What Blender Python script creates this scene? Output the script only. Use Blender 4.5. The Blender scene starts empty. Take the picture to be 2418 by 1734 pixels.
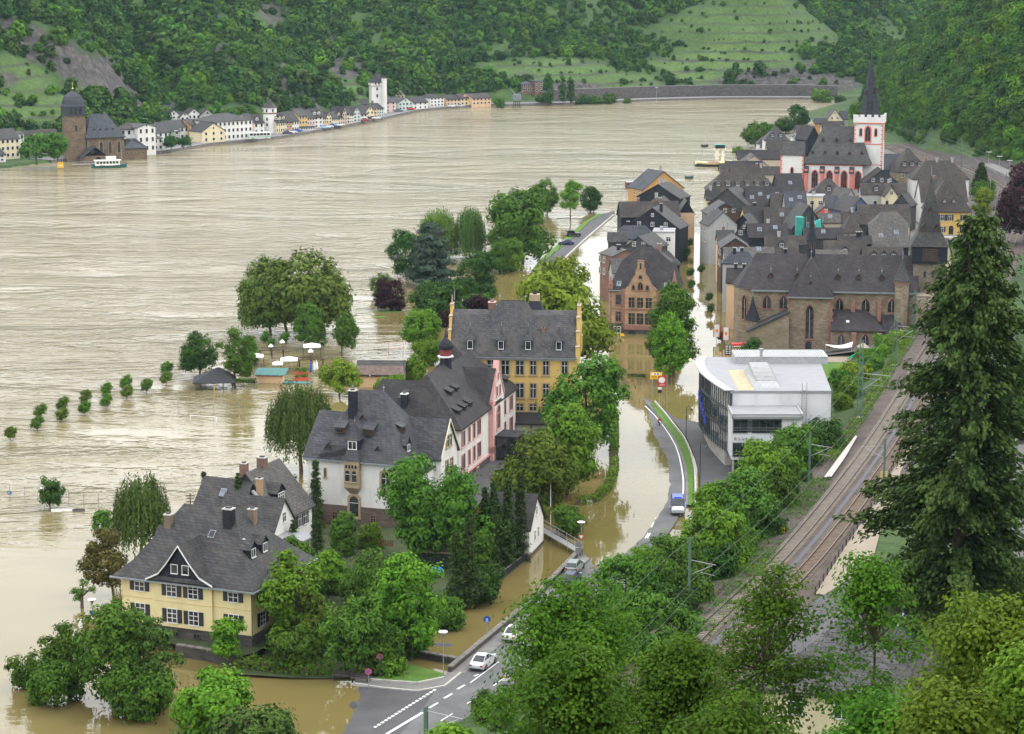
import bpy,math,random
import numpy as np
from mathutils import Vector,Matrix
# ------------------------------------------------------------------ camera, sky, sun, exposure
SC = bpy.context.scene
COL = SC.collection
H,F,CX,CY = 77.0,5300.0,1209.0,867.0
PITCH = math.atan(987 / 5300)
cam = bpy.data.cameras.new('camera')
cam.sensor_width = 36.0
cam.lens = 36.0 * F / 2418.0
cam.clip_start = 1.0
cam.clip_end = 6000.0
camo = bpy.data.objects.new('camera',cam)
camo.location = (0,0,H)
camo.rotation_euler = (math.pi / 2 - PITCH,0,0)
COL.objects.link(camo)
SC.camera = camo
SUN_EL,SUN_AZ = math.radians(48),math.radians(95)      # azimuth clockwise from +Y
w = bpy.data.worlds.new('World'); SC.world = w; w.use_nodes = True
nt = w.node_tree; nt.nodes.clear()
out = nt.nodes.new('ShaderNodeOutputWorld'); bg = nt.nodes.new('ShaderNodeBackground')
sky = nt.nodes.new('ShaderNodeTexSky'); sky.sky_type = 'NISHITA'; sky.sun_disc = False
sky.sun_elevation = SUN_EL; sky.sun_rotation = SUN_AZ
sky.air_density = 1.0; sky.dust_density = 2.0
tc = nt.nodes.new('ShaderNodeTexCoord'); nz = nt.nodes.new('ShaderNodeTexNoise')
nz.inputs['Scale'].default_value = 2.2; nz.inputs['Detail'].default_value = 6
rmp = nt.nodes.new('ShaderNodeMapRange')
rmp.inputs[1].default_value = 0.36; rmp.inputs[2].default_value = 0.56
rmp.inputs[3].default_value = 0.70; rmp.inputs[4].default_value = 0.97
mx = nt.nodes.new('ShaderNodeMix'); mx.data_type = 'RGBA'
mx.inputs[7].default_value = (15.4,15.5,15.7,1)          # cloud deck
nt.links.new(tc.outputs['Generated'],nz.inputs['Vector'])
nt.links.new(nz.outputs[0],rmp.inputs[0]); nt.links.new(rmp.outputs[0],mx.inputs[0])
nt.links.new(sky.outputs[0],mx.inputs[6]); nt.links.new(mx.outputs[2],bg.inputs[0])
bg.inputs[1].default_value = 0.15
nt.links.new(bg.outputs[0],out.inputs[0])
sl = bpy.data.lights.new('sun','SUN'); sl.energy = 1.0; sl.angle = math.radians(12); sl.color = (1.0,0.96,0.9)
slo = bpy.data.objects.new('sun',sl); COL.objects.link(slo)
sdir = Vector((math.sin(SUN_AZ) * math.cos(SUN_EL),math.cos(SUN_AZ) * math.cos(SUN_EL),math.sin(SUN_EL)))
slo.rotation_euler = sdir.to_track_quat('Z','Y').to_euler(); slo.location = (60,200,300)
vs = SC.view_settings
vs.view_transform = 'Standard'; vs.look = 'None'; vs.gamma = 1.0; vs.exposure = 0.18; vs.use_curve_mapping = False
cy = SC.cycles
cy.use_denoising = True; cy.max_bounces = 6; cy.diffuse_bounces = 3; cy.glossy_bounces = 3
cy.transmission_bounces = 2; cy.transparent_max_bounces = 4; cy.volume_bounces = 0
cy.caustics_reflective = False; cy.caustics_refractive = False
cy.use_adaptive_sampling = True; cy.adaptive_threshold = 0.02
R = random.Random(7)
NP = np.random.default_rng(11)
# ------------------------------------------------------------------ pixel of the photograph -> point in the valley (metres, water level z = 0)
CP,SP = math.cos(PITCH),math.sin(PITCH)
def ray(x,y):
 u = (x - CX) / F; v = (CY - y) / F
 return (u,CP + v * SP,-SP + v * CP)
def P(x,y,z=0.0):
 d = ray(x,y); t = (z - H) / d[2]
 return Vector((d[0] * t,d[1] * t,z))
def DP(x,y,Y):
 d = ray(x,y); t = Y / d[1]
 return Vector((d[0] * t,Y,H + d[2] * t))
def Q(X,Y,Z):
 dz = Z - H; fw = Y * CP - dz * SP
 return CX + F * X / fw,CY - F * (Y * SP + dz * CP) / fw
def scale_at(y,z): return F / (P(CX,y,z).y * CP + (H - z) * SP)     # px per metre there
# ------------------------------------------------------------------ materials
MATS = {}
def nodemat(name):
 m = bpy.data.materials.new(name); m.use_nodes = True
 t = m.node_tree; b = t.nodes['Principled BSDF']
 MATS[name] = m
 return m,t,b
def N(t,kind,**kw):
 n = t.nodes.new('ShaderNode' + kind)
 for k,v in kw.items():
  if k.startswith('_'): setattr(n,k[1:],v)
  else:
   key = k.replace('__',' ')
   n.inputs[int(key[1:]) if key[0] == 'i' and key[1:].isdigit() else key].default_value = v
 return n
def L(t,a,b): t.links.new(a,b)
def obco(t,scale=1.0,kind='Object'):
 c = N(t,'TexCoord'); m = N(t,'Mapping'); L(t,c.outputs[kind],m.inputs[0])
 m.inputs['Scale'].default_value = (scale,) * 3 if not isinstance(scale,tuple) else scale
 return m.outputs[0]
def worldco(t,scale=1.0):
 g = N(t,'NewGeometry'); m = N(t,'Mapping'); L(t,g.outputs['Position'],m.inputs[0])
 m.inputs['Scale'].default_value = (scale,) * 3 if not isinstance(scale,tuple) else scale
 return m.outputs[0]
def ramp(t,fac,stops):
 r = N(t,'ValToRGB'); e = r.color_ramp.elements
 while len(e) > len(stops): e.remove(e[-1])
 while len(e) < len(stops): e.new(0.5)
 for el,(p,c) in zip(e,stops): el.position = p; el.color = (*c,1)
 L(t,fac,r.inputs[0]); return r.outputs[0]
def bump(t,b,hgt,strength=0.3,dist=0.05):
 n = N(t,'Bump'); n.inputs['Strength'].default_value = strength; n.inputs['Distance'].default_value = dist
 L(t,hgt,n.inputs['Height']); L(t,n.outputs[0],b.inputs['Normal']); return n
def mixc(t,fac,a,b,blend='MIX'):
 n = N(t,'Mix',_data_type='RGBA',_blend_type=blend)
 for i,v in ((0,fac),(6,a),(7,b)):
  if isinstance(v,(int,float)): n.inputs[i].default_value = v
  elif isinstance(v,tuple): n.inputs[i].default_value = (*v,1)
  else: L(t,v,n.inputs[i])
 return n.outputs[2]
def mul(c,k): return tuple(min(1,x * k) for x in c)
def plain(name,col,rough=0.7,metal=0.0,var=0.12,scale=1.5):
 m,t,b = nodemat(name)
 n = N(t,'TexNoise',Scale=scale,Detail=5.0); L(t,worldco(t),n.inputs['Vector'])
 L(t,ramp(t,n.outputs[0],[(0.3,mul(col,1 - var)),(0.7,mul(col,1 + var))]),b.inputs['Base Color'])
 b.inputs['Roughness'].default_value = rough; b.inputs['Metallic'].default_value = metal
 return m
def plaster(name,col):
 col = mul(col,0.84)
 m,t,b = nodemat(name)
 n = N(t,'TexNoise',Scale=0.5,Detail=6.0,Roughness=0.65); L(t,worldco(t,(1,1,0.35)),n.inputs['Vector'])
 n2 = N(t,'TexNoise',Scale=14.0,Detail=3.0); L(t,worldco(t),n2.inputs['Vector'])
 c = ramp(t,n.outputs[0],[(0.25,mul(col,0.80)),(0.5,col),(0.8,mul(col,1.05))])
 L(t,c,b.inputs['Base Color']); b.inputs['Roughness'].default_value = 0.9; b.inputs['Specular IOR Level'].default_value = 0.2
 bump(t,b,n2.outputs[0],0.15,0.02)
 return m
def slate(name,col,lich=0.35,row=0.28):
 col = mul(col,0.62)
 """slate courses that follow the roof's own height, with lichen streaks"""
 m,t,b = nodemat(name)
 wc = worldco(t)
 sep = N(t,'SeparateXYZ'); L(t,wc,sep.inputs[0])
 add = N(t,'Math',_operation='ADD'); L(t,sep.outputs[0],add.inputs[0]); L(t,sep.outputs[1],add.inputs[1])
 cmb = N(t,'CombineXYZ'); L(t,add.outputs[0],cmb.inputs[0]); L(t,sep.outputs[2],cmb.inputs[1])
 br = N(t,'TexBrick',Scale=1.0,Mortar__Size=0.02,Brick__Width=row * 1.5,Row__Height=row)
 br.inputs['Color1'].default_value = (*mul(col,0.72),1); br.inputs['Color2'].default_value = (*mul(col,1.3),1)
 br.inputs['Mortar'].default_value = (*mul(col,0.4),1)
 L(t,cmb.outputs[0],br.inputs['Vector'])
 n = N(t,'TexNoise',Scale=0.55,Detail=7.0,Roughness=0.7); L(t,worldco(t,(1,1,0.5)),n.inputs['Vector'])
 f = N(t,'MapRange',i1=0.48,i2=0.72,i3=0.0,i4=lich); L(t,n.outputs[0],f.inputs[0])
 c = mixc(t,f.outputs[0],br.outputs[0],(0.11,0.10,0.076))
 n3 = N(t,'TexNoise',Scale=6.0,Detail=3.0); L(t,wc,n3.inputs['Vector'])
 f3 = N(t,'MapRange',i1=0.70,i2=0.76,i3=0.0,i4=0.55 * min(1,lich * 2)); L(t,n3.outputs[0],f3.inputs[0])
 c = mixc(t,f3.outputs[0],c,(0.30,0.30,0.285))
 n4 = N(t,'TexNoise',Scale=0.22,Detail=5.0,Roughness=0.65); L(t,wc,n4.inputs['Vector'])
 c = mixc(t,0.5,c,ramp(t,n4.outputs[0],[(0.3,(0.35,0.35,0.40)),(0.7,(1.15,1.08,1.0))]),'MULTIPLY')
 L(t,c,b.inputs['Base Color']); b.inputs['Roughness'].default_value = 0.62; b.inputs['Specular IOR Level'].default_value = 0.25
 bump(t,b,br.outputs['Fac'],0.45,-0.03)
 return m
def masonry(name,c1,c2,mortar,sc=1.0,bw=0.55,rh=0.22):
 c1,c2,mortar = mul(c1,0.8),mul(c2,0.8),mul(mortar,0.8)
 m,t,b = nodemat(name)
 wc = worldco(t)
 sep = N(t,'SeparateXYZ'); L(t,wc,sep.inputs[0])
 add = N(t,'Math',_operation='ADD'); L(t,sep.outputs[0],add.inputs[0]); L(t,sep.outputs[1],add.inputs[1])
 cmb = N(t,'CombineXYZ'); L(t,add.outputs[0],cmb.inputs[0]); L(t,sep.outputs[2],cmb.inputs[1])
 ns = N(t,'TexNoise',Scale=1.1,Detail=4.0); L(t,wc,ns.inputs['Vector'])
 off = mixc(t,0.28,cmb.outputs[0],ns.outputs['Color'],'ADD')
 br = N(t,'TexBrick',Scale=sc,Mortar__Size=0.025,Brick__Width=bw,Row__Height=rh,Mortar__Smooth=0.3)
 br.inputs['Color1'].default_value = (*c1,1); br.inputs['Color2'].default_value = (*c2,1); br.inputs['Mortar'].default_value = (*mortar,1)
 L(t,off,br.inputs['Vector'])
 n2 = N(t,'TexNoise',Scale=0.5,Detail=6.0); L(t,wc,n2.inputs['Vector'])
 c = mixc(t,0.7,br.outputs[0],ramp(t,n2.outputs[0],[(0.3,(0.55,0.52,0.5)),(0.7,(1.0,1.0,0.98))]),'MULTIPLY')
 L(t,c,b.inputs['Base Color']); b.inputs['Roughness'].default_value = 0.92
 bump(t,b,br.outputs['Fac'],0.6,-0.06)
 return m
def leafmat(name,dark,light,trans=0.25):
 m,t,b = nodemat(name)
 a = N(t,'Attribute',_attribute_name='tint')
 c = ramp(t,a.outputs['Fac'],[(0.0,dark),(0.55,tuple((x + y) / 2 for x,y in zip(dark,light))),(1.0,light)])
 oi = N(t,'ObjectInfo'); h = N(t,'HueSaturation')
 mr = N(t,'MapRange',i3=0.975,i4=1.02); L(t,oi.outputs['Random'],mr.inputs[0])
 mh = N(t,'MapRange',i3=0.485,i4=0.512); L(t,oi.outputs['Random'],mh.inputs[0])
 L(t,mh.outputs[0],h.inputs['Hue'])
 mv = N(t,'MapRange',i3=0.8,i4=1.2); L(t,oi.outputs['Random'],mv.inputs[0]); L(t,mv.outputs[0],h.inputs['Value'])
 L(t,c,h.inputs['Color'])
 L(t,h.outputs[0],b.inputs['Base Color'])
 b.inputs['Roughness'].default_value = 0.65; b.inputs['Specular IOR Level'].default_value = 0.10
 tr = N(t,'BsdfTranslucent'); mxs = N(t,'MixShader'); mxs.inputs[0].default_value = trans
 L(t,h.outputs[0],tr.inputs[0])
 L(t,b.outputs[0],mxs.inputs[1]); L(t,tr.outputs[0],mxs.inputs[2])
 L(t,mxs.outputs[0],t.nodes['Material Output'].inputs[0])
 return m
M_SL = [slate('slate_dark',(0.050,0.046,0.052),0.3),slate('slate_grey',(0.088,0.088,0.092),0.45),
  slate('slate_brown',(0.078,0.066,0.060),0.6),slate('slate_light',(0.16,0.155,0.15),0.5),
  slate('slate_blue',(0.085,0.094,0.118),0.15)]
M_SLW = slate('slate_wall',(0.03,0.034,0.05),0.05)
M_SLWG = slate('slate_wall_grey',(0.10,0.11,0.115),0.1)
WHITE = plaster('white_plaster',(0.80,0.79,0.76)); M_WFR = plain('white_frame',(0.68,0.68,0.67),0.5,var=0.04)
YEL = plaster('pale_yellow_plaster',(0.82,0.70,0.39)); YEL2 = plaster('ochre_plaster',(0.74,0.51,0.17))
CREAM = plaster('cream_plaster',(0.78,0.68,0.45)); PINK = plain('pink_sandstone',(0.62,0.33,0.31),0.85)
PEACH = plaster('peach_plaster',(0.80,0.55,0.34)); GREYP = plaster('grey_plaster',(0.42,0.42,0.41))
MINT = plaster('mint_plaster',(0.62,0.72,0.68)); ROSE = plaster('rose_plaster',(0.74,0.55,0.50)); ORANGE = plaster('orange_plaster',(0.58,0.33,0.12)); MRF = plain('pale_metal',(0.36,0.37,0.38),0.5)
BEIGE = plaster('beige_plaster',(0.60,0.50,0.38)); BLUEW = plaster('blue_cladding',(0.10,0.14,0.26))
STONE = masonry('quarry_stone',(0.23,0.175,0.12),(0.44,0.35,0.24),(0.38,0.32,0.24))
STONED = masonry('dark_stone',(0.07,0.065,0.062),(0.14,0.125,0.11),(0.10,0.095,0.085))
REDST = plain('red_sandstone',(0.26,0.13,0.10),0.9,var=0.2); SANDST = masonry('sandstone_block',(0.50,0.33,0.19),(0.62,0.43,0.26),(0.40,0.27,0.17),bw=0.8,rh=0.32)
FARST = masonry('far_church_stone',(0.17,0.12,0.075),(0.27,0.20,0.13),(0.22,0.17,0.12),bw=0.9,rh=0.4)
REDP = plain('red_paint',(0.55,0.10,0.06),0.7); BRICK = masonry('chimney_brick',(0.28,0.10,0.06),(0.36,0.15,0.09),(0.3,0.22,0.18),bw=0.25,rh=0.08)
TRIM = plain('stone_trim',(0.36,0.28,0.18),0.85); SHUT = plain('shutter_dark',(0.018,0.018,0.022),0.55); WOODD = plain('dark_wood',(0.06,0.035,0.022),0.75,var=0.3)
ZINC = plain('zinc',(0.28,0.31,0.34),0.45,0.6); METAL = plain('grey_metal',(0.35,0.36,0.37),0.5,0.5); GREENM = plain('green_mast_paint',(0.10,0.17,0.13),0.6)
BLACKM = plain('black_metal',(0.02,0.02,0.022),0.5); CONC = plain('concrete',(0.40,0.39,0.36),0.9,var=0.2)
ROOFW = plain('pale_membrane',(0.255,0.26,0.275),0.7,var=0.07,scale=0.6)
def glassm(name,col,rough):
 m,t,b = nodemat(name)
 n = N(t,'TexNoise',Scale=0.9); L(t,worldco(t),n.inputs['Vector'])
 L(t,ramp(t,n.outputs[0],[(0.35,mul(col,0.5)),(0.65,mul(col,1.6))]),b.inputs['Base Color'])
 b.inputs['Roughness'].default_value = rough; b.inputs['Specular IOR Level'].default_value = 0.6
 return m
GLASS = glassm('window_glass',(0.025,0.028,0.032),0.06)
SKYL = glassm('skylight_glass',(0.10,0.12,0.16),0.04)
BARK = plain('bark',(0.10,0.075,0.05),0.95,var=0.35,scale=4)
# ------------------------------------------------------------------ mesh and object helpers
def setp(o,label=None,cat=None,group=None,kind=None):
 if label: o['label'] = label
 if cat: o['category'] = cat
 if group: o['group'] = group
 if kind: o['kind'] = kind
 return o
class MB:
 """collects faces for ONE mesh object"""
 def __init__(s): s.v = []; s.f = []; s.m = []; s.mats = []; s.cur = 0; s.sm = False
 def mat(s,m):
  if m not in s.mats: s.mats.append(m)
  s.cur = s.mats.index(m); return s
 def face(s,*pts):
  i = len(s.v); s.v.extend(tuple(p) for p in pts); s.f.append(tuple(range(i,i + len(pts)))); s.m.append(s.cur); return s
 def hexa(s,p):     # p: 4 bottom, 4 top (counter-clockwise seen from above)
  for a in ((3,2,1,0),(4,5,6,7),(0,1,5,4),(1,2,6,5),(2,3,7,6),(3,0,4,7)): s.face(*[p[k] for k in a])
  return s
 def box(s,x0,x1,y0,y1,z0,z1):
  return s.hexa([(x0,y0,z0),(x1,y0,z0),(x1,y1,z0),(x0,y1,z0),(x0,y0,z1),(x1,y0,z1),(x1,y1,z1),(x0,y1,z1)])
 def prism(s,poly,z0,z1,cap=True):
  n = len(poly)
  for i in range(n):
   a,b = poly[i],poly[(i + 1) % n]
   s.face((a[0],a[1],z0),(b[0],b[1],z0),(b[0],b[1],z1),(a[0],a[1],z1))
  if cap:
   s.face(*[(p[0],p[1],z1) for p in poly]); s.face(*[(p[0],p[1],z0) for p in reversed(poly)])
  return s
 def tube(s,a,b,r0,r1=None,n=6):
  r1 = r0 if r1 is None else r1; a = Vector(a); b = Vector(b); d = (b - a)
  if d.length < 1e-6: return s
  q = d.to_track_quat('Z','Y'); ra = []; rb = []
  for k in range(n):
   c,sn = math.cos(2 * math.pi * k / n),math.sin(2 * math.pi * k / n)
   o = q @ Vector((c,sn,0)); ra.append(a + o * r0); rb.append(b + o * r1)
  for k in range(n):
   j = (k + 1) % n; s.face(ra[k],ra[j],rb[j],rb[k])
  s.face(*reversed(ra))
  if r1 > 0.001: s.face(*rb)
  return s
 def lathe(s,prof,c=(0,0),n=10,rot=0.0):     # prof: [(r, z)]
  for (r0,z0),(r1,z1) in zip(prof,prof[1:]):
   for k in range(n):
    a0 = rot + 2 * math.pi * k / n; a1 = rot + 2 * math.pi * (k + 1) / n
    p = [(c[0] + r0 * math.cos(a0),c[1] + r0 * math.sin(a0),z0),(c[0] + r0 * math.cos(a1),c[1] + r0 * math.sin(a1),z0),
     (c[0] + r1 * math.cos(a1),c[1] + r1 * math.sin(a1),z1),(c[0] + r1 * math.cos(a0),c[1] + r1 * math.sin(a0),z1)]
    if r1 < 1e-4: p = p[:3]
    elif r0 < 1e-4: p = [p[0],p[2],p[3]]
    s.face(*p)
  return s
 def mesh(s,name):
  me = bpy.data.meshes.new(name); me.from_pydata(s.v,[],s.f)
  for m in s.mats: me.materials.append(m)
  me.polygons.foreach_set('material_index',s.m)
  if s.sm: me.polygons.foreach_set('use_smooth',[True] * len(s.f))
  me.update(); return me
 def build(s,name,parent=None,loc=None,rz=0.0):
  return mobj(name,s.mesh(name),parent,loc,rz)
def mobj(name,me,parent=None,loc=None,rz=0.0):
 o = bpy.data.objects.new(name,me); COL.objects.link(o)
 if parent: o.parent = parent
 if loc is not None: o.location = loc
 if rz: o.rotation_euler = (0,0,rz)
 return o
def thing(name,label,cat,loc=(0,0,0),rz=0.0,group=None):
 o = bpy.data.objects.new(name,None); COL.objects.link(o); o.empty_display_size = 0.5
 o.location = loc; o.rotation_euler = (0,0,rz)
 return setp(o,label,cat,group)
def copy_tree(o,parent=None):
 c = o.copy(); COL.objects.link(c); c.parent = parent
 for ch in [x for x in o.children]: copy_tree(ch,c)
 return c
def arr_mesh(name,V,Fq,mat,tint=None,nper=4,smooth=False):
 """big meshes from numpy arrays; Fq (M, nper)"""
 me = bpy.data.meshes.new(name); M = len(Fq)
 me.vertices.add(len(V)); me.vertices.foreach_set('co',np.asarray(V,np.float32).ravel())
 me.loops.add(M * nper); me.loops.foreach_set('vertex_index',np.asarray(Fq,np.int32).ravel())
 me.polygons.add(M); me.polygons.foreach_set('loop_start',np.arange(0,M * nper,nper,dtype=np.int32))
 if smooth: me.polygons.foreach_set('use_smooth',np.ones(M,bool))
 if tint is not None:
  at = me.attributes.new('tint','FLOAT','POINT'); at.data.foreach_set('value',np.asarray(tint,np.float32))
 for m in (mat if isinstance(mat,list) else [mat]): me.materials.append(m)
 me.update(calc_edges=True); return me
# ------------------------------------------------------------------ terrain
_perm = NP.integers(0,1 << 30,size=4096)
def vnoise(x,y):
 xi = np.floor(x).astype(np.int64); yi = np.floor(y).astype(np.int64); fx = x - xi; fy = y - yi
 fx = fx * fx * (3 - 2 * fx); fy = fy * fy * (3 - 2 * fy)
 g = lambda a,b: (_perm[(a * 73 + b * 1021) % 4096] % 100003) / 100003.0
 return (g(xi,yi) * (1 - fx) + g(xi + 1,yi) * fx) * (1 - fy) + (g(xi,yi + 1) * (1 - fx) + g(xi + 1,yi + 1) * fx) * fy
def fbm(x,y,o=4):
 s = 0; a = 0.5; t = 0
 for k in range(o): s = s + a * vnoise(x * 2 ** k + 17.3 * k,y * 2 ** k + 5.1 * k); t += a; a *= 0.5
 return s / t
def sdist(X,Y,poly):
 """signed distance to an open polyline, positive on its left side"""
 best = np.full(X.shape,1e9); sg = np.ones(X.shape)
 for (ax,ay),(bx,by) in zip(poly,poly[1:]):
  dx,dy = bx - ax,by - ay; t = np.clip(((X - ax) * dx + (Y - ay) * dy) / (dx * dx + dy * dy),0,1)
  d = np.hypot(X - ax - t * dx,Y - ay - t * dy); c = dx * (Y - ay) - dy * (X - ax)
  m = d < best - 1e-9; best = np.where(m,d,best); sg = np.where(m,np.where(c >= 0,1,-1),sg)
 return best * sg
def sstep(a,b,x):
 t = np.clip((x - a) / (b - a),0,1); return t * t * (3 - 2 * t)
SHORE_PX = [(0,400),(120,385),(273,369),(383,363),(492,345),(615,333),(670,326),(804,303),(908,282),(987,264),(1072,256),(1150,251),
   (1243,250),(1335,248),(1454,243),(1547,239),(1705,235),(1889,235),(1960,237)]
SHORE = [(-520,560),(-300,720)] + [tuple(P(x,y).xy) for x,y in SHORE_PX] + [(215,1200),(300,1330),(420,1500)]
TRPX = [(1560,1600),(1655,1494),(1857,1299),(2034,1080),(2133,928),(2186,835),(2312,638),(2362,545),(2372,490),(2340,440),(2270,400),(2180,365),(2110,338)]
RZ = 5.0                                    # rail level
TRACK = [tuple(P(x,y,RZ).xy) for x,y in TRPX]
FOOT = [(-170,70),(-70,135),(-8,180)] + TRACK + [(146,930),(160,1080),(205,1190),(300,1300)]
def h_far(X,Y):
 d = sdist(X,Y,SHORE)
 foot = 24 + 10 * fbm(X / 60,Y / 60,2)
 e = np.maximum(d - foot,0)
 rough = (fbm(X / 38,Y / 38,4) - 0.5)
 gul = np.abs(fbm(X / 90 + 3,Y / 140 + 9,3) - 0.5) * 2
 hm = 1.2 + e * (0.50 + 0.28 * fbm(X / 160 + 40,Y / 160,2)) + np.minimum(e,40) * (rough * 0.55 - gul * 0.35)
 fall = 1 - 0.85 * sstep(130,330,X - 0.10 * (Y - 1200))
 hm = 1.2 + (hm - 1.2) * fall
 # side valley behind the rock spur
 val = np.exp(-((X + 138 + (Y - 950) * 0.35) / 24) ** 2) * sstep(1150,960,Y)
 hm = hm * (1 - 0.8 * val)
 # rock spur
 rz = 9 + np.maximum(-150 - X,-30) * 0.44 + 5 * (fbm(X / 12,X * 0 + 3.3,3) - 0.5)
 yr = 935 + np.maximum(-150 - X,0) * 0.55
 hs = rz - 0.80 * np.abs(Y - yr) + 13 * (fbm(X / 13 + 8,Y / 13,5) - 0.5)
 out = np.maximum(hm,hs)
 out = np.where(out > 58,58 + (out - 58) * 0.22,out)
 q = np.where(d > 0,0.8,-2.5)
 return np.where(d > foot,np.maximum(out,0.8),q)
def h_near(X,Y):
 d = -sdist(X,Y,FOOT)
 up = sstep(460,680,Y); bench = 17 + 13 * sstep(520,700,Y) * (1 - sstep(735,800,Y)) - 11 * sstep(780,840,Y)
 e = np.maximum(d - bench,0)
 base = np.where(d > -4,RZ - 0.35 + e * (0.55 + 0.55 * up),RZ - 0.35 + (d + 4) * 0.33)
 base = base + (fbm(X / 30,Y / 30,3) - 0.5) * np.minimum(e,40) * 0.3
 cap = np.maximum(66 - 0.45 * Y + np.maximum(X - 8,0) * 1.6,RZ - 0.35)
 base = np.where(Y < 260,np.minimum(base,cap),base)
 base = np.where(base > 72,72 + (base - 72) * 0.2,base)
 return np.clip(base,-2.5,400)
def h1(f,x,y): return float(f(np.array([x],float),np.array([y],float))[0])
def hit(px,py,f,y0,y1,step=2.0):
 """first point of a hillside along the sight line of a photograph pixel"""
 Y = np.arange(y0,y1,step); d = ray(px,py); t = Y / d[1]
 X = d[0] * t; Z = H + d[2] * t; hh = f(X,Y); k = np.nonzero(hh >= Z)[0]
 if not len(k): return None
 k = k[0]; return Vector((X[k],Y[k],hh[k]))
def grid(name,f,x0,x1,y0,y1,st,mat,cut=None):
 xs = np.arange(x0,x1 + st,st); ys = np.arange(y0,y1 + st,st); X,Y = np.meshgrid(xs,ys)
 Z = f(X,Y); V = np.stack([X.ravel(),Y.ravel(),Z.ravel()],1); nx,ny = len(xs),len(ys)
 i = np.arange(nx * ny).reshape(ny,nx)
 q = np.stack([i[:-1,:-1].ravel(),i[:-1,1:].ravel(),i[1:,1:].ravel(),i[1:,:-1].ravel()],1)
 if cut is not None: q = q[cut(V[q].max(1))]
 return mobj(name,arr_mesh(name,V,q,mat,smooth=True))
def hillmat(name,rockpatches=(),grasspatches=()):
 m,t,b = nodemat(name)
 wc = worldco(t)
 n = N(t,'TexNoise',Scale=0.045,Detail=6.0,Roughness=0.6); L(t,wc,n.inputs['Vector'])
 n2 = N(t,'TexNoise',Scale=0.6,Detail=5.0); L(t,wc,n2.inputs['Vector'])
 g = ramp(t,n.outputs[0],[(0.30,(0.022,0.050,0.012)),(0.5,(0.040,0.084,0.016)),(0.68,(0.065,0.115,0.022))])
 g = mixc(t,0.5,g,ramp(t,n2.outputs[0],[(0.3,(0.35,0.35,0.35)),(0.7,(1.3,1.3,1.1))]),'MULTIPLY')
 sep = N(t,'SeparateXYZ'); L(t,wc,sep.inputs[0])
 # contour terraces with dry-stone walls
 ad = N(t,'Math',_operation='MULTIPLY_ADD',i1=5.0); L(t,n.outputs[0],ad.inputs[0]); L(t,sep.outputs[2],ad.inputs[2])
 fr = N(t,'Math',_operation='PINGPONG',i1=2.4); L(t,ad.outputs[0],fr.inputs[0])
 lt = N(t,'MapRange',i1=0.25,i2=0.9,i3=1.0,i4=0.0); L(t,fr.outputs[0],lt.inputs[0])
 tm = N(t,'Attribute',_attribute_name='terrace'); tf = N(t,'Math',_operation='MULTIPLY'); L(t,lt.outputs[0],tf.inputs[0]); L(t,tm.outputs['Fac'],tf.inputs[1])
 g = mixc(t,tm.outputs['Fac'],g,ramp(t,n2.outputs[0],[(0.35,(0.05,0.105,0.016)),(0.65,(0.095,0.155,0.03))]))
 g = mixc(t,tf.outputs[0],g,(0.045,0.045,0.035))
 ra = N(t,'Attribute',_attribute_name='rock')
 n3 = N(t,'TexNoise',Scale=0.35,Detail=8.0,Roughness=0.7,Distortion=0.6); L(t,worldco(t,(1,1,0.3)),n3.inputs['Vector'])
 rk = ramp(t,n3.outputs[0],[(0.32,(0.022,0.02,0.021)),(0.52,(0.065,0.058,0.056)),(0.74,(0.17,0.145,0.125))])
 rf = N(t,'Math',_operation='MULTIPLY_ADD',i1=1.6,i2=-0.45); rf.use_clamp = True
 rs = N(t,'Math',_operation='MULTIPLY'); L(t,ra.outputs['Fac'],rs.inputs[0])
 rv = N(t,'MapRange',i1=0.3,i2=0.55,i3=0.75,i4=1.25); L(t,n2.outputs[0],rv.inputs[0]); L(t,rv.outputs[0],rs.inputs[1])
 L(t,rs.outputs[0],rf.inputs[0])
 c = mixc(t,rf.outputs[0],g,rk)
 L(t,c,b.inputs['Base Color']); b.inputs['Roughness'].default_value = 0.95
 bump(t,b,n3.outputs[0],0.8,1.2)
 return m
HILL = hillmat('hillside')
def patch_attr(o,name,patches):
 """patches: (centre, rx, ry in metres, weight) -> soft world-space mask per vertex"""
 me = o.data; n = len(me.vertices); co = np.empty(n * 3,np.float32); me.vertices.foreach_get('co',co); co = co.reshape(-1,3)
 a = np.zeros(n)
 for c,rx,ry,wt in patches:
  if c is None: continue
  q = ((co[:,0] - c.x) / rx) ** 2 + ((co[:,2] - c.z) / ry) ** 2 + ((co[:,1] - c.y) / max(rx,ry * 1.8)) ** 2
  a = np.maximum(a,wt * np.clip(1.5 - q * (0.7 + 0.9 * fbm(co[:,0] / 9 + 5,co[:,2] / 6 + co[:,1] / 9,3)),0,1))
 at = me.attributes.new(name,'FLOAT','POINT'); at.data.foreach_set('value',a.astype(np.float32)); return co,a
far = setp(grid('far_hillside',h_far,-460,460,700,1560,4.0,HILL,lambda v: v[:,2] > -1),kind='structure')
ROCKS = [(hit(x,y,h_far,850,1500),rx,ry,wt) for x,y,rx,ry,wt in
  [(290,225,9,16,1),(330,255,8,9,1),(250,190,12,13,1),(190,170,14,9,.9),(120,130,16,8,.95),(40,95,16,9,.95),(20,190,6,4,.8),
  (815,160,10,12,1),(785,100,7,8,.9),(690,225,9,13,1),(660,165,5,9,.8),(620,215,12,5,.7),(720,250,14,7,.9),(530,130,9,10,.75),(570,180,8,10,.7),
  (640,40,8,12,.7),(740,60,8,10,.7),(1350,212,24,4,.8),(1850,190,30,7,1),(1780,200,26,5,.9),(1950,195,24,6,.9),(1080,60,6,4,.6),(1240,180,8,4,.6),(1920,160,10,5,.7)]]
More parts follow.
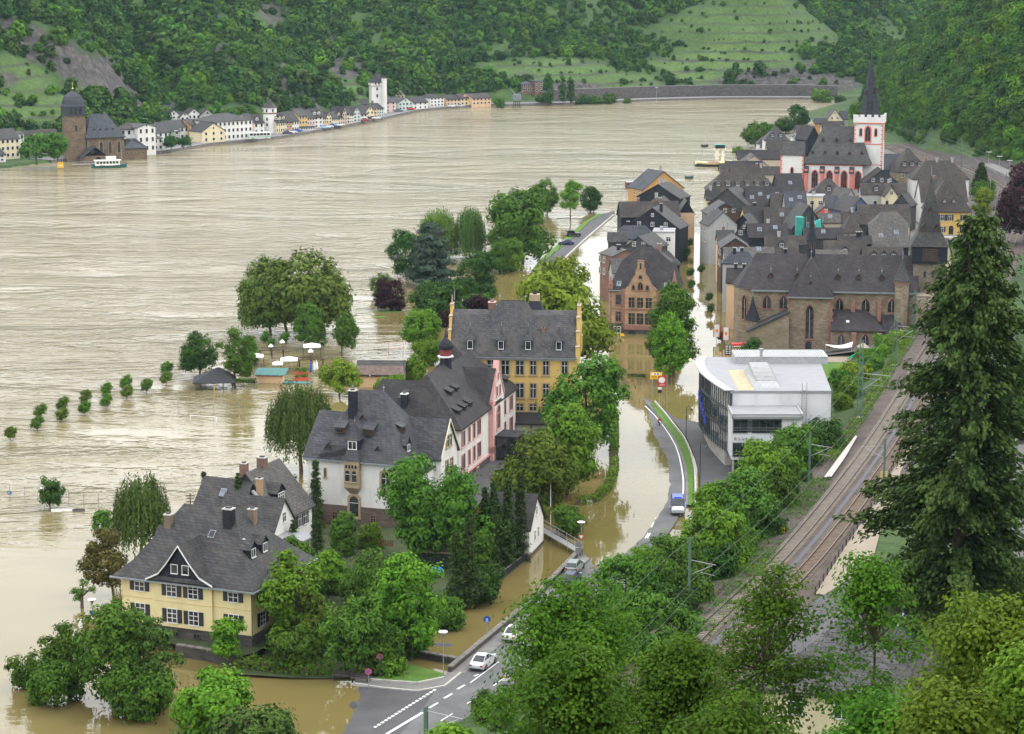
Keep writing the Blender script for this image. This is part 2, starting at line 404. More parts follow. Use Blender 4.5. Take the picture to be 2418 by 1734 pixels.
GRASSP = [(hit(x,y,h_far,850,1500),rx,ry,wt) for x,y,rx,ry,wt in
  [(1740,140,34,8,1),(1640,150,24,7,1),(1790,100,26,8,.8),(1660,185,18,4,.9),(1350,170,34,7,.8),(1460,195,30,6,.7),(1820,40,50,12,.6),(1900,80,40,12,.55),
  (1680,60,40,12,.45),(840,215,8,6,.9),(800,195,10,3,.8),(1180,165,20,5,.5),(60,180,14,10,.7),(30,250,20,8,.8),(100,260,16,7,.7),(720,160,10,5,.5)]]
co_f,rock_f = patch_attr(far,'rock',ROCKS); _,terr_f = patch_attr(far,'terrace',GRASSP)
near = setp(grid('near_hillside',h_near,-150,420,-60,1320,5.0,HILL,lambda v: v[:,2] > -1),kind='structure')
patch_attr(near,'rock',[]); patch_attr(near,'terrace',[])
def h_ridge(X,Y):
 return 3 + np.minimum(np.maximum(Y - 1480,0) * 0.5,70) + np.maximum(X - 250,0) * 0.1 + 26 * (fbm(X / 120,Y / 120,4) - 0.4)
rid = setp(grid('distant_hillside',h_ridge,-500,1100,1470,2000,12.0,HILL),kind='structure')
patch_attr(rid,'rock',[]); patch_attr(rid,'terrace',[])
# ------------------------------------------------------------------ flood water
def watermat():
 m,t,b = nodemat('muddy_water')
 wc = worldco(t)
 n = N(t,'TexNoise',Scale=0.012,Detail=5.0,Roughness=0.6,Distortion=0.8); L(t,worldco(t,(0.6,1.6,1)),n.inputs['Vector'])
 ca = N(t,'Attribute',_attribute_name='chop')
 cm = ramp(t,n.outputs[0],[(0.3,(0.140,0.110,0.036)),(0.7,(0.180,0.144,0.054))]); rv = ramp(t,n.outputs[0],[(0.3,(0.165,0.136,0.074)),(0.7,(0.230,0.195,0.115))])
 L(t,mixc(t,ca.outputs['Fac'],cm,rv),b.inputs['Base Color'])
 ro = N(t,'MapRange',i3=0.03,i4=0.16); L(t,ca.outputs['Fac'],ro.inputs[0]); L(t,ro.outputs[0],b.inputs['Roughness']); b.inputs['IOR'].default_value = 1.33
 a = N(t,'Attribute',_attribute_name='chop')
 w1 = N(t,'TexNoise',Scale=0.55,Detail=4.0,Roughness=0.55,Distortion=0.3); L(t,worldco(t,(0.85,1.0,1)),w1.inputs['Vector'])
 w2 = N(t,'TexNoise',Scale=0.12,Detail=4.0,Roughness=0.6,Distortion=1.2); L(t,worldco(t,(0.7,1.0,1)),w2.inputs['Vector'])
 w3 = N(t,'TexNoise',Scale=0.022,Detail=5.0,Roughness=0.6,Distortion=1.8); L(t,worldco(t,(0.5,1,1)),w3.inputs['Vector'])
 k3 = N(t,'MapRange',i1=0.36,i2=0.62,i3=0.10,i4=1.45); L(t,w3.outputs[0],k3.inputs[0])
 m1 = N(t,'Math',_operation='MULTIPLY_ADD',i1=3.8); L(t,w2.outputs[0],m1.inputs[0]); L(t,w1.outputs[0],m1.inputs[2])
 m2 = N(t,'Math',_operation='MULTIPLY'); L(t,m1.outputs[0],m2.inputs[0]); L(t,a.outputs['Fac'],m2.inputs[1])
 m3 = N(t,'Math',_operation='MULTIPLY'); L(t,m2.outputs[0],m3.inputs[0]); L(t,k3.outputs[0],m3.inputs[1])
 bp = bump(t,b,m3.outputs[0],1.0,0.34)
 return m
WATER = watermat()
CALM = [(-5,0),(-25,205),(-52,235),(-62,262),(-20,310),(-35,360),(-8,420),(-12,470),(8,520),(18,600),(30,690),(60,790)]
def water():
 xs = np.concatenate([np.arange(-900,-130,40),np.arange(-130,130,5.0),np.arange(130,900,40)]); ys = np.concatenate([np.arange(100,860,5.0),np.arange(860,1300,10),np.arange(1300,2300,60)])
 X,Y = np.meshgrid(xs,ys); V = np.stack([X.ravel(),Y.ravel(),0 * X.ravel()],1); nx,ny = len(xs),len(ys)
 i = np.arange(nx * ny).reshape(ny,nx); q = np.stack([i[:-1,:-1].ravel(),i[:-1,1:].ravel(),i[1:,1:].ravel(),i[1:,:-1].ravel()],1)
 me = arr_mesh('water',V,q,WATER)
 d = sdist(X.ravel(),Y.ravel(),CALM)
 c = np.maximum(0.012 + 0.99 * sstep(-6,46,d) ** 1.5,0.85 * sstep(590,720,Y.ravel()))
 at = me.attributes.new('chop','FLOAT','POINT'); at.data.foreach_set('value',c.astype(np.float32))
 return setp(mobj('water',me),kind='structure')
water()
# ------------------------------------------------------------------ building helpers
_wc = {}
def arc_pts(w,h,kind,n=7):
 """outline of an opening, counter-clockwise seen from outside; x across, z up from the sill"""
 a = w / 2
 if kind == 'r': return [(-a,0),(a,0),(a,h),(-a,h)]
 pts = [(-a,0),(a,0)]
 if kind == 'a':
  hs = h - a
  pts += [(a * math.cos(t),hs + a * math.sin(t)) for t in [math.pi * k / (n + 1) for k in range(n + 2)]]
 elif kind == 'o':
  return [(a * math.cos(t),a + a * math.sin(t)) for t in [2 * math.pi * k / 12 for k in range(12)]]
 else:               # pointed
  hs = h - 0.9 * w
  for k in range(4):
   t = k / 3 * math.radians(62); pts.append((a - w * (1 - math.cos(t)) * 1.0 if k else a,hs + w * math.sin(t)))
  top = pts.pop(); pts.append((0,h)); right = pts[2:-1]
  pts += [(-x,z) for x,z in reversed(right)]
 return pts
def ring(mb,inner,outer,y0,y1):
 n = len(inner)
 for i in range(n):
  j = (i + 1) % n; a,b,c,d = inner[i],inner[j],outer[j],outer[i]
  mb.face((d[0],y1,d[1]),(c[0],y1,c[1]),(b[0],y1,b[1]),(a[0],y1,a[1]))
  mb.face((d[0],y0,d[1]),(c[0],y0,c[1]),(c[0],y1,c[1]),(d[0],y1,d[1]))
  mb.face((a[0],y1,a[1]),(b[0],y1,b[1]),(b[0],y0,b[1]),(a[0],y0,a[1]))
def grow(pts,g):
 cx = sum(p[0] for p in pts) / len(pts); cz = sum(p[1] for p in pts) / len(pts); o = []
 for x,z in pts:
  o.append((x + math.copysign(g,x - cx) if abs(x - cx) > 0.01 else x,z + math.copysign(g,z - cz)))
 return o
def wmesh(w,h,shape,bars,fmat,smat,sg):
 """window in its own frame: x across, z up, outside is -y. Returns surround/frame mesh, pane mesh"""
 key = (round(w,2),round(h,2),shape,bars,fmat.name,smat.name if smat else '',sg)
 if key in _wc: return _wc[key]
 pts = arc_pts(w,h,shape); f = MB().mat(fmat)
 fr = 0.1 if w > 0.9 else 0.07 if w > 0.5 else 0.05
 ring(f,grow(pts,-fr),pts,0.0,-0.06)
 nv,nh = bars
 for k in range(nv):
  x = -w / 2 + w * (k + 1) / (nv + 1); f.box(x - 0.035,x + 0.035,-0.05,-0.012,0.04,h * (0.98 if shape == 'r' else 0.86))
 for k in range(nh):
  z = h * ((k + 1) / (nh + 1) if nh != 1 else 0.66); f.box(-w / 2 + 0.02,w / 2 - 0.02,-0.048,-0.013,z - 0.035,z + 0.035)
 if smat:
  f.mat(smat); o = grow(pts,sg); ring(f,[(x,z) for x,z in pts],o,0.0,-0.11)
  f.box(-w / 2 - sg - 0.08,w / 2 + sg + 0.08,-0.2,0.0,-sg - 0.05,-sg + 0.07)
 else:
  f.mat(fmat).box(-w / 2 - 0.08,w / 2 + 0.08,-0.14,0.0,-0.1,-0.01)
 p = MB().mat(GLASS); p.face(*[(x,-0.02,z) for x,z in pts])
 _wc[key] = (f.mesh('window'),p.mesh('pane')); return _wc[key]
_sm = {}
def shutmesh(w,h):
 k = (round(w,2),round(h,2))
 if k not in _sm:
  m = MB().mat(SHUT); m.box(-w / 2,w / 2,-0.07,-0.01,0,h)
  for q in range(3): m.box(-w / 2 + 0.06,w / 2 - 0.06,-0.085,-0.069,h * (q / 3) + 0.06,h * ((q + 1) / 3) - 0.06)
  _sm[k] = m.mesh('shutter')
 return _sm[k]
class Bld:
 """a building: thing at its front-left corner; local u along the front, v into depth, w up"""
 def __init__(s,name,label,A,ang,W,D,group=None,cat='building',far=False):
  s.t = thing(name,label,cat,(A[0],A[1],0),ang,group); s.W = W; s.D = D; s.far = far; s.n = name
 def part(s,name,mb,parent=None,loc=None,rz=0): return mb.build(name,parent or s.t,loc,rz)
 def face(s,f,u,off=0.0,v0=0.0,W=None,D=None,u0=0.0):
  W = s.W if W is None else W; D = s.D if D is None else D
  return {'F': (u0 + u,v0 - off,0),'R': (u0 + W + off,v0 + u,math.pi / 2),'B': (u0 + W - u,v0 + D + off,math.pi),'L': (u0 - off,v0 + D - u,-math.pi / 2)}[f]
 def win(s,f,u,z,w,h,shape='r',bars=(1,1),fm=None,sm=None,sg=0.14,shut=0,name='window',off=0.0,at=None,parent=None,**kw):
  x,y,r = at if at else s.face(f,u,off,**kw)
  fme,pme = wmesh(w,h,shape,bars,fm or M_WFR,sm,sg)
  if s.far:
   key = (fme.name,pme.name)
   if key not in _wc:
    me = bpy.data.meshes.new('window'); a = MB()
    vs_ = [v.co[:] for v in fme.vertices] + [v.co[:] for v in pme.vertices]; n = len(fme.vertices)
    fs = [tuple(p.vertices) for p in fme.polygons] + [tuple(i + n for i in p.vertices) for p in pme.polygons]
    me.from_pydata(vs_,[],fs)
    for m in list(fme.materials) + [GLASS]: me.materials.append(m)
    me.polygons.foreach_set('material_index',[p.material_index for p in fme.polygons] + [len(fme.materials)] * len(pme.polygons)); me.update()
    _wc[key] = me
   return mobj(name,_wc[key],parent or s.t,(x,y,z),r)
  o = mobj(name,fme,parent or s.t,(x,y,z),r); mobj('pane',pme,o)
  if shut:
   for q in (-1,1): mobj('shutter',shutmesh(shut,h),o,(q * (w / 2 + 0.09 + shut / 2),0,0))
  return o
def loft(mb,rings,skip=()):
 """stack of rectangles (u0,u1,v0,v1,z) from the eaves to the ridge; skip sides 'F','R','B','L'"""
 for (a,b,c,d,z),(a2,b2,c2,d2,z2) in zip(rings,rings[1:]):
  S = {'F': [(a,c,z),(b,c,z),(b2,c2,z2),(a2,c2,z2)],'R': [(b,c,z),(b,d,z),(b2,d2,z2),(b2,c2,z2)],
   'B': [(b,d,z),(a,d,z),(a2,d2,z2),(b2,d2,z2)],'L': [(a,d,z),(a,c,z),(a2,c2,z2),(a2,d2,z2)]}
  for k,q in S.items():
   if k in skip: continue
   p = [q[0],q[1]]
   for r in (q[2],q[3]):
    if (Vector(r) - Vector(p[-1])).length > 1e-4 and (Vector(r) - Vector(p[0])).length > 1e-4: p.append(r)
   if len(p) > 2: mb.face(*p)
 return mb
def shell(mb,t=0.18):
 """gives an open roof surface thickness: underside and edge boards"""
 fs = [[mb.v[i] for i in f] for f in mb.f]; cnt = {}
 rk = lambda p: (round(p[0],3),round(p[1],3),round(p[2],3))
 for f in fs:
  for a,b in zip(f,f[1:] + f[:1]): cnt.setdefault(frozenset((rk(a),rk(b))),[]).append((a,b))
 dn = lambda p: (p[0],p[1],p[2] - t)
 for f in fs: mb.face(*[dn(p) for p in reversed(f)])
 for e in cnt.values():
  if len(e) == 1:
   a,b = e[0]; mb.face(a,dn(a),dn(b),b)
 return mb
def roof(bld,u0,u1,v0,v1,ze,zr,ridge='u',hip=0.0,mat=None,over=0.45,kick=0.0,name='roof',hips=None,parent=None,kz=0.8):
 """pitched roof over a rectangle; hip = share of full hip; hips = (start, end) overrides per end"""
 ha,hb = hips if hips else (hip,hip); mb = MB().mat(mat)
 half = (v1 - v0) / 2 if ridge == 'u' else (u1 - u0) / 2; sl = (zr - ze) / half
 eo = over * sl * (0.5 if kick else 1.0)
 oa = over; rings = []
 if ridge == 'u':
  ga = over if ha else 0.25; gb = over if hb else 0.25
  vm = (v0 + v1) / 2; A = u0 + half * ha; B = u1 - half * hb
  rings.append((u0 - ga,u1 + gb,v0 - over,v1 + over,ze - eo))
  if kick: rings.append((u0 + (kick if ha else -ga),u1 - (kick if hb else -gb),v0 + kick,v1 - kick,ze + kick * sl * kz))
  rings.append((A if ha else u0 - ga,B if hb else u1 + gb,vm,vm,zr))
  skip = [k for k,h_ in (('L',ha),('R',hb)) if not h_]
 else:
  ga = over if ha else 0.25; gb = over if hb else 0.25
  um = (u0 + u1) / 2; A = v0 + half * ha; B = v1 - half * hb
  rings.append((u0 - over,u1 + over,v0 - ga,v1 + gb,ze - eo))
  if kick: rings.append((u0 + kick,u1 - kick,v0 + (kick if ha else -ga),v1 - (kick if hb else -gb),ze + kick * sl * kz))
  rings.append((um,um,A if ha else v0 - ga,B if hb else v1 + gb,zr))
  skip = [k for k,h_ in (('F',ha),('B',hb)) if not h_]
 shell(loft(mb,rings,skip)); return mb.build(name,parent or bld.t)
def walls(bld,u0,u1,v0,v1,z0,ze,mat,zr=None,ridge=None,plinth=None,ph=1.0,name='wall',hips=(0,0),gmat=None):
 mb = MB().mat(mat); mb.prism([(u0,v0),(u1,v0),(u1,v1),(u0,v1)],z0,ze)
 if ridge == 'u':
  vm = (v0 + v1) / 2; mb.mat(gmat or mat)
  if not hips[0]: mb.face((u0,v1,ze),(u0,v0,ze),(u0,vm,zr - 0.15))
  if not hips[1]: mb.face((u1,v0,ze),(u1,v1,ze),(u1,vm,zr - 0.15))
 elif ridge == 'v':
  um = (u0 + u1) / 2; mb.mat(gmat or mat)
  if not hips[0]: mb.face((u0,v0,ze),(u1,v0,ze),(um,v0,zr - 0.15))
  if not hips[1]: mb.face((u1,v1,ze),(u0,v1,ze),(um,v1,zr - 0.15))
 o = mb.build(name,bld.t)
 if plinth:
  pb = MB().mat(plinth); pb.prism([(u0 - 0.06,v0 - 0.06),(u1 + 0.06,v0 - 0.06),(u1 + 0.06,v1 + 0.06),(u0 - 0.06,v1 + 0.06)],z0 - 0.3,z0 + ph); pb.build('plinth',bld.t)
 return o
def chimney(bld,u,v,z0,z1,a=0.45,b=0.45,mat=None,cap=None,parent=None):
 mb = MB().mat(mat or BRICK).box(u - a,u + a,v - b,v + b,z0,z1)
 mb.mat(cap or CONC).box(u - a - 0.07,u + a + 0.07,v - b - 0.07,v + b + 0.07,z1,z1 + 0.12)
 mb.mat(BLACKM).box(u - a * 0.5,u + a * 0.5,v - b * 0.5,v + b * 0.5,z1 + 0.12,z1 + 0.28)
 return mb.build('chimney',parent or bld.t)
def dormer(bld,at,w,h,dep,rise,rmat,wmat,ww,wh,kind='g',bars=(1,0),fm=None):
 """small dormer; at = (u, v, z, rz) of the middle of its front sill, looking to -y of its own frame"""
 mb = MB().mat(wmat); a = w / 2
 mb.box(-a,a,0,dep,0,h)
 mb.mat(rmat); o = 0.18
 if kind == 'g':
  mb.face((-a - o,-o,h - 0.12),(0,-o,h + rise),(0,dep + rise,h + rise),(-a - o,dep,h - 0.12)); mb.face((0,-o,h + rise),(a + o,-o,h - 0.12),(a + o,dep,h - 0.12),(0,dep + rise,h + rise))
  mb.mat(wmat).face((-a,-0.01,h),(a,-0.01,h),(0,-0.01,h + rise - 0.12))
 elif kind == 's':        # shed (long low slope)
  mb.hexa([(-a - o,-o,h),(a + o,-o,h),(a + o,dep + 1.2,h + rise),(-a - o,dep + 1.2,h + rise),(-a - o,-o,h + 0.12),(a + o,-o,h + 0.12),(a + o,dep + 1.2,h + rise + 0.12),(-a - o,dep + 1.2,h + rise + 0.12)])
 elif kind == 't':        # pointed turret roof
  p = [(-a - o,-o,h),(a + o,-o,h),(a + o,dep,h),(-a - o,dep,h)]; k = [(-a * 0.55,dep * 0.25,h + rise * 0.4),(a * 0.55,dep * 0.25,h + rise * 0.4),(a * 0.55,dep * 0.75,h + rise * 0.4),(-a * 0.55,dep * 0.75,h + rise * 0.4)]
  ap = (0,dep * 0.5,h + rise)
  for i in range(4): j = (i + 1) % 4; mb.face(p[i],p[j],k[j],k[i]); mb.face(k[i],k[j],ap)
  mb.mat(ZINC).tube(ap,(0,dep * 0.5,h + rise + 0.7),0.05,0.02,5)
 d = mb.build('dormer',bld.t,at[:3],at[3])
 if ww:
  fme,pme = wmesh(ww,wh,'r',bars,fm or M_WFR,None,0)
  o2 = mobj('window',fme,d,(0,-0.03,(h - wh) * 0.45)); mobj('pane',pme,o2)
 return d
def skylight(bld,u,v,z,w,h,slope,rz=0.0,mat=None):
 """roof window lying on a slope that rises towards +y of its own frame"""
 mb = MB(); c,s_ = math.cos(slope),math.sin(slope)
 def q(x,a,o): return (x,a * c - o * s_,a * s_ + o * c)
 for m,e,o in ((ZINC,0.09,0.05),(mat or SKYL,0.0,0.09)):
  mb.mat(m); r = [(-w / 2 - e,-e),(w / 2 + e,-e),(w / 2 + e,h + e),(-w / 2 - e,h + e)]
  mb.hexa([q(x,a,-0.1) for x,a in r] + [q(x,a,o) for x,a in r])
 return mb.build('skylight',bld.t,(u,v,z),rz)
def FR(a,b,z):
 A = P(*a,z); B = P(*b,z); d = B - A
 return (A.x,A.y),math.atan2(d.y,d.x),math.hypot(d.x,d.y)
def finial(bld,u,v,z,h=1.0):
 mb = MB().mat(ZINC).tube((u,v,z - 0.2),(u,v,z + h),0.06,0.02,5); mb.lathe([(0,z + h * 0.45),(0.16,z + h * 0.55),(0,z + h * 0.68)],(u,v),6)
 return mb.build('finial',bld.t)
# ------------------------------------------------------------------ yellow villa with dark shutters
A,a,W = FR((286,1347),(592,1383),8.2)
def yellow_villa():
 b = Bld('yellow_villa','pale yellow villa with dark shutters, slate hip roof and black slate gable above flooded garden',A,a,W,13.6,cat='house'); D = 13.6
 walls(b,0,W,0,D,2.3,8.2,YEL); MB().mat(STONED).prism([(-0.08,-0.08),(W + 0.08,-0.08),(W + 0.08,D + 0.08),(-0.08,D + 0.08)],0.6,2.42).build('plinth',b.t)
 MB().mat(YEL).box(4.35,11.75,-0.28,0.0,2.42,8.15).build('projecting_bay',b.t)
 MB().mat(plain('string_course',(0.55,0.42,0.2))).box(-0.03,4.3,-0.035,0,5.25,5.33).box(11.8,W,-0.035,0,5.25,5.33).box(4.35,11.75,-0.31,-0.28,5.25,5.33).build('string_course',b.t)
 mb = MB().mat(M_SL[1]); o = 0.75
 loft(mb,[(-o,W + o,-o,D + o,7.75),(1.0,W - 1.0,1.0,D - 1.0,9.3),(4.4,10.8,6.8,6.8,14.8)]); shell(mb,0.2); r = mb.build('roof',b.t)
 MB().mat(ZINC).box(-0.95,W + 0.95,-0.97,-0.76,7.5,7.68).box(W + 0.76,W + 0.97,-0.76,D + 0.9,7.5,7.68).build('gutter',r)
 # cross gable with flared sides
 g = MB().mat(M_SLW); g.face((4.7,-0.72,8.3),(11.3,-0.72,8.3),(9.3,-0.72,9.9),(8.0,-0.72,11.7),(6.7,-0.72,9.9)); g.mat(M_SL[1])
 g.face((4.2,-0.95,7.9),(11.8,-0.95,7.9),(11.3,-0.72,8.32),(4.7,-0.72,8.32))
 L_ = [(3.75,7.95),(5.4,8.75),(6.5,10.05),(8.0,12.15)]
 for (x0,z0),(x1,z1) in zip(L_,L_[1:]):
  for sx in (1,-1):
   e0,e1 = 8.0 + (x0 - 8.0) * sx,8.0 + (x1 - 8.0) * sx; y = lambda z: max(-0.6,1.0 + (z - 9.3) / 0.95) if z > 8.6 else 0.6
   q = [(e0,-1.05,z0),(e0,y(z0) + 0.4,z0),(e1,y(z1) + 0.4,z1),(e1,-1.05,z1)]
   g.mat(M_SL[1]).face(*(q if sx < 0 else q[::-1]))
   w1 = 0.2; g.mat(M_WFR).hexa([(e0,-1.1,z0 - w1),(e0,-1.0,z0 - w1),(e1,-1.0,z1 - w1),(e1,-1.1,z1 - w1),(e0,-1.1,z0),(e0,-1.0,z0),(e1,-1.0,z1),(e1,-1.1,z1)])
 gb = g.build('gable',r)
 for x in (7.35,8.75): b.win('F',x,8.85,0.75,0.95,bars=(0,0),at=(x,-0.76,0),parent=gb)
 for x,zt in ((2.35,0.1),(6.63,0),(9.37,0),(14.27,0.1)):
  off = 0.28 if 4 < x < 12 else 0.0
  for z in (6.0,2.95): b.win('F',x,z + zt,1.15,1.55,bars=(1,2),shut=0.58,off=off)
 for y in (2.6,6.0,9.8):
  for z in (6.05,3.0): b.win('R',y,z,1.15,1.55,bars=(1,2),shut=0.58)
 for x in (1.6,6.9,9.6): b.win('F',x,1.35,0.7,0.45,bars=(1,0),fm=STONED,off=0.1,name='cellar_window')
 for x in (-0.12,W + 0.12): MB().mat(plain('downpipe_brown',(0.16,0.1,0.06))).tube((x,-0.12,7.6),(x,-0.12,2.2),0.06).build('downpipe',b.t)
 chimney(b,11.0,5.3,12.0,15.1,0.55,0.5,M_SLW,CONC); chimney(b,3.6,4.6,10.6,13.9,0.4,0.4,plain('old_render',(0.16,0.12,0.09)))
 chimney(b,12.2,8.6,12.2,14.4,0.4,0.4,plain('old_render_2',(0.2,0.15,0.11)))
 for y in (3.9,6.6): dormer(b,(14.75,y,10.15,math.pi / 2),1.5,1.2,2.0,0.8,M_SL[1],M_SLW,0.8,0.9)
 dormer(b,(1.0,7.0,9.9,-math.pi / 2),1.5,1.2,2.0,0.8,M_SL[1],M_SLW,0.8,0.9)
 skylight(b,9.4,3.9,12.05,0.6,0.8,0.75,0,SHUT); skylight(b,13.6,4.6,11.4,0.55,0.8,0.85,math.pi / 2,plain('roof_hatch',(0.45,0.46,0.44)))
yellow_villa()
# ------------------------------------------------------------------ grey-roofed house behind it
def grey_house():
 b = Bld('grey_roofed_house','white house with weathered grey slate roofs behind yellow villa, among slim conifers',A,a,10,10,cat='house')
 t = b.t; gm = M_SL[3]  # paler slate on the main block paints in light on its right-facing slope
 walls(b,-11.2,-1.5,41.0,50.0,0.4,4.6,WHITE,10.0,'v',gmat=M_SL[1]); roof(b,-11.2,-1.5,41.0,50.0,4.6,10.0,'v',0,gm,0.5)
 walls(b,-12.4,-8,36.6,45.5,0.4,4.4,WHITE,9.0,'u'); roof(b,-12.4,-5.5,36.6,45.5,4.4,9.0,'u',0,M_SL[1],0.5)
 walls(b,-7.0,0.3,36.0,41.5,0.4,4.4,WHITE,7.7,'u'); roof(b,-8.0,0.3,36.0,41.5,4.4,7.7,'u',0,M_SL[1],0.35)
 b.win('R',2.7,4.6,0.8,1.2,u0=-7.0,W=7.3,v0=36.0); b.win('R',1.2,1.8,0.8,1.3,u0=-7.0,W=7.3,v0=36.0)
 for v in (43.2,44.6,46.5,48.0): b.win('R',v,1.9,0.9,1.6,u0=0,W=-1.5,shut=0.4)
 dormer(b,(-2.6,43.4,5.9,math.pi / 2),2.2,1.4,2.4,1.1,M_SL[1],M_SLW,1.5,1.0,bars=(2,1))
 chimney(b,-7.2,42.0,8.6,10.9,0.45,0.45,BRICK); chimney(b,-6.4,45.5,9.0,11.0,0.6,0.45,BRICK); chimney(b,-4.2,40.6,6.6,9.4,0.35,0.35,plain('pale_brick',(0.36,0.24,0.14)))
 skylight(b,-8.9,39.0,7.1,0.7,1.0,0.8); skylight(b,-4.0,39.4,7.45,0.5,0.8,0.84,math.pi / 2,ROOFW)
 # flat-roofed veranda
 MB().mat(ROOFW).box(0.2,4.6,35.4,40.0,3.0,3.2).mat(GREYP).box(0.4,4.4,35.6,39.8,0.2,1.2).build('veranda',t)
 for q in ((0.6,35.8),(2.5,35.8),(4.3,35.8),(4.3,38.0)): MB().mat(M_WFR).tube((q[0],q[1],1.2),(q[0],q[1],3.0),0.07).build('veranda_post',t)
grey_house()
# ------------------------------------------------------------------ white villa with oriel
def white_villa():
 A,a,W = FR((726,1074),(949,1092),9.5); D = 12
 b = Bld('white_villa','white villa with tall blue-grey slate roof and carved stone oriel',A,a,W,D,cat='house')
 rm = slate('slate_villa',(0.098,0.10,0.118),0.35)
 walls(b,0,W,0,D,2.8,9.5,WHITE); MB().mat(masonry('plinth_purple_stone',(0.15,0.10,0.09),(0.24,0.17,0.15),(0.18,0.14,0.12))).prism([(-0.1,-0.1),(W + 0.1,-0.1),(W + 0.1,D + 0.1),(-0.1,D + 0.1)],-0.4,2.85).build('plinth',b.t)
 mb = MB().mat(rm); loft(mb,[(1.6,W + 0.55,-0.55,D + 0.4,9.25),(2.5,W - 0.6,0.7,D - 0.8,10.9),(5.1,8.8,6.0,6.0,17.8)]); shell(mb); r = mb.build('roof',b.t)
 mb = MB().mat(rm); loft(mb,[(-0.45,6.5,-0.55,D - 1,9.25),(-0.45,6.5,0.7,D - 2,10.9),(-0.45,5.0,5.2,5.2,14.7)],('L','R')); shell(mb); mb.build('side_roof',r)
 MB().mat(WHITE).face((0,D - 1.3,9.5),(0,0.2,9.5),(0,0.9,10.9),(0,5.2,14.5),(0,D - 2.2,10.9)).build('gable_wall',b.t)
 MB().mat(ZINC).box(-0.4,W + 0.6,-0.72,-0.56,9.0,9.18).build('gutter',r)
 # right wing with gable to the street
 walls(b,W - 3.5,W + 3.4,5.6,11.8,2.8,9.6,WHITE,13.9,'u'); roof(b,W - 5,W + 3.4,5.6,11.8,9.6,13.9,'u',0,rm,0.5)
 MB().mat(plain('bargeboard',(0.66,0.6,0.42))).hexa([(W + 3.6,5.2,9.0),(W + 3.72,5.2,9.0),(W + 3.72,8.7,13.75),(W + 3.6,8.7,13.75),(W + 3.6,5.2,9.25),(W + 3.72,5.2,9.25),(W + 3.72,8.7,14.0),(W + 3.6,8.7,14.0)]).hexa([(W + 3.6,8.7,13.75),(W + 3.72,8.7,13.75),(W + 3.72,12.2,9.0),(W + 3.6,12.2,9.0),(W + 3.6,8.7,14.0),(W + 3.72,8.7,14.0),(W + 3.72,12.2,9.25),(W + 3.6,12.2,9.25)]).build('bargeboard',b.t)
 for y,z in ((2.4,10.2),(3.5,10.2),(2.2,6.8),(4.0,6.8)): b.win('R',y,z,0.85,1.5,sm=TRIM,u0=W - 3.5,W=6.9,v0=5.6,D=6.2)
 MB().mat(WHITE).box(W,W + 2.4,1.8,5.6,2.8,7.8).mat(M_SLWG).box(W - 0.1,W + 2.7,1.5,5.6,7.8,8.05).build('annex',b.t)
 # oriel
 m = MB().mat(TRIM); m.hexa([(6.25,-0.02,4.6),(7.35,-0.02,4.6),(7.35,0.2,4.6),(6.25,0.2,4.6),(5.75,-0.95,5.6),(7.9,-0.95,5.6),(7.9,0.2,5.6),(5.75,0.2,5.6)])
 m.box(5.75,7.9,-0.95,0.1,5.6,6.3)
 m.box(5.75,7.9,-0.93,0.1,6.3,9.6); ori = m.build('oriel',b.t)
 for x in (6.3,7.3): b.win('F',x,6.5,0.68,1.5,'a',(0,1),sm=TRIM,sg=0.1,at=(x,-0.94,0),parent=ori)
 for x in (6.05,6.5,6.95,7.4): b.win('F',x,8.3,0.34,0.5,'a',(0,0),fm=TRIM,at=(x + 0.1,-0.94,0),parent=ori)
 MB().mat(rm).hexa([(5.5,-1.2,9.4),(8.1,-1.2,9.4),(8.1,1.2,9.4),(5.5,1.2,9.4),(6.1,-0.2,10.9),(7.5,-0.2,10.9),(7.5,1.6,10.9),(6.1,1.6,10.9)]).build('oriel_roof',ori)
 dormer(b,(6.8,-0.3,10.7,0),1.6,1.35,1.8,2.4,rm,M_SLW,1.1,1.0,'t',(1,0))
 b.win('F',11.5,5.3,1.25,2.7,'a',(1,1),sm=TRIM,sg=0.28); b.win('F',6.85,1.5,1.3,2.8,'a',(0,1),sm=TRIM,sg=0.3,off=0.1)
 b.win('F',2.6,6.6,0.22,1.2,'r',(0,0),sm=TRIM,sg=0.1); b.win('F',4.0,0.8,0.6,1.0,fm=REDST,off=0.1,name='cellar_window'); b.win('F',9.6,0.8,0.6,1.0,fm=REDST,off=0.1,name='cellar_window')
 chimney(b,5.2,3.7,13.0,18.0,0.5,0.5,M_SLW,CONC)
 for u,v,z,k in ((4.1,1.55,12.5,0),(8.3,1.55,12.5,0)): dormer(b,(u,v,z,0),1.4,0.7,1.4,1.1,rm,WOODD,0.9,0.5,'s',(2,0),WOODD)
 dormer(b,(W - 1.6,4.6,12.6,math.pi / 2),1.4,0.7,1.4,1.1,rm,WOODD,0.9,0.5,'s',(2,0),WOODD)
 dormer(b,(W - 0.3,3.0,10.3,math.pi / 2),1.4,1.1,1.6,1.0,rm,M_SLW,0.8,0.8)
 for u,v,z in ((3.0,0.55,10.6),(10.2,0.55,10.6),(6.9,3.2,14.2)): dormer(b,(u,v,z,0),0.8,0.1,0.9,0.65,rm,WOODD,0,0)
 finial(b,8.8,6,17.7); finial(b,5.2,3.7,18.2,0.8)
white_villa()
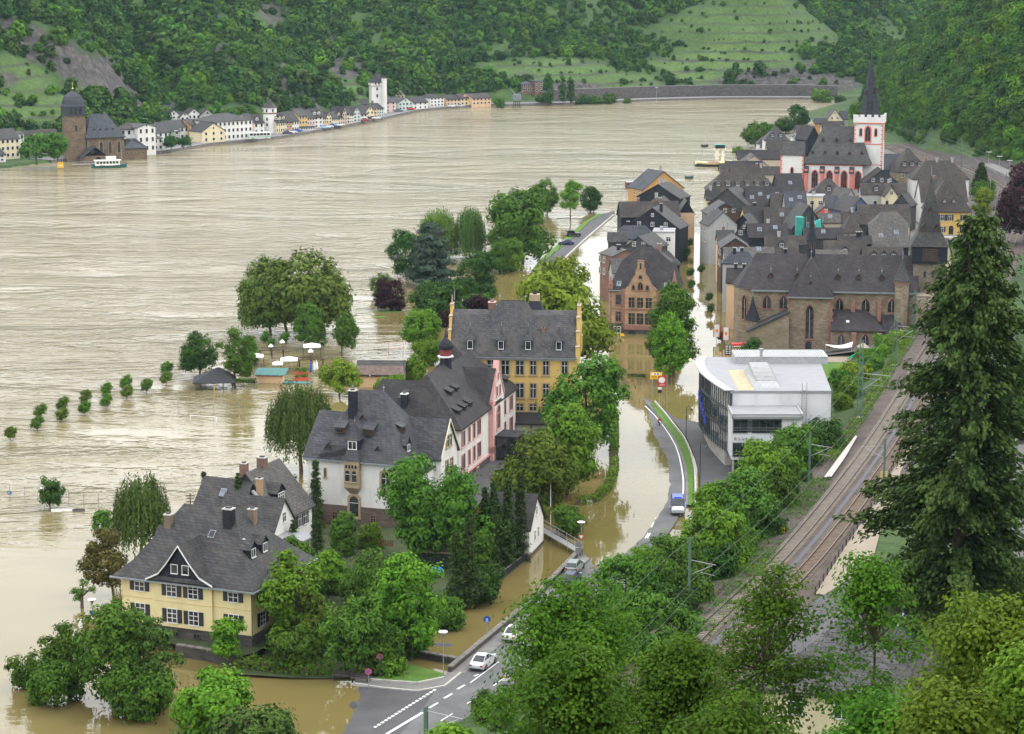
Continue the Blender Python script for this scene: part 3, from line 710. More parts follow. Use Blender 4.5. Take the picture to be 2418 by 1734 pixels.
# ------------------------------------------------------------------ white school with pink window frames
def school():
 A,a,W = FR((1083,1009),(1217,911),9.5)
 b = Bld('white_school','long white school with pink window frames, big dark hip roof and small onion lantern',A,a,W,12,cat='school')
 rm = M_SL[0]; D = 12.4
 walls(b,0,13,0,D,1.9,9.5,WHITE); walls(b,13,24.2,0.1,D,1.9,9.8,WHITE); walls(b,24.2,W,0,D,1.9,9.5,WHITE)
 MB().mat(STONED).prism([(-0.1,-0.1),(W + 0.1,-0.1),(W + 0.1,D + 0.1),(-0.1,D + 0.1)],-0.5,1.7).mat(PINK).prism([(-0.13,-0.13),(W + 0.13,-0.13),(W + 0.13,D + 0.13),(-0.13,D + 0.13)],1.7,2.0).build('plinth',b.t)
 mb = MB().mat(rm); loft(mb,[(-0.6,14,-0.6,D + 0.6,9.2),(0.5,14,0.6,D - 0.6,10.6),(4.6,14,6.1,6.1,16.1)],('R',)); shell(mb); r = mb.build('roof',b.t)
 mb = MB().mat(rm); loft(mb,[(14,W + 0.5,-0.5,D + 0.5,9.2),(14,W - 0.6,0.7,D - 0.8,10.4),(14,W - 6,6.1,6.1,15.6)],('L',)); shell(mb); mb.build('side_roof',r)
 # left (river) wing behind the villa
 walls(b,3,13,D,16.5,1.9,9.2,WHITE); roof(b,3,13,8,16.5,9.2,14.4,'v',0,rm,0.5,hips=(0,0.5),name='wing_roof')
 # entrance block with stepped pink gable
 roof(b,15.2,23.8,0.0,8.5,9.8,14.6,'v',0,rm,0.35,name='entrance_roof')
 g = MB().mat(WHITE); g.prism([(16.8,-0.45),(23.6,-0.45),(23.6,0.2),(16.8,0.2)],1.9,9.8); g.face((16.8,-0.45,9.8),(23.6,-0.45,9.8),(21.0,-0.45,13.6),(20.2,-0.45,15.2),(19.4,-0.45,13.6)); g.face((23.6,0.2,9.8),(16.8,0.2,9.8),(19.4,0.2,13.6),(20.2,0.2,15.2),(21.0,0.2,13.6))
 g.build('entrance_gable',b.t)
 pk = MB().mat(PINK); pk.box(16.5,17.4,-0.62,0.22,2.0,10.0)
 for z in range(8): pk.box(17.4,17.75,-0.6,-0.4,2.3 + z,2.8 + z)
 for x0,z0,x1,z1 in ((16.8,9.9,19.4,13.7),(19.4,13.7,20.2,15.4),(20.2,15.4,21.0,13.7),(21.0,13.7,23.6,9.9)):
  pk.hexa([(x0,-0.6,z0 - 0.1),(x0,0.3,z0 - 0.1),(x1,0.3,z1 - 0.1),(x1,-0.6,z1 - 0.1),(x0,-0.6,z0 + 0.3),(x0,0.3,z0 + 0.3),(x1,0.3,z1 + 0.3),(x1,-0.6,z1 + 0.3)])
 pk.box(16.5,23.7,-0.62,0.2,0.6,3.0); pk.build('pink_stonework',b.t)
 for u,n in ((2.2,2),(5.4,1),(8.0,1),(10.7,2)):
  for z in (6.2,2.8):
   b.win('F',u,z,0.75 * n + 0.35,2.2,'r',(n,0),fm=PINK,sm=PINK,sg=0.12)
 b.win('F',20.1,5.2,1.9,3.6,'a',(2,1),fm=PINK,sm=PINK,sg=0.2,off=0.47)
 for u in (19.2,21.0): b.win('F',u,10.4,0.6,1.4,'r',(0,0),fm=PINK,sm=PINK,off=0.47)
 b.win('F',20.2,12.8,0.4,1.0,'r',(0,0),fm=PINK,off=0.47)
 MB().mat(BLACKM).box(18.6,22.0,-0.52,-0.46,9.3,9.6).build('name_plate',b.t)
 for u,n in ((25.6,1),(29.4,2)):
  for z in (6.2,2.8): b.win('F',u,z,0.75 * n + 0.35,2.2,'r',(n,0),fm=PINK,sm=PINK,sg=0.12)
 for u in (9.5,): b.win('F',u,0.6,0.9,0.8,'r',(1,0),fm=PINK,sm=PINK,off=0.13,name='cellar_window')
 # dark glazed porch
 m = MB().mat(SHUT).box(17.6,22.4,-4.2,-0.65,4.3,4.55); m.mat(GLASS).box(17.9,22.1,-3.9,-0.7,1.0,4.3)
 m.mat(BLACKM)
 for q in ((17.8,-4.0),(19.9,-4.0),(22.2,-4.0),(17.8,-2.4)): m.box(q[0] - 0.08,q[0] + 0.08,q[1] - 0.08,q[1] + 0.08,0.8,4.3)
 m.build('porch',b.t)
 for u,v,z in ((3.2,0.75,10.9),(6.2,0.75,10.9),(9.2,0.75,10.9),(6.4,2.9,13.0),(9.4,2.9,13.0),(27,0.85,10.6),(30,0.85,10.6)): dormer(b,(u,v,z,0),1.7,0.35,0.9,0.9,rm,SHUT,0.9,0.3,'s',(1,0),SHUT)
 dormer(b,(2.6,8.9,11.6,-math.pi / 2),1.9,1.1,1.6,0.7,rm,WOODD,1.3,0.8,'s',(2,0),WOODD)
 chimney(b,1.6,8.6,10.8,13.6,0.45,0.45,M_SLW,M_WFR)
 # lantern with onion dome
 m = MB().mat(M_SLW).lathe([(1.0,15.0),(0.85,17.0)],(14.2,6.1),8); m.mat(M_WFR).lathe([(1.25,17.0),(1.25,17.15),(0.8,17.2)],(14.2,6.1),8)
 m.mat(plain('lantern_red',(0.2,0.03,0.03))).lathe([(0.9,17.2),(0.9,18.2)],(14.2,6.1),8); m.mat(M_SLW)
 m.lathe([(1.1,18.2),(1.15,18.7),(0.95,19.2),(0.5,19.7),(0.12,20.0),(0.04,21.0),(0,21.4)],(14.2,6.1),8); m.build('lantern',b.t)
 m = MB().mat(rm); loft(m,[(23,31,4.6,12.6,10.5),(27,27,8.6,8.6,16.6)]); m.build('tent_roof',r)
 finial(b,4.6,6.1,16.0); finial(b,8.0,16.0,14.2)
school()
# ------------------------------------------------------------------ large ochre building
def ochre():
 A,a,W = FR((1061,835),(1363,839),14); D = 11.5
 b = Bld('ochre_mansion','large ochre building with stone window frames, turreted dormers and stepped slate roof',A,a,W,D)
 rm = slate('slate_ochre',(0.105,0.105,0.115),0.75)
 walls(b,0,W,0,D,-0.5,14,YEL2); mb = MB().mat(rm)
 loft(mb,[(0.1,W - 0.2,-0.55,D + 0.5,13.7),(0.1,W - 0.2,0.6,D - 0.6,15.3),(0.1,W - 0.2,4.3,D - 4.3,19.6)],('L','R')); shell(mb); r = mb.build('roof',b.t)
 MB().mat(rm).hexa([(0.1,4.25,19.55),(W - 0.2,4.25,19.55),(W - 0.2,D - 4.25,19.55),(0.1,D - 4.25,19.55),(0.1,5.6,20.2),(W - 0.2,5.6,20.2),(W - 0.2,5.9,20.2),(0.1,5.9,20.2)]).build('ridge_cap',r)
 m = MB().mat(rm); loft(m,[(4.9,14.1,2.6,D - 2.6,17.6),(7.5,11.8,5.5,6.0,21.7)]); m.build('centre_roof',r)
 MB().mat(ZINC).box(0,W,-0.75,-0.57,13.45,13.62).mat(M_WFR).box(-0.02,W,-0.12,0.0,13.1,13.45).build('gutter',r)
 # stepped end gables
 for x0,x1 in ((-0.3,0.12),(W - 0.25,W + 0.3)):
  m = MB().mat(YEL2)
  for v0,v1,z in ((-0.4,D + 0.4,15.2),(1.2,D - 1.2,17.4),(2.8,D - 2.8,19.4),(4.6,D - 4.6,21.0)): m.box(x0,x1,v0,v1,13,z)
  m.mat(TRIM)
  for v0,v1,z in ((-0.45,1.2,15.2),(1.1,2.8,17.4),(2.7,4.6,19.4),(4.5,D - 4.5,21.0),(D - 4.6,D - 2.7,19.4),(D - 2.8,D - 1.1,17.4),(D - 1.2,D + 0.45,15.2)): m.box(x0 - 0.06,x1 + 0.06,v0,v1,z,z + 0.2)
  m.tube(((x0 + x1) / 2,D / 2,21),((x0 + x1) / 2,D / 2,22.6),0.18,0.05,5); m.build('gable_wall',b.t)
 for u in (3.3,8.2,12.5,17.35): dormer(b,(u,0.15,14.7,0),1.25,1.5,1.5,2.2,rm,M_SLW,0.75,1.2,'t',(0,0))
 for u in (2.0,4.3,6.66,8.9,11.21,13.32,15.34,18.3):
  w_ = 1.15 if u < 12 else 0.85
  b.win('F',u,10.8,w_,2.2,'r',(1,1),sm=TRIM,sg=0.22); b.win('F',u,7.1,w_,2.2,'r',(1,1),sm=TRIM,sg=0.22); b.win('F',u,5.0,1.0,1.0,'r',(1,1),sm=TRIM,sg=0.25)
 MB().mat(SHUT).hexa([(7.5,-3.2,3.3),(16,-3.2,3.3),(16,0,3.6),(7.5,0,3.6),(7.5,-3.2,3.5),(16,-3.2,3.5),(16,0,4.7),(7.5,0,4.7)]).mat(WHITE).box(7.7,15.8,-2.4,0,0.2,3.3).build('porch',b.t)
 for q in (8.0,10.6,13.2,15.6): MB().mat(BLACKM).tube((q,-3.0,-0.5),(q,-3.0,3.3),0.08).build('porch_post',b.t)
 chimney(b,6.3,6.2,17,21.3,0.55,0.6,BRICK,PINK); chimney(b,14.8,2.4,16.4,17.8,0.3,0.3,BRICK,BRICK)
 m = MB().mat(TRIM).box(12.2,13.8,7.6,9.2,17,22.4).mat(M_SLW); loft(m,[(11.6,14.4,7.0,9.8,20.0),(13,13,8.4,8.4,23.2)]); m.build('stair_gable',b.t)
 m = MB().mat(YEL2).lathe([(1.5,4),(1.5,14.8)],(-0.2,D - 1),8).mat(M_SLW).lathe([(1.9,14.6),(0.7,17.6),(0,21.2)],(-0.2,D - 1),8).mat(ZINC).tube((-0.2,D - 1,21),(-0.2,D - 1,23.4),0.1,0.02,5); m.build('corner_turret',b.t)
 for u in (7.6,11.7): finial(b,u,5.8,21.6,1.4)
ochre()
# ------------------------------------------------------------------ small white gabled house at the flooded lane
def lane_house():
 A0 = P(1250,1318,0); d = (P(1283,1282,0) - A0); ang = math.atan2(d.y,d.x)
 W = d.length
 b = Bld('white_gabled_cottage','small white cottage with steep gable facing the flooded lane, behind slim conifers',A0.xy,ang,W,6,cat='house')
 walls(b,0,W,0,6,-0.5,3.9,WHITE,7.6,'v'); roof(b,0,W,0,6,3.9,7.6,'v',0,M_SL[0],0.2)
 MB().mat(STONED).box(-0.05,W + 0.05,-0.06,0,-0.4,0.35).build('plinth',b.t)
 for q in (0.38,0.62): b.win('F',W * q,1.6,0.7,1.3,shut=0.0)
 b.win('F',W * 0.5,4.8,0.7,1.1)
lane_house()
# ------------------------------------------------------------------ modern white building (letters on its front)
def text_mesh(s,size,mat,ext=0.03,align='LEFT'):
 cu = bpy.data.curves.new('lettering','FONT'); cu.body = s; cu.size = size; cu.extrude = ext; cu.align_x = align
 o = bpy.data.objects.new('tmp',cu); COL.objects.link(o); dg = bpy.context.evaluated_depsgraph_get()
 me = bpy.data.meshes.new_from_object(o.evaluated_get(dg)); bpy.data.objects.remove(o); me.materials.clear(); me.materials.append(mat); return me
def lettering(parent,s,size,mat,loc,rz=0.0,name='lettering',ext=0.03):
 o = mobj(name,text_mesh(s,size,mat,ext),parent,loc); o.rotation_euler = (math.pi / 2,0,rz); return o
def modern():
 A0 = (32.4,323.4); b = Bld('modern_white_hall','modern white building with pale flat roofs and curved glass front beside flooded street',A0,0.0,10.3,6)
 t = b.t; MW = plaster('bright_white_render',(0.74,0.75,0.77)); fr = plain('anthracite_frame',(0.05,0.06,0.075),0.4)
 # front annex
 MB().mat(MW).box(0,10.3,0,6.2,2.85,9.2).build('annex_wall',t)
 MB().mat(ROOFW).box(0.1,10.2,-0.1,6.2,9.2,9.75).mat(METAL).box(-0.05,10.35,-0.6,-0.1,9.1,9.5).mat(MRF).box(-0.1,0.1,-0.6,6.2,9.2,9.9).box(10.2,10.4,-0.6,6.2,9.2,9.9).build('annex_roof',t)
 for z in (7.0,3.4):
  for u,w_,n in ((1.25,2.0,1),(5.1,4.2,3)): b.win('F',u,z,w_,1.75,'r',(n,0),fm=fr);
  MB().mat(fr).box(0.15,7.3,-0.09,-0.02,z + 1.85,z + 2.05).box(2.3,2.95,-0.05,0.0,z,z + 1.75).build('blind_box',t)
  MB().mat(METAL).box(0.1,7.3,-0.35,-0.31,z + 0.35,z + 0.39).box(0.1,7.3,-0.35,-0.31,z + 0.7,z + 0.74).build('railing',t)
 lettering(t,'R h e i n f e l s',0.72,METAL,(0.35,-0.04,5.75))
 # undercroft
 MB().mat(SHUT).box(0.6,10.0,1.2,6,0.2,2.85).build('undercroft',t)
 for q in (0.3,3.5,7,10): MB().mat(CONC).tube((q,0.4,0.1),(q,0.4,2.85),0.17).build('column',t)
 # main block behind, curved towards the street
 crv = [(0.3,6.2),(-0.75,11),(-1.6,16),(-2.2,21),(-2.35,26),(-2.0,31),(-1.2,34.5)]
 poly = [(15.4,6.2),(17.3,34.5)]
 outline = [crv[0],poly[0],(17.3,34.5),crv[-1]] + list(reversed(crv[1:-1]))
 MB().mat(MW).box(0.5,10.3,6.25,6.6,9.0,11.6).build('clerestory_wall',t)
 MB().mat(MW).prism([(10.3,6.3),(15.4,6.3),(17.2,34.4),(10.3,34.4)],0.3,11.6).build('main_wall',t)
 r = MB().mat(ROOFW).prism(outline,11.6,12.0).build('main_roof',t)
 m = MB().mat(MRF)
 for (x0,y0),(x1,y1) in zip(crv,crv[1:]): m.hexa([(x0 - 0.9,y0,11.95),(x0 + .5,y0,11.95),(x1 + .5,y1,11.95),(x1 - 0.9,y1,11.95),(x0 - 0.9,y0,12.12),(x0 + .5,y0,12.12),(x1 + .5,y1,12.12),(x1 - 0.9,y1,12.12)])
 m.build('curved_parapet',r)
 gl = glassm('facade_glass',(0.05,0.065,0.075),0.05); g = MB(); k = MB().mat(fr)
 for (x0,y0),(x1,y1) in zip(crv,crv[1:]):
  g.mat(gl).hexa([(x0 - 0.1,y0,2.8),(x0 + 0.3,y0,2.8),(x1 + 0.3,y1,2.8),(x1 - 0.1,y1,2.8),(x0 - 0.1,y0,11.6),(x0 + 0.3,y0,11.6),(x1 + 0.3,y1,11.6),(x1 - 0.1,y1,11.6)])
  for q in range(4):
   x = x0 + (x1 - x0) * q / 4; y = y0 + (y1 - y0) * q / 4; k.tube((x - 0.3,y,2.4),(x - 0.3,y,11.9),0.06,n=4)
  for z in (2.7,5.7,8.8): k.hexa([(x0 - 0.3,y0,z),(x0 + 0.1,y0,z),(x1 + 0.1,y1,z),(x1 - 0.3,y1,z),(x0 - 0.3,y0,z + 0.25),(x0 + 0.1,y0,z + 0.25),(x1 + 0.1,y1,z + 0.25),(x1 - 0.3,y1,z + 0.25)])
 g.build('glass_facade',t); k.build('facade_mullions',t)
 MB().mat(fr).box(0.3,0.45,5.9,6.25,2.8,11.6).box(-0.5,1.0,6.0,6.2,5.7,6.0).build('corner_frame',t)
 MB().mat(CONC).prism([(-0.2,8),(10.2,8),(10.2,34),(-0.6,34),(-1.6,28),(-1.5,20),(-0.9,14)],-0.3,2.7).build('base_wall',t)
 bl = plain('blue_letters',(0.03,0.05,0.55))
 for i,ch in enumerate('MUSEUM'[:0] or 'IIIII'): MB().mat(bl).box(-2.95 - 0.12 * i * 0,-2.75,24 - 2.6 * i,24.9 - 2.6 * i,7.4 - 0.5 * i,8.5 - 0.5 * i).build('blue_letter',t)
 # roof details
 m = MB().mat(MRF).hexa([(4.0,8.5,12.0),(8.0,8.5,12.0),(8.0,22,12.0),(4.0,22,12.0),(4.6,9.5,12.8),(7.6,9.5,12.8),(7.4,21,13.6),(4.6,21,13.6)])
 for q in range(14): m.box(4.45,7.7,9.8 + q * 0.8,10.0 + q * 0.8,12.75,12.95 + q * 0.05)
 m.build('skylight_box',r); MB().mat(plain('gravel_strip',(0.42,0.33,0.2),var=0.3)).box(1.5,3.9,6.5,23,12.0,12.03).build('gravel_strip',r)
 m = MB().mat(MRF).box(3.2,18.0,28.5,34.8,11.9,13.1)
 for q in range(36): m.box(3.4 + q * 0.4,3.52 + q * 0.4,28.3,34.9,13.1,13.2)
 m.build('plant_room',r); MB().mat(METAL).tube((7.2,27.6,12),(7.2,27.6,14.3),0.22).tube((7.2,27.6,14.3),(7.2,27.6,14.6),0.4).build('flue',r)
 m = MB().mat(METAL)
 for x in (11.0,11.7): m.tube((x,6.0,3.0),(x,6.0,13.2),0.05,n=4)
 for z in range(24): m.tube((11.0,6.0,3.3 + z * 0.4),(11.7,6.0,3.3 + z * 0.4),0.03,n=4)
 m.build('ladder',t)
modern()
# ------------------------------------------------------------------ sandstone town house with carved gable
def townhall():
 A0 = P(1441,683,9.0); b = Bld('sandstone_house','sandstone house with carved gable and dark slate roof standing in floodwater',A0.xy,-0.2,13.2,11)
 W,D = 13.2,11.0; t = b.t; rm = M_SL[0]; SS = SANDST
 walls(b,0,W,0,D,1.9,9,SS); MB().mat(STONED).prism([(-0.1,-0.1),(W + 0.1,-0.1),(W + 0.1,D),(-0.1,D)],-0.6,2.0).build('plinth',t)
 mb = MB().mat(rm); loft(mb,[(-0.4,W + 0.4,-0.4,D + 0.4,8.9),(1.6,W - 1.2,4.2,D - 3.0,14.2),(5.2,7.6,6.2,7.2,17.2)]); shell(mb); r = mb.build('roof',t)
 g = MB().mat(SS); g.box(2.9,9.7,-0.55,0.6,1.9,9.0); g.build('bay',t)
 gv = [(2.9,9.0),(9.7,9.0),(8.6,10.0),(7.9,11.4),(7.3,12.2),(7.3,13.2),(6.95,13.6),(6.95,15.0),(5.55,15.0),(5.55,13.6),(5.2,13.2),(5.2,12.2),(4.6,11.4),(3.9,10.0)]
 g = MB().mat(SS); g.face(*[(x,-0.55,z) for x,z in gv]); g.face(*[(x,-0.15,z) for x,z in reversed(gv)])
 for p,q in zip(gv,gv[1:] + gv[:1]): g.face((p[0],-0.15,p[1]),(q[0],-0.15,q[1]),(q[0],-0.55,q[1]),(p[0],-0.55,p[1]))
 g.mat(REDST)
 for p,q in zip(gv[1:],gv[2:]): g.hexa([(p[0],-0.66,p[1] - 0.08),(p[0],-0.05,p[1] - 0.08),(q[0],-0.05,q[1] - 0.08),(q[0],-0.66,q[1] - 0.08),(p[0],-0.66,p[1] + 0.14),(p[0],-0.05,p[1] + 0.14),(q[0],-0.05,q[1] + 0.14),(q[0],-0.66,q[1] + 0.14)])
 gb = g.build('gable',t)
 mb = MB().mat(rm); loft(mb,[(3.3,9.3,-0.1,5,9.2),(6.25,6.25,-0.1,6,13.3)],('F','B')); mb.build('gable_roof',r)
 fm = plain('window_frame_brown',(0.28,0.2,0.14))
 for u in (1.7,11.6):
  b.win('F',u,5.9,1.1,2.0,fm=SHUT,sm=REDST); b.win('F',u,2.5,1.0,1.9,fm=fm,sm=REDST)
 for u in (4.5,6.25,8.0): b.win('F',u,5.4,1.25,2.1,fm=fm,sm=SS,off=0.56)
 for u in (4.55,6.25,7.95): b.win('F',u,2.0,1.35,2.3,fm=fm,sm=SS,off=0.56)
 b.win('F',6.25,9.1,0.95,1.6,'p',(1,0),fm=REDST,sm=REDST,off=0.56)
 for u in (4.8,7.7): b.win('F',u,9.1,0.55,1.0,'p',(0,0),fm=REDST,sm=REDST,off=0.56)
 b.win('F',6.25,11.3,0.75,0.75,'o',(0,0),fm=REDST,off=0.56); b.win('F',6.25,13.4,0.3,1.2,'p',(0,0),fm=REDST,off=0.56)
 m = MB().mat(REDST)
 for k in range(12):
  e = 0.15 * (k % 2)
  for x in (2.85,9.75): m.box(x - 0.25 - e,x + 0.25 + e,-0.6,-0.3,2.0 + k * 0.6,2.55 + k * 0.6)
  m.box(-0.15,0.25 + e,-0.05,0.2,2.0 + k * 0.58,2.5 + k * 0.58)
 m.box(-0.08,W + 0.08,-0.08,0.02,4.9,5.05).box(2.85,9.75,-0.64,-0.5,4.9,5.05).box(2.9,9.7,-0.75,-0.5,0.9,1.95); m.build('red_quoins',t)
 MB().mat(STONED).box(2.9,9.7,-0.6,0,-0.5,1.0).build('bay_plinth',t); b.win('F',4.6,-0.3,1.9,1.0,'a',(0,0),fm=STONED,off=0.62,name='cellar_arch')
 b.win('F',1.5,0.1,1.3,1.2,off=0.1)
 for u,v,z,h in ((0.1,0.1,8.8,3.2),(W - 0.3,1.5,8.8,4.6)):
  MB().mat(REDST).box(u - 0.45,u + 0.45,v - 0.4,v + 0.4,8.4,8.4 + h * 0.55).tube((u,v,8.4 + h * 0.55),(u,v,8.4 + h),0.4,0.08,4).build('pinnacle',t)
 chimney(b,9.0,7.2,13.5,17.6,0.4,0.4,REDST); chimney(b,3.6,7.0,12,15.4,0.35,0.35,REDST)
 skylight(b,1.7,0.2,9.7,0.7,1.0,0.86); skylight(b,11.4,0.2,9.7,0.7,1.0,0.86)
 for x0,x1 in ((-0.3,2.9),(9.7,W + 0.3)): MB().mat(ZINC).box(x0,x1,-0.55,-0.4,8.7,8.88).build('gutter',r)
townhall()
# ------------------------------------------------------------------ dark parish church with stone tower
def gothic(b,f,u,z,w,h,**kw): return b.win(f,u,z,w,h,'p',(1,0),fm=PINK_L,sm=REDST,sg=0.2,**kw)
PINK_L = plain('tracery_stone',(0.45,0.36,0.31))
def parish():
 A0 = P(1775,682,12.0); an = -0.13; b = Bld('quarry_stone_church','dark quarry-stone church with purple-brown slate roofs, square tower and timber belfry',A0.xy,an,31.0,12.5,cat='church')
 t = b.t; rm = slate('slate_purple',(0.062,0.054,0.062),0.25); ST = STONE; W = 30; D = 12.5
 walls(b,0,W + 1.5,0,D,-0.5,12,ST)
 MB().mat(ST).prism([(0,0),(0,D),(-2.6,D - 2.6),(-3.6,D / 2),(-2.6,2.6)],-0.5,12).build('apse_wall',t)
 mb = MB().mat(rm); loft(mb,[(0,W + 2,-0.5,D + 0.5,11.9),(0.6,W + 2,D / 2,D / 2,18.2)],('L',)); shell(mb); r = mb.build('roof',t)
 ap = [(0,-0.5),(-2.9,2.3),(-4.1,D / 2),(-2.9,D - 2.3),(0,D + 0.5)]; m = MB().mat(rm)
 for p,q in zip(ap,ap[1:]): m.face((q[0],q[1],11.9),(p[0],p[1],11.9),(0.6,D / 2,18.2))
 m.build('apse_roof',r)
 for x0,x1 in ((-0.1,7.2),(15.6,W + 2)): MB().mat(ZINC).box(x0,x1,-0.72,-0.52,11.55,11.85).build('gutter',r)
 # transept
 walls(b,7.4,15.3,-3.4,3,-0.5,11.4,ST); m = MB().mat(rm); loft(m,[(6.9,15.8,-3.9,6,11.2),(11.35,11.35,0.6,D / 2,18.0)],('B',)); shell(m); m.build('transept_roof',r)
 MB().mat(ZINC).box(6.9,15.8,-4.1,-3.9,10.9,11.15).build('transept_gutter',r)
 m = MB().mat(REDST)
 for x in (7.3,15.4):
  for k in range(18): e = 0.18 * (k % 2); m.box(x - 0.2 - e,x + 0.2 + e,-3.5,-3.1,-0.4 + k * 0.62,0.15 + k * 0.62)
 m.build('quoins',t)
 gothic(b,'F',11.3,3.0,1.5,6.6,at=(11.3,-3.42,0)); b.win('F',11,0.0,1.2,2.5,'a',(0,0),fm=WOODD,sm=REDST,at=(11.2,-3.42,0),name='door')
 for u in (3.0,6.2): gothic(b,'F',u,8.2,1.5,2.6)
 for u in (17.0,22.0,27.0): gothic(b,'F',u,7.9,1.5,2.6)
 gothic(b,'F',0,5.8,1.2,4.8,at=(-1.35,1.2,-0.77))
 # side aisle
 walls(b,15.4,25.2,-5.2,0,-0.5,5.3,ST); m = MB().mat(rm); loft(m,[(15.4,25.8,-5.8,0.0,5.1),(15.4,22.0,-0.05,0.0,8.3)],('L',)); shell(m); m.build('aisle_roof',r)
 for u in (17.4,22.0): gothic(b,'F',u,2.0,1.3,2.4,at=(u,-5.22,0))
 for u in (19.8,24.6): MB().mat(REDST).box(u - 0.45,u + 0.45,-6.0,-5.1,-0.5,4.6).hexa([(u - 0.45,-6.0,4.6),(u + 0.45,-6.0,4.6),(u + 0.45,-5.1,4.6),(u - 0.45,-5.1,4.6),(u - 0.45,-5.2,5.0),(u + 0.45,-5.2,5.0),(u + 0.45,-5.1,5.0),(u - 0.45,-5.1,5.0)]).build('buttress',t)
 for u in (19.6,24.6): MB().mat(REDST).box(u - 0.4,u + 0.4,-0.75,0.0,6.0,10.2).build('buttress',t)
 walls(b,25.4,29.4,-4.0,0,-0.5,4.4,ST); m = MB().mat(rm); loft(m,[(25.2,29.9,-4.5,0,4.2),(25.2,28.0,-0.4,0,7.4)],('L',)); shell(m); m.build('chapel_roof',r)
 for u in (26.6,28.6): b.win('F',u,1.6,0.6,1.4,'a',(0,0),fm=REDST,sm=REDST,at=(u,-4.02,0))
 # left annex with lean-to roof and small turret
 m = MB().mat(masonry('pale_rubble',(0.30,0.24,0.16),(0.40,0.33,0.22),(0.40,0.34,0.24))); m.face((-0.5,-4.6,-0.5),(7.4,-4.6,-0.5),(7.4,-4.6,8.0),(-0.5,-4.6,4.2)); m.face((-0.5,0,-0.5),(-0.5,-4.6,-0.5),(-0.5,-4.6,4.2),(-0.5,0,4.2)); m.build('annex_wall',t)
 MB().mat(M_SLWG).hexa([(-0.9,-5.0,4.1),(7.4,-5.0,8.1),(7.4,0,8.1),(-0.9,0,4.1),(-0.9,-5.0,4.4),(7.4,-5.0,8.4),(7.4,0,8.4),(-0.9,0,4.4)]).build('annex_roof',r)
 MB().mat(ST).lathe([(1.2,-0.5),(1.2,6.2)],(0.3,-1.5),8).mat(M_SLW).lathe([(1.5,6.1),(0.6,8.6),(0,11.0)],(0.3,-1.5),8).mat(ZINC).tube((0.3,-1.5,11),(0.3,-1.5,12.4),0.09,0.02,5).build('stair_turret',t)
 # round stair turret by the tower
 MB().mat(STONE).lathe([(1.35,-0.5),(1.35,14.0)],(28.8,-0.6),10).mat(REDST).lathe([(1.5,13.6),(1.5,14.3)],(28.8,-0.6),10).mat(M_SLWG).lathe([(1.75,14.2),(0.7,16.6),(0,18.6)],(28.8,-0.6),10).mat(ZINC).tube((28.8,-0.6,18.5),(28.8,-0.6,20),0.08,0.02,5).build('round_turret',t)
 # tower
 tu0,tu1,tv0,tv1 = 31.0,37.0,2.5,8.5
 MB().mat(masonry('tower_stone',(0.22,0.18,0.13),(0.34,0.29,0.22),(0.26,0.22,0.17))).box(tu0,tu1,tv0,tv1,-0.5,17.2).build('tower',t)
 MB().mat(STONE).box(W + 1.5,W + 5.0,-2.0,2.5,-0.5,11.5).build('tower_porch',t)
 m = MB().mat(M_SLW).box(tu0 - 0.4,tu1 + 0.4,tv0 - 0.4,tv1 + 0.4,17.2,20.6)
 for k in range(7): m.mat(WOODD).box(32.6,35.6,tv0 - 0.5,tv0 - 0.38,17.7 + k * 0.36,17.95 + k * 0.36)
 m.build('belfry',t)
 sp = slate('slate_spire',(0.075,0.078,0.075),0.55); m = MB().mat(sp); cu,cv = (tu0 + tu1) / 2,(tv0 + tv1) / 2
 q4 = [(tu0 - 0.7,tv0 - 0.7,20.5),(tu1 + 0.7,tv0 - 0.7,20.5),(tu1 + 0.7,tv1 + 0.7,20.5),(tu0 - 0.7,tv1 + 0.7,20.5)]; k4 = [(cu + 2.2 * sx,cv + 2.2 * sy,23.2) for sx,sy in ((-1,-1),(1,-1),(1,1),(-1,1))]; j4 = [(cu + 1.0 * sx,cv + 1.0 * sy,29.5) for sx,sy in ((-1,-1),(1,-1),(1,1),(-1,1))]; ap = (cu,cv,34.0)
 for i in range(4): j = (i + 1) % 4; m.face(q4[i],q4[j],k4[j],k4[i]); m.face(k4[i],k4[j],j4[j],j4[i]); m.face(j4[i],j4[j],ap)
 m.mat(ZINC).tube(ap,(cu,cv,36),0.06,0.02,5); m.build('spire',t)
 for du,dz in ((-1.2,23.4),(1.2,23.4),(0,26.6)): dormer(b,(cu + du,cv - 2.35 + (dz - 23.4) * 0.24,dz,0),0.7,0.6,0.8,0.7,sp,WOODD,0,0)
 for x in (33.2,34.8): b.win('F',x,14.6,0.4,1.0,'r',(0,0),fm=SHUT,at=(x,tv0 - 0.02,0))
 b.win('F',32.2,11.0,0.4,1.2,'a',(0,0),fm=SHUT,at=(32.2,tv0 - 0.02,0))
 # ridge turret and roof hatches
 m = MB().mat(M_SLW).lathe([(0.95,16.6),(0.8,19.2)],(11.3,D / 2),6).mat(WOODD)
 for k in range(6): a_ = math.pi / 3 * k; m.tube((11.3 + 0.75 * math.cos(a_),D / 2 + 0.75 * math.sin(a_),19.2),(11.3 + 0.75 * math.cos(a_),D / 2 + 0.75 * math.sin(a_),21.0),0.1,n=4)
 m.mat(M_SLW).lathe([(1.1,21.0),(0.55,23),(0.3,26),(0,29)],(11.3,D / 2),6).mat(ZINC).tube((11.3,D / 2,29),(11.3,D / 2,30.4),0.06,0.02,4); m.build('ridge_turret',t)
 for u in (3.6,8.7,16.6,20.6,25.0):
  dormer(b,(u,1.6,14.0,0),0.8,0.5,0.9,0.5,rm,WOODD,0,0); finial(b,u,2.2,15.0,1.2)
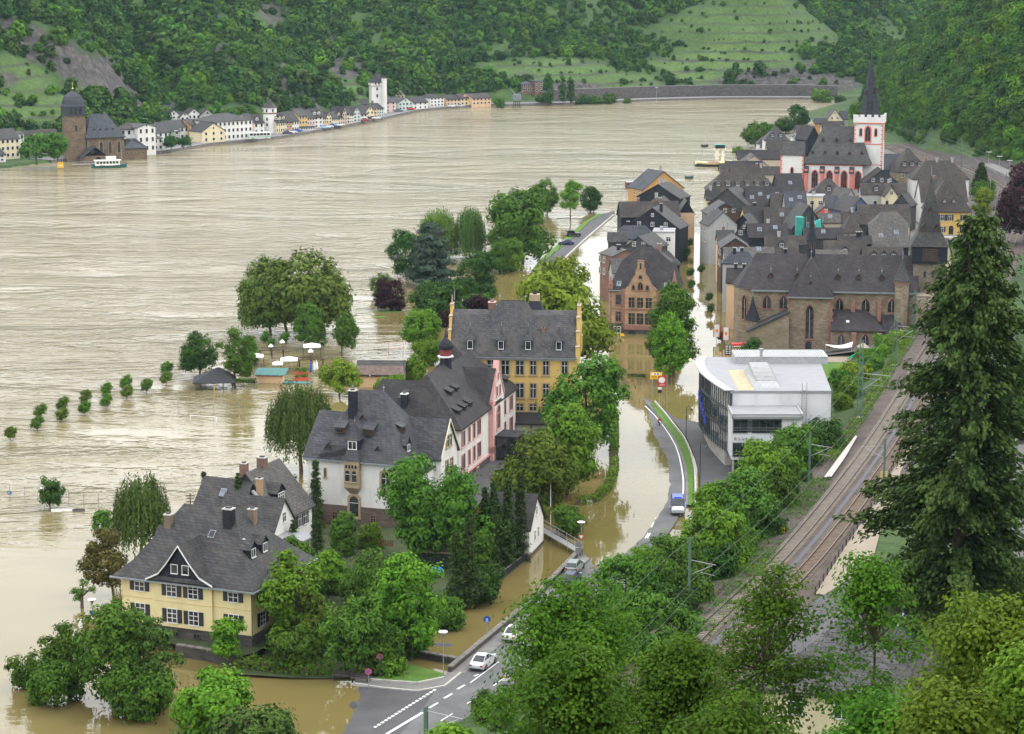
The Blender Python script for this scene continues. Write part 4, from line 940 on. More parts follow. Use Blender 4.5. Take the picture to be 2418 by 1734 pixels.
 dormer(b,(11.35,-2.3,13.0,0),0.8,0.5,0.9,0.5,rm,WOODD,0,0); finial(b,11.35,-1.6,14.2,1.2); finial(b,11.35,0.6,18,2.4)
 skylight(b,18.6,-3.6,6.3,0.5,0.6,0.5,0,M_WFR)
parish()
# ------------------------------------------------------------------ white and red collegiate church
def stifts():
 A0 = P(1903,384,15.0); b = Bld('white_church','white church with red pointed windows, red buttresses and tall slate spire',A0.xy,-0.22,17.5,18,cat='church'); b.far = True
 t = b.t; rm = slate('slate_stifts',(0.10,0.098,0.098),0.4,0.35); W = 16.6; D = 18; RD = plain('church_red',(0.60,0.17,0.12),0.8)
 walls(b,0,W,0,D,1,15,WHITE); mb = MB().mat(rm); loft(mb,[(-0.6,W + 2.4,-0.7,D,14.8),(0.6,W + 1.4,0.8,D,17.0),(4.2,W - 1.5,9,9,25.2)]); shell(mb); r = mb.build('roof',t)
 for u in (2.9,7.2,11.5,15.6): b.win('F',u - 0.2,7.6,1.6,5.2,'p',(2,0),fm=RD,sm=RD,sg=0.24)
 for u in (2.8,15.4): b.win('F',u,1.2,2.0,4.2,'p',(2,0),fm=RD,sm=RD,sg=0.3)
 b.win('F',12.4,1.0,2.6,3.2,'a',(0,0),fm=SHUT,name='archway')
 for u in (0.2,4.9,9.2,13.5): MB().mat(WHITE).box(u - 0.42,u + 0.42,-1.5,0,1,13.0).mat(RD).box(u - 0.46,u + 0.46,-1.56,-0.02,6,13.1).mat(M_SLWG).hexa([(u - 0.7,-1.6,12.0),(u + 0.7,-1.6,12.0),(u + 0.7,0,12.0),(u - 0.7,0,12.0),(u - 0.7,-1.6,12.6),(u + 0.7,-1.6,12.6),(u + 0.7,0,14.0),(u - 0.7,0,14.0)]).build('buttress',t)
 MB().mat(RD).box(-0.05,W + 0.05,-0.06,0,14.2,14.6).build('cornice',t)
 for k in range(5): dormer(b,(1.8 + k * 3.6,1.1,17.6,0),0.6,0.4,0.8,0.5,rm,WOODD,0,0)
 for k in range(3): dormer(b,(4.5 + k * 4,4.4,21.2,0),0.6,0.4,0.8,0.5,rm,WOODD,0,0)
 # choir block on the left
 walls(b,-7.6,-0.8,1.5,9,1,17.2,WHITE); m = MB().mat(rm); loft(m,[(-8.0,-0.4,1.1,9.4,17.1),(-6.6,-0.8,4.6,5.8,20.8)]); shell(m); m.build('choir_roof',r)
 m = MB().mat(RD)
 for k in range(12):
  e = 0.2 * (k % 2)
  m.box(-7.75,-7.3 + e,1.38,1.6,9.5 + k * 0.62,9.95 + k * 0.62).box(-1.1 - e,-0.7,1.38,1.6,9.5 + k * 0.62,9.95 + k * 0.62)
 m.build('quoins',t)
 b.win('F',-4.3,8.2,0.7,2.2,'p',(0,0),fm=RD,sm=RD,at=(-4.7,1.48,0)); b.win('F',-4.3,8.2,0.7,2.2,'p',(0,0),fm=RD,sm=RD,at=(-3.7,1.48,0)); b.win('F',-4.3,11.4,0.8,2.0,'p',(0,0),fm=RD,sm=RD,at=(-4.2,1.48,0))
 # tower
 u0,u1,v0,v1 = 13.6,22.0,4.6,13.0; dz = -3.7
 MB().mat(WHITE).box(u0,u1,v0,v1,0,26.7).build('tower',t)
 m = MB().mat(WHITE); o = 0.35
 m.box(u0 - o,u1 + o,v0 - o,v0 + 0.1,26.7,28.3).box(u0 - o,u1 + o,v1 - 0.1,v1 + o,26.7,28.3).box(u0 - o,u0 + 0.1,v0 + 0.1,v1 - 0.1,26.7,28.3).box(u1 - 0.1,u1 + o,v0 + 0.1,v1 - 0.1,26.7,28.3)
 for k in range(5):
  c = u0 - o + k * 2.0; m.box(c,c + 1.2,v0 - o,v0 + 0.1,28.3,29.0); c = v0 - o + k * 2.0; m.box(u1 - 0.1,u1 + o,c + 0.46,c + 1.3,28.3,29.0)
 m.mat(RD).box(u0 - o - 0.05,u1 + o + 0.05,v0 - o - 0.05,v1 + o + 0.05,26.4,26.7); m.build('battlements',t)
 m = MB().mat(RD)
 for k in range(28):
  e = 0.22 * (k % 2); z = 8 + k * 0.65
  m.box(u0 - 0.05,u0 + 0.25 + e,v0 - 0.06,v0 + 0.1,z,z + 0.45).box(u1 - 0.3 - e,u1 + 0.06,v0 - 0.06,v0 + 0.3 + e,z,z + 0.45)
 m.box(u0 - 0.05,u1 + 0.05,v0 - 0.08,v0,20.2,20.5).box(u0 - 0.05,u1 + 0.05,v0 - 0.08,v0,14.2,14.4); m.build('quoins',t)
 tv = v0 - 0.03
 b.win('F',0,21.2,1.5,4.4,'p',(1,0),fm=RD,sm=RD,sg=0.3,at=((u0 + u1) / 2 - 0.2,tv,0))
 for x in (u0 + 1.9,u1 - 2.1): b.win('F',0,22.8,0.7,2.2,'p',(0,0),fm=RD,sm=RD,at=(x,tv,0))
 b.win('F',0,17.2,0.6,1.8,'p',(0,0),fm=RD,sm=RD,at=(u0 + 1.7,tv,0)); b.win('R',0,21.6,1.0,3.8,'p',(1,0),fm=RD,sm=RD,at=(u1 + 0.03,(v0 + v1) / 2,math.pi / 2))
 m = MB().mat(ZINC).lathe([(0.0,0.0),(0.75,0.0)],(0,0),12); me = MB().mat(M_WFR)
 cu,cv = (u0 + u1) / 2,(v0 + v1) / 2; sp = slate('slate_spire_blue',(0.055,0.06,0.075),0.1,0.4)
 m = MB().mat(sp).lathe([(3.6,27.3),(3.1,28.7),(2.35,33.5),(0,46.0)],(cu,cv),8,math.pi / 8).mat(ZINC).tube((cu,cv,45.5),(cu,cv,47.4),0.08,0.02,4); m.build('spire',t)
 for a_,z in ((-math.pi / 2,31.5),(-math.pi / 2 - 0.8,35),(-math.pi / 2,38.5),(-math.pi / 2 + 0.8,35.5)):
  rr = 2.6 - (z - 31.5) * 0.17; MB().mat(WOODD).box(-0.35,0.35,-0.5,0.6,0,0.7).mat(sp).hexa([(-0.5,-0.6,0.7),(0.5,-0.6,0.7),(0.5,0.6,0.7),(-0.5,0.6,0.7),(-0.1,-0.6,1.3),(0.1,-0.6,1.3),(0.1,0.6,1.3),(-0.1,0.6,1.3)]).build('spire_hatch',t,(cu + rr * math.cos(a_),cv + rr * math.sin(a_),z),a_ + math.pi / 2)
stifts()
# ------------------------------------------------------------------ houses of the old town, placed by the eaves seen in the photograph
RNAME = ['dark slate','grey slate','brown-grey slate','pale grey slate','blue-grey slate']
WN = {'W': (WHITE,'white'),'C': (CREAM,'cream'),'P': (PEACH,'peach'),'G': (GREYP,'grey'),'S': (M_SLWG,'grey slate-hung'),'K': (M_SLW,'black slate-hung'),'O': (ORANGE,'orange'),'R': (REDP,'crimson'),
 'B': (BLUEW,'blue'),'T': (WOODD,'dark timbered'),'Y': (YEL2,'ochre'),'E': (BEIGE,'beige'),'M': (MINT,'mint green'),'I': (ROSE,'rose'),'Q': (STONE,'stone'),'A': (BRICK,'brick'),'L': (YEL,'pale yellow')}
def town(name,label,kind,xl,yl,xr,yr,yt,ze,rf,wl,chim=0,dorm=0,sky=0,wins=0,Lg=9.0,z0=-0.5,gm=None,group=None,dshape='g',over=0.3,below=0):
 A = P(xl,yl,ze); B = P(xr,yr,ze); d = B - A; W = math.hypot(d.x,d.y); an = max(-0.45,min(0.45,math.atan2(d.y,d.x))); s = scale_at((yl + yr) / 2,ze)
 W = (xr - xl) / s / math.cos(an); b = Bld(name,label,A.xy,an,W,8,group,'house',far=True); rm = M_SL[rf]; wm = WN[wl][0]; ym = (yl + yr) / 2; dy = ym - yt
 rng = random.Random(int(xl * 7 + yl)); el = (H - ze) / P(CX,ym,ze).y
 if kind in 'SH':
  half = dy / (s * (1.1 + el)); half = min(max(half,1.5),7); zr = ze + dy / s - half * el; D = 2 * half; hp = (1,1) if kind == 'H' else (0,0)
  if kind == 'H': hp = (min(1,W / 2.2 / half),min(1,W / 2.2 / half))
  walls(b,0,W,0,D,z0,ze,wm,zr,'u',hips=hp,gmat=WN[gm][0] if gm else None); roof(b,0,W,0,D,ze,zr,'u',mat=rm,over=over,hips=hp)
  sl = (zr - ze) / half; fs = lambda f: (half * f,ze + (zr - ze) * f); top = (W / 2,half,zr)
  for k in range(dorm):
   u = W * (k + 1) / (dorm + 1); v,z = fs(0.22); dormer(b,(u,v,z,0),1.3,1.0,1.6,0.7,rm,M_SLWG,0.75,0.75,dshape)
  for k in range(sky):
   u = W * (k + 0.7) / (sky + 0.4); v,z = fs(0.4 + 0.15 * (k % 2)); skylight(b,u,v,z,0.8,0.9,math.atan(sl))
 else:
  zr = ze + dy / s; half = W / 2; D = Lg
  walls(b,0,W,0,D,z0,ze,wm,zr,'v',gmat=WN[gm][0] if gm else None); roof(b,0,W,0,D,ze,zr,'v',0,rm,over); top = (W / 2,D * 0.5,zr)
  nw = max(1,min(3,int(W / 2.6)))
  for k in range(nw if wins else 0): b.win('F',W * (k + 1) / (nw + 1),ze + 0.25,0.75,0.95)
  if wins > 1: b.win('F',W / 2,ze + (zr - ze) * 0.55,0.55,0.7)
  for k in range(sky): skylight(b,W - 0.3 * half,D * (k + 0.6) / (sky + 0.2),ze + 0.3 * (zr - ze),0.8,0.9,math.atan((zr - ze) / half),math.pi / 2)
 for k in range(chim):
  u = W * (0.25 + 0.5 * rng.random()) if kind in 'SH' else W / 2 + rng.choice((-1,1)) * W * 0.12; v = D * (0.45 + 0.2 * rng.random()) if kind in 'SH' else D * (0.15 + 0.6 * rng.random())
  chimney(b,u + k * 0.9,v,zr - 1.6,zr + 0.8,0.32,0.32,[BRICK,M_SLW,GREYP][rng.randrange(3)])
 if kind in 'SH' and below:
  n = max(2,int(W / 2.4))
  for k in range(n): b.win('F',W * (k + 0.5) / n,ze - 1.9,0.8,1.2)
 if rng.random() < 0.4:
  MB().mat(BLACKM).tube((top[0] + 0.5,top[1],zr - 0.3),(top[0] + 0.5,top[1],zr + 1.7),0.03,n=4).tube((top[0] + 0.1,top[1],zr + 1.4),(top[0] + 0.9,top[1],zr + 1.4),0.02,n=4).build('aerial',b.t)
 # street-side windows on the long left walls
 if xl < 1720 and kind == 'G':
  for k in range(2):
   for z in (ze - 2.0,ze - 4.6): b.win('L',D * (k + 1) / 3,z,0.8,1.3)
 return b
OT = [  # kind, xl, yl, xr, yr, ytop, eave z, roof, wall, options, what sets it apart
('S',1716,664,1762,665,632,10,0,'P',dict(chim=2),'peach shop house with painted wall panel beside dark church'),
('H',1707,618,1786,619,594,11,4,'G',dict(chim=2),'blue-grey hipped roof with two chimneys behind church apse'),
('S',1712,603,1828,602,583,11,3,'G',dict(sky=2),'pale metal-roofed house with two roof lights behind church apse'),
('S',1809,592,1884,592,556,10.5,2,'S',dict(dorm=1,chim=1),'brown slate roof with one peaked dormer beside teal sheeting'),
('S',1912,612,2001,612,589,10.5,3,'E',dict(),'long low pale slate roof behind church ridge turret'),
('S',1947,606,2044,607,567,10,2,'S',dict(dorm=1),'broad brown slate roof with single boxed dormer behind church nave'),
('S',2040,618,2134,618,582,10,2,'S',dict(dorm=3),'roof with three joined peaked dormers beside stone church tower'),
('S',1980,573,2058,573,556,10.5,0,'K',dict(chim=2),'low dark roof with orange chimneys between brown roofs'),
('S',2057,580,2146,580,529,9.5,3,'K',dict(sky=2),'large plain pale grey roof with two skylights left of the spire'),
('H',2060,531,2148,531,500,10.5,3,'E',dict(),'pale hipped roof rising behind plain pale grey roof'),
('H',1991,547,2037,547,507,9.5,2,'C',dict(below=1),'steep brown hipped roof over cream wall, near teal sheeting'),
('S',1769,558,1861,557,527,10,0,'K',dict(chim=1,sky=2),'dark purple-brown roof with white chimney pipe amid gables'),
('G',1732,556,1781,558,524,9.5,1,'S',dict(wins=2),'grey-green gable with one small window and red flue'),
('G',1703,584,1770,584,562,10.5,1,'T',dict(),'broad dark red-brown gable above pale flat dormer'),
('S',1695,569,1733,569,543,10,1,'P',dict(chim=1),'grey street-side roof over peach wall'),
('G',1871,538,1949,536,484,9.5,1,'S',dict(wins=1,Lg=8),'tall grey slate gable with white window in the old town middle'),
('G',1914,540,1949,540,519,9.5,1,'K',dict(Lg=4),'small black gable in front of tall grey gable'),
('S',1807,525,1888,525,489,9.5,2,'P',dict(sky=1,gm='P'),'brown roof with pink end gable'),
('S',1762,524,1808,523,487,9.5,0,'Y',dict(chim=1),'dark roof with tall patched chimney stack'),
('G',1672,504,1753,503,479,10,1,'T',dict(wins=1,Lg=8),'wide timbered gable with cream middle strip above flooded street'),
('G',1675,531,1742,529,499,10,1,'G',dict(Lg=7),'olive-grey gable with ribbed roof above flooded street'),
('G',1735,526,1771,536,511,10,1,'K',dict(Lg=5),'small black slate gable with white verge boards'),
('S',1855,491,1905,491,451,10,4,'G',dict(sky=2),'smooth blue-grey modern roof with two skylights'),
('S',1950,490,1979,490,461,10,4,'P',dict(),'small smooth blue-grey roof over peach wall by green tree'),
('G',1927,503,1966,503,487,10,1,'R',dict(Lg=5),'little crimson gable with white verge'),
('S',1934,523,1988,523,503,10,3,'E',dict(sky=1,chim=1),'speckled pale roof below crimson gable'),
('S',1989,523,2029,523,499,10,2,'C',dict(chim=1),'small brown roof with cream side wall'),
('G',2004,498,2062,488,463,10,1,'B',dict(wins=0,Lg=8),'blue-clad gable with grey ribbed roof'),
('G',1988,486,2032,480,444,9.5,3,'G',dict(Lg=7),'steep pale standing-seam roof beside blue gable'),
('S',2029,527,2150,527,482,9.5,2,'S',dict(sky=1,chim=2),'wide brown roof with chimneys left of stone tower spire'),
('G',2042,431,2122,431,400,10.5,2,'S',dict(wins=1,Lg=8),'broad grey slate gable with row of white windows beside white church'),
('S',2034,456,2141,456,432,10,2,'G',dict(dorm=2,chim=1),'long brown roof with two white dormers below grey slate gable'),
('G',2090,462,2120,462,442,10,2,'C',dict(wins=1,Lg=7),'cream gabled house with brown roof'),
('G',2108,483,2146,486,459,9.5,1,'S',dict(Lg=6),'grey-green gable in front of white hipped block'),
('H',1674,448,1836,447,406,9.5,2,'C',dict(dorm=6,dshape='s',below=1),'long hipped brown roof with row of white dormer windows by the quay street'),
('S',1763,487,1851,487,441,9,0,'K',dict(sky=4),'dark roof with four bright roof windows in a row'),
('G',1672,480,1760,487,446,9.5,1,'S',dict(wins=0,Lg=8),'large grey-green slate gable at the flooded street'),
('S',1725,410,1868,410,393,9,2,'E',dict(chim=2),'long low brown roof with pale chimney before white church'),
('S',1840,452,1901,451,409,9.5,0,'S',dict(sky=1),'dark roof against white church nave'),
('H',1920,459,1996,459,421,9,2,'S',dict(dorm=1),'dark hipped roof with white-edged gable dormer under church windows'),
('S',1823,487,1856,487,456,9.5,2,'A',dict(),'mossy brown roof with brick end wall'),
('S',1742,374,1842,374,354,9,0,'E',dict(),'long dark roof by the ferry landing'),
('G',1748,390,1812,390,367,9,2,'E',dict(Lg=10),'brown gable near the ferry landing'),
('S',1714,396,1800,396,380,9,0,'G',dict(chim=1),'low dark quay-side roof below brown gable'),
('H',1806,330,1863,330,299,9,1,'W',dict(below=1,dorm=2),'white riverside villa with grey hipped roof and balcony'),
('H',1789,338,1822,338,320,7,1,'W',dict(below=1),'small white pavilion house beside riverside villa'),
('S',1812,352,1860,352,334,8,2,'E',dict(),'brown roof between white villa and white church'),
('G',1952,283,1990,283,259,8,1,'C',dict(wins=2,Lg=10),'cream gabled house beyond white church'),
('S',1985,280,2002,280,262,8,4,'G',dict(),'narrow blue-grey roof beyond white church'),
('S',1941,303,1994,303,286,8,2,'W',dict(),'white house with brown roof at the village end'),
('G',1906,328,1938,324,297,8,0,'K',dict(Lg=8),'black gable behind white church roof'),
('S',1880,312,1912,312,296,8,1,'G',dict(),'grey shed roof near the riverside tree'),
('G',1872,322,1902,322,312,6,3,'W',dict(Lg=6),'low white garage with pale roof'),
('G',1978,312,2004,312,298,8,3,'W',dict(Lg=6),'white gable at the foot of the wooded slope'),
('S',1925,291,1954,291,279,7,4,'O',dict(),'orange-walled house with blue-grey roof at the village end'),
('H',2120,404,2194,403,350,11,2,'Q',dict(dorm=3,below=1),'tall steep brown hipped roof over stone walls near station'),
('S',2082,398,2142,397,363,11,4,'B',dict(),'blue-grey roofed block right of the white church tower'),
('H',2156,421,2288,421,379,12,2,'W',dict(chim=3),'large white house under broad brown hipped roof near station'),
('S',2176,474,2284,474,423,9,2,'W',dict(sky=1,chim=1),'broad brown roof between ochre mansion and white hipped house'),
('G',2204,634,2248,632,597,9,1,'C',dict(wins=2,Lg=9),'pale cream gabled house right of stone church tower'),
('S',2190,610,2222,612,560,9,3,'E',dict(),'pale roof just behind church tower'),
('S',1668,470,1700,470,447,9,0,'C',dict(chim=1),'dark corner roof at the quay end of the flooded street'),
('S',1700,404,1760,404,386,9,2,'E',dict(),'mottled brown roof by the quay'),
('S',1900,560,1990,560,537,9,0,'S',dict(chim=1,sky=1),'dark roof behind teal sheeting'),
('S',1866,575,1905,575,556,9,2,'S',dict(),'narrow brown roof left of teal sheeting'),
('S',1832,612,1888,612,596,10,2,'E',dict(chim=1),'brown roof with orange chimney left of ridge turret'),
]
for i,(k,xl,yl,xr,yr,yt,ze,rf,wl,kw,what) in enumerate(OT): town('town_house',what,k,xl,yl,xr,yr,yt,ze,rf,wl,group='old town houses',**kw)
ROW = [
('S',1519,446,1560,446,416,9,4,'G',dict(),'blue-grey roof behind orange gable on the flooded row'),
('G',1519,447,1617,441,404,9.5,4,'O',dict(Lg=9,chim=1),'orange gable at the river end of the flooded row'),
('G',1504,463,1602,471,436,9,1,'K',dict(Lg=8,chim=2),'black slate gable below orange gable on the flooded row'),
('S',1467,510,1606,508,475,9,2,'K',dict(chim=2),'wide dark brown roof across the flooded row'),
('G',1505,498,1580,502,468,9.5,2,'O',dict(Lg=7,chim=1),'brown cross gable on wide dark roof'),
('G',1478,534,1601,539,490,9,1,'K',dict(wins=2,Lg=9,chim=1),'broad navy-black slate gable with white window on the flooded row'),
('G',1603,503,1640,503,474,9,1,'P',dict(Lg=8,gm='K'),'peach street house with black slate gable on the flooded row'),
('H',1447,561,1546,562,532,9.5,4,'G',dict(chim=1),'blue-grey hipped roof with slate chimney on the flooded row'),
('G',1475,582,1540,588,559,9.5,1,'S',dict(wins=1,Lg=9),'grey slate gable with white verge on the flooded row'),
('S',1437,568,1480,568,548,10,1,'S',dict(),'grey river-side roof on the flooded row'),
('G',1447,604,1512,598,588,10.5,3,'A',dict(Lg=6,chim=1),'low brick gable behind sandstone house'),
('H',1533,622,1605,622,592,10.5,1,'K',dict(below=1),'grey hipped roof over navy slate storey beside sandstone house'),
('S',1447,641,1503,640,610,10,3,'G',dict(),'pale grey roof left behind sandstone house'),
]
for k,xl,yl,xr,yr,yt,ze,rf,wl,kw,what in ROW: town('row_house',what,k,xl,yl,xr,yr,yt,ze,rf,wl,group='houses of the flooded row',**kw)
# white flat-roofed house in the row, cream flat house in the old town
def flat(label,x0,x1,yt,yb,zt,D,wall,group,wn=2):
 A = P(x0,yt,zt); s = scale_at(yt,zt); W = (x1 - x0) / s; b = Bld('flat_roofed_house',label,A.xy,-0.1,W,D,group,'house',far=True)
 walls(b,0,W,0,D,-0.5,zt,wall); MB().mat(ROOFW).box(-0.1,W + 0.1,-0.1,D + 0.1,zt,zt + 0.25).build('roof',b.t); MB().mat(M_WFR).box(-0.12,W + 0.12,-0.12,0.1,zt + 0.25,zt + 0.6).build('parapet',b.t)
 for k in range(wn): b.win('F',W * (k + 0.6) / (wn + 0.2),zt - 2.0,1.0,1.0)
 MB().mat(METAL).box(W * 0.3,W * 0.3 + 0.8,D * 0.4,D * 0.4 + 0.8,zt + 0.25,zt + 1.2).build('vent_box',b.t)
flat('white flat-roofed house with terrace on the flooded row',1542,1592,550,590,10,8,WHITE,'houses of the flooded row',2)
flat('cream flat-roofed house under white church',1906,1949,466,486,10,7,CREAM,'old town houses',2)
def ochre_villa():
 A = P(2192,498,11.5); s = scale_at(498,11.5); W = 98 / s; b = Bld('ochre_villa','ochre villa with dark shutters and tall hipped brown roof beside railway',A.xy,-0.03,W,9,cat='house',far=True)
 walls(b,0,W,0,9,5.4,11.5,YEL2); mb = MB().mat(M_SL[2]); loft(mb,[(-0.5,W + 0.5,-0.5,9.5,11.3),(0.8,W - 0.8,1,8,13.4),(W / 2 - 0.6,W / 2 + 0.6,4.5,4.5,19.2)]); shell(mb); mb.build('roof',b.t)
 for z in (9.0,6.0):
  for k,u in enumerate((0.13,0.34,0.52,0.86)):
   if z < 7 and k == 2: b.win('F',W * 0.56,5.6,1.0,2.0,'a',fm=WOODD,name='door'); continue
   o = b.win('F',W * u,z,0.85,1.5,'a' if z < 7 else 'r')
   for q in (-1,1): mobj('shutter',shutmesh(0.42,1.5),o,(q * 0.72,0,0))
 for u in (0.4,0.62): dormer(b,(W * u,1.0,13.6,0),0.7,0.7,0.8,0.3,M_SL[2],M_SLWG,0.45,0.5)
 MB().mat(STONED).box(-0.5,W * 0.75,-4,0,0,4.6).mat(CONC).box(-0.6,W * 0.75,-4.2,0,4.6,5.1).build('garage_terrace',b.t)
 MB().mat(BLACKM).box(2.6,6.0,-4.06,-4,1.6,4.2).build('garage_door',b.t)
ochre_villa()
def tarp():
 A = P(1886,592,5); s = scale_at(575,9); t = thing('scaffold_sheeting','teal scaffold sheeting draped over a roof in the old town','tarp',(A.x,A.y + 6,0)); m = plain('teal_net',(0.02,0.30,0.24),0.6,var=0.35,scale=3)
 MB().mat(m).box(0,1.9,0,2.5,7,12.4).build('upright_sheet',t)
 MB().mat(m).hexa([(2.4,-0.5,8.5),(6.6,-0.5,8.0),(6.6,3,8.0),(2.4,3,8.5),(3.4,0.8,10.8),(6.0,0.4,11.8),(6.0,2,11.8),(3.4,2,10.8)]).build('draped_sheet',t)
 for x in (0.0,1.9,2.5,4.5,6.5): MB().mat(METAL).tube((x,-0.1,4),(x,-0.1,12.6),0.05).build('scaffold_pole',t)
tarp()
# ------------------------------------------------------------------ the far bank
def bank(name,label,x0,x1,yb0,yb1,ye,yr,kind,wl,rf=1,cols=3,rows=2,z0=1.0,D=9.0,Y=None,group='houses along the far quay',chim=0,dorm=0,hip=0,cat='house',side=0):
 if Y: A = DP(x0,yb0,Y); B = DP(x1,yb1,Y + 2); z0 = A.z
 else: A = P(x0,yb0,z0); B = P(x1,yb1,z0)
 d = B - A; s = scale_at((yb0 + yb1) / 2,z0) if not Y else F / Y
 an = max(-0.1,min(0.75,math.atan2(d.y,d.x))); W = (x1 - x0) / s / math.cos(an); yb = (yb0 + yb1) / 2
 ze = z0 + (yb - ye) / s; zr = ze + (ye - yr) / s * 0.92
 b = Bld(name,label,A.xy,an,W,D,group,cat,far=True); rm = M_SL[rf]; wm = WN[wl][0]
 if kind == 'S': walls(b,0,W,0,D,z0 - 2,ze,wm,zr,'u',hips=(hip,hip)); roof(b,0,W,0,D,ze,zr,'u',mat=rm,over=0.35,hips=(hip * min(1,W / D),hip * min(1,W / D)))
 else: walls(b,0,W,0,D,z0 - 2,ze,wm,zr,'v'); roof(b,0,W,0,D,ze,zr,'v',0,rm,0.35)
 hh = (ze - z0) / rows
 for r in range(rows):
  for c in range(cols): b.win('F',W * (c + 0.5) / cols,z0 + r * hh + hh * 0.3,min(1.0,W / cols * 0.5),hh * 0.48,bars=(0,0))
 if side:
  for r in range(rows):
   for c in range(side): b.win('R',D * (c + 0.5) / side,z0 + r * hh + hh * 0.3,0.9,hh * 0.48,bars=(0,0))
 if kind == 'G': b.win('F',W / 2,ze + (zr - ze) * 0.2,0.7,0.9,bars=(0,0))
 for k in range(chim): chimney(b,W * (0.3 + 0.4 * k),D * 0.5,zr - 1,zr + 0.9,0.35,0.35)
 for k in range(dorm): dormer(b,(W * (k + 0.5) / dorm,D * 0.12,ze + (zr - ze) * 0.24,0),1.3,1.0,1.5,0.6,rm,wm,0.7,0.7)
 return b
FB = [  # x0, x1, yb0, yb1, ye, yr, kind, wall, roof, cols, rows, options, label
(-20,36,378,374,328,305,'S','C',1,6,3,dict(),'cream block with red-brown string courses beside riverside plane trees'),
(-20,8,384,382,366,350,'S','W',0,2,2,dict(),'small white house with dark roof before cream block'),
(0,66,350,346,316,298,'S','W',2,5,2,dict(),'white house with wide brown roof and roof plant behind cream block'),
(37,56,371,370,316,311,'S','W',1,2,3,dict(),'narrow white modern house left of plane trees'),
(56,132,366,360,338,306,'S','W',2,5,2,dict(hip=0),'long brown-roofed house behind plane trees'),
(131,166,345,342,316,287,'S','C',4,3,2,dict(hip=1),'cream house with mansard roof left of domed church'),
(152,183,370,367,333,312,'S','Q',0,3,2,dict(dorm=3),'stone house with three white dormers left of domed church porch'),
(272,327,361,361,305,289,'S','W',2,4,3,dict(hip=1),'large white villa with brown hipped roof standing in the river edge'),
(363,382,357,355,326,322,'S','W',1,2,2,dict(),'low white annex right of large white villa'),
(350,392,343,338,312,292,'S','W',1,4,2,dict(),'grey-roofed white house behind villa annex'),
(380,420,336,330,308,286,'S','G',1,3,2,dict(),'grey-roofed house behind riverside garden trees'),
(405,450,333,328,299,283,'S','W',1,5,2,dict(),'white house with rows of small windows left of orange house'),
(450,466,331,329,294,281,'S','O',1,2,3,dict(),'narrow orange house on the far quay'),
(466,482,330,329,294,281,'S','W',2,2,3,dict(),'narrow white house right of orange house'),
(478,526,338,334,309,289,'G','C',0,3,2,dict(),'cream half-timbered house with dark gable and skylights on the far quay'),
(506,587,334,325,284,267,'S','W',1,9,3,dict(hip=1,D=14),'big white hotel with three rows of windows and grey hipped roof'),
(587,600,322,321,288,268,'S','E',1,1,2,dict(),'beige narrow house right of white hotel'),
(599,622,320,317,289,269,'S','W',0,2,2,dict(dorm=1),'white house with dark dormered roof left of round tower'),
(652,676,316,313,287,266,'S','C',0,5,2,dict(dorm=3),'cream house with row of dormers right of round tower'),
(676,689,313,311,286,264,'S','O',1,2,3,dict(),'orange-brown house with balcony on the far quay'),
(689,705,312,309,284,262,'S','W',1,3,2,dict(),'white house with tall windows between orange and yellow houses'),
(706,725,307,305,273,259,'S','Y',1,3,3,dict(),'bright yellow house behind quay cafe'),
(725,742,305,302,277,260,'S','I',1,3,3,dict(),'red-and-white timbered house beside yellow house'),
(742,761,303,300,275,255,'S','W',0,2,3,dict(dorm=2),'white house with bay and dark mansard on the far quay'),
(761,770,301,299,277,259,'S','P',1,2,3,dict(),'peach narrow house on the far quay'),
(770,783,300,297,276,262,'G','L',1,2,3,dict(),'pale yellow house with curved gable on the far quay'),
(783,799,298,295,278,264,'S','L',1,4,2,dict(),'pale yellow low house right of curved gable'),
(799,809,296,294,276,262,'S','I',0,2,2,dict(dorm=1),'rose house with dormer on the far quay'),
(809,819,295,292,267,250,'G','E',1,2,3,dict(),'beige gabled house on the far quay'),
(819,826,293,290,266,252,'S','C',1,1,3,dict(),'cream slim house on the far quay'),
(826,835,291,288,269,253,'S','W',0,2,3,dict(),'white house with red window trims on the far quay'),
(835,850,289,285,264,250,'G','M',1,2,3,dict(),'mint green gabled house on the far quay'),
(852,866,286,282,268,256,'S','W',0,2,2,dict(),'white house with black roof left of pale yellow gable'),
(865,882,283,279,260,248,'G','L',1,2,2,dict(),'pale yellow gabled house with dark porch near square tower'),
(882,890,279,276,254,247,'S','P',2,1,3,dict(),'peach slim house before square tower'),
(890,905,277,272,254,242,'S','M',0,3,3,dict(chim=1),'grey-green house with dark roof before square tower'),
(910,934,266,262,240,229,'S','I',1,2,3,dict(),'rose house right of square tower'),
(941,973,262,257,240,229,'G','M',1,4,2,dict(),'mint green broad gabled house with garage'),
(975,1009,259,256,241,229,'S','W',0,3,2,dict(),'white house with dark roof and carport right of mint house'),
(1016,1047,253,251,230,222,'S','W',0,4,3,dict(hip=1),'white cubic house with shallow hipped roof'),
(1055,1087,250,249,234,225,'S','P',0,4,2,dict(),'peach house with dark roof left of cream gabled pair'),
(1088,1114,249,248,232,221,'S','L',2,3,2,dict(dorm=1),'cream house with dormer in the last quay row'),
(1115,1159,249,247,231,221,'S','P',2,5,2,dict(),'peach house with glass veranda at the end of the far quay'),
]
for r in FB: bank('quay_house',r[12],*r[:6],r[6],r[7],r[8],r[9],r[10],**r[11])
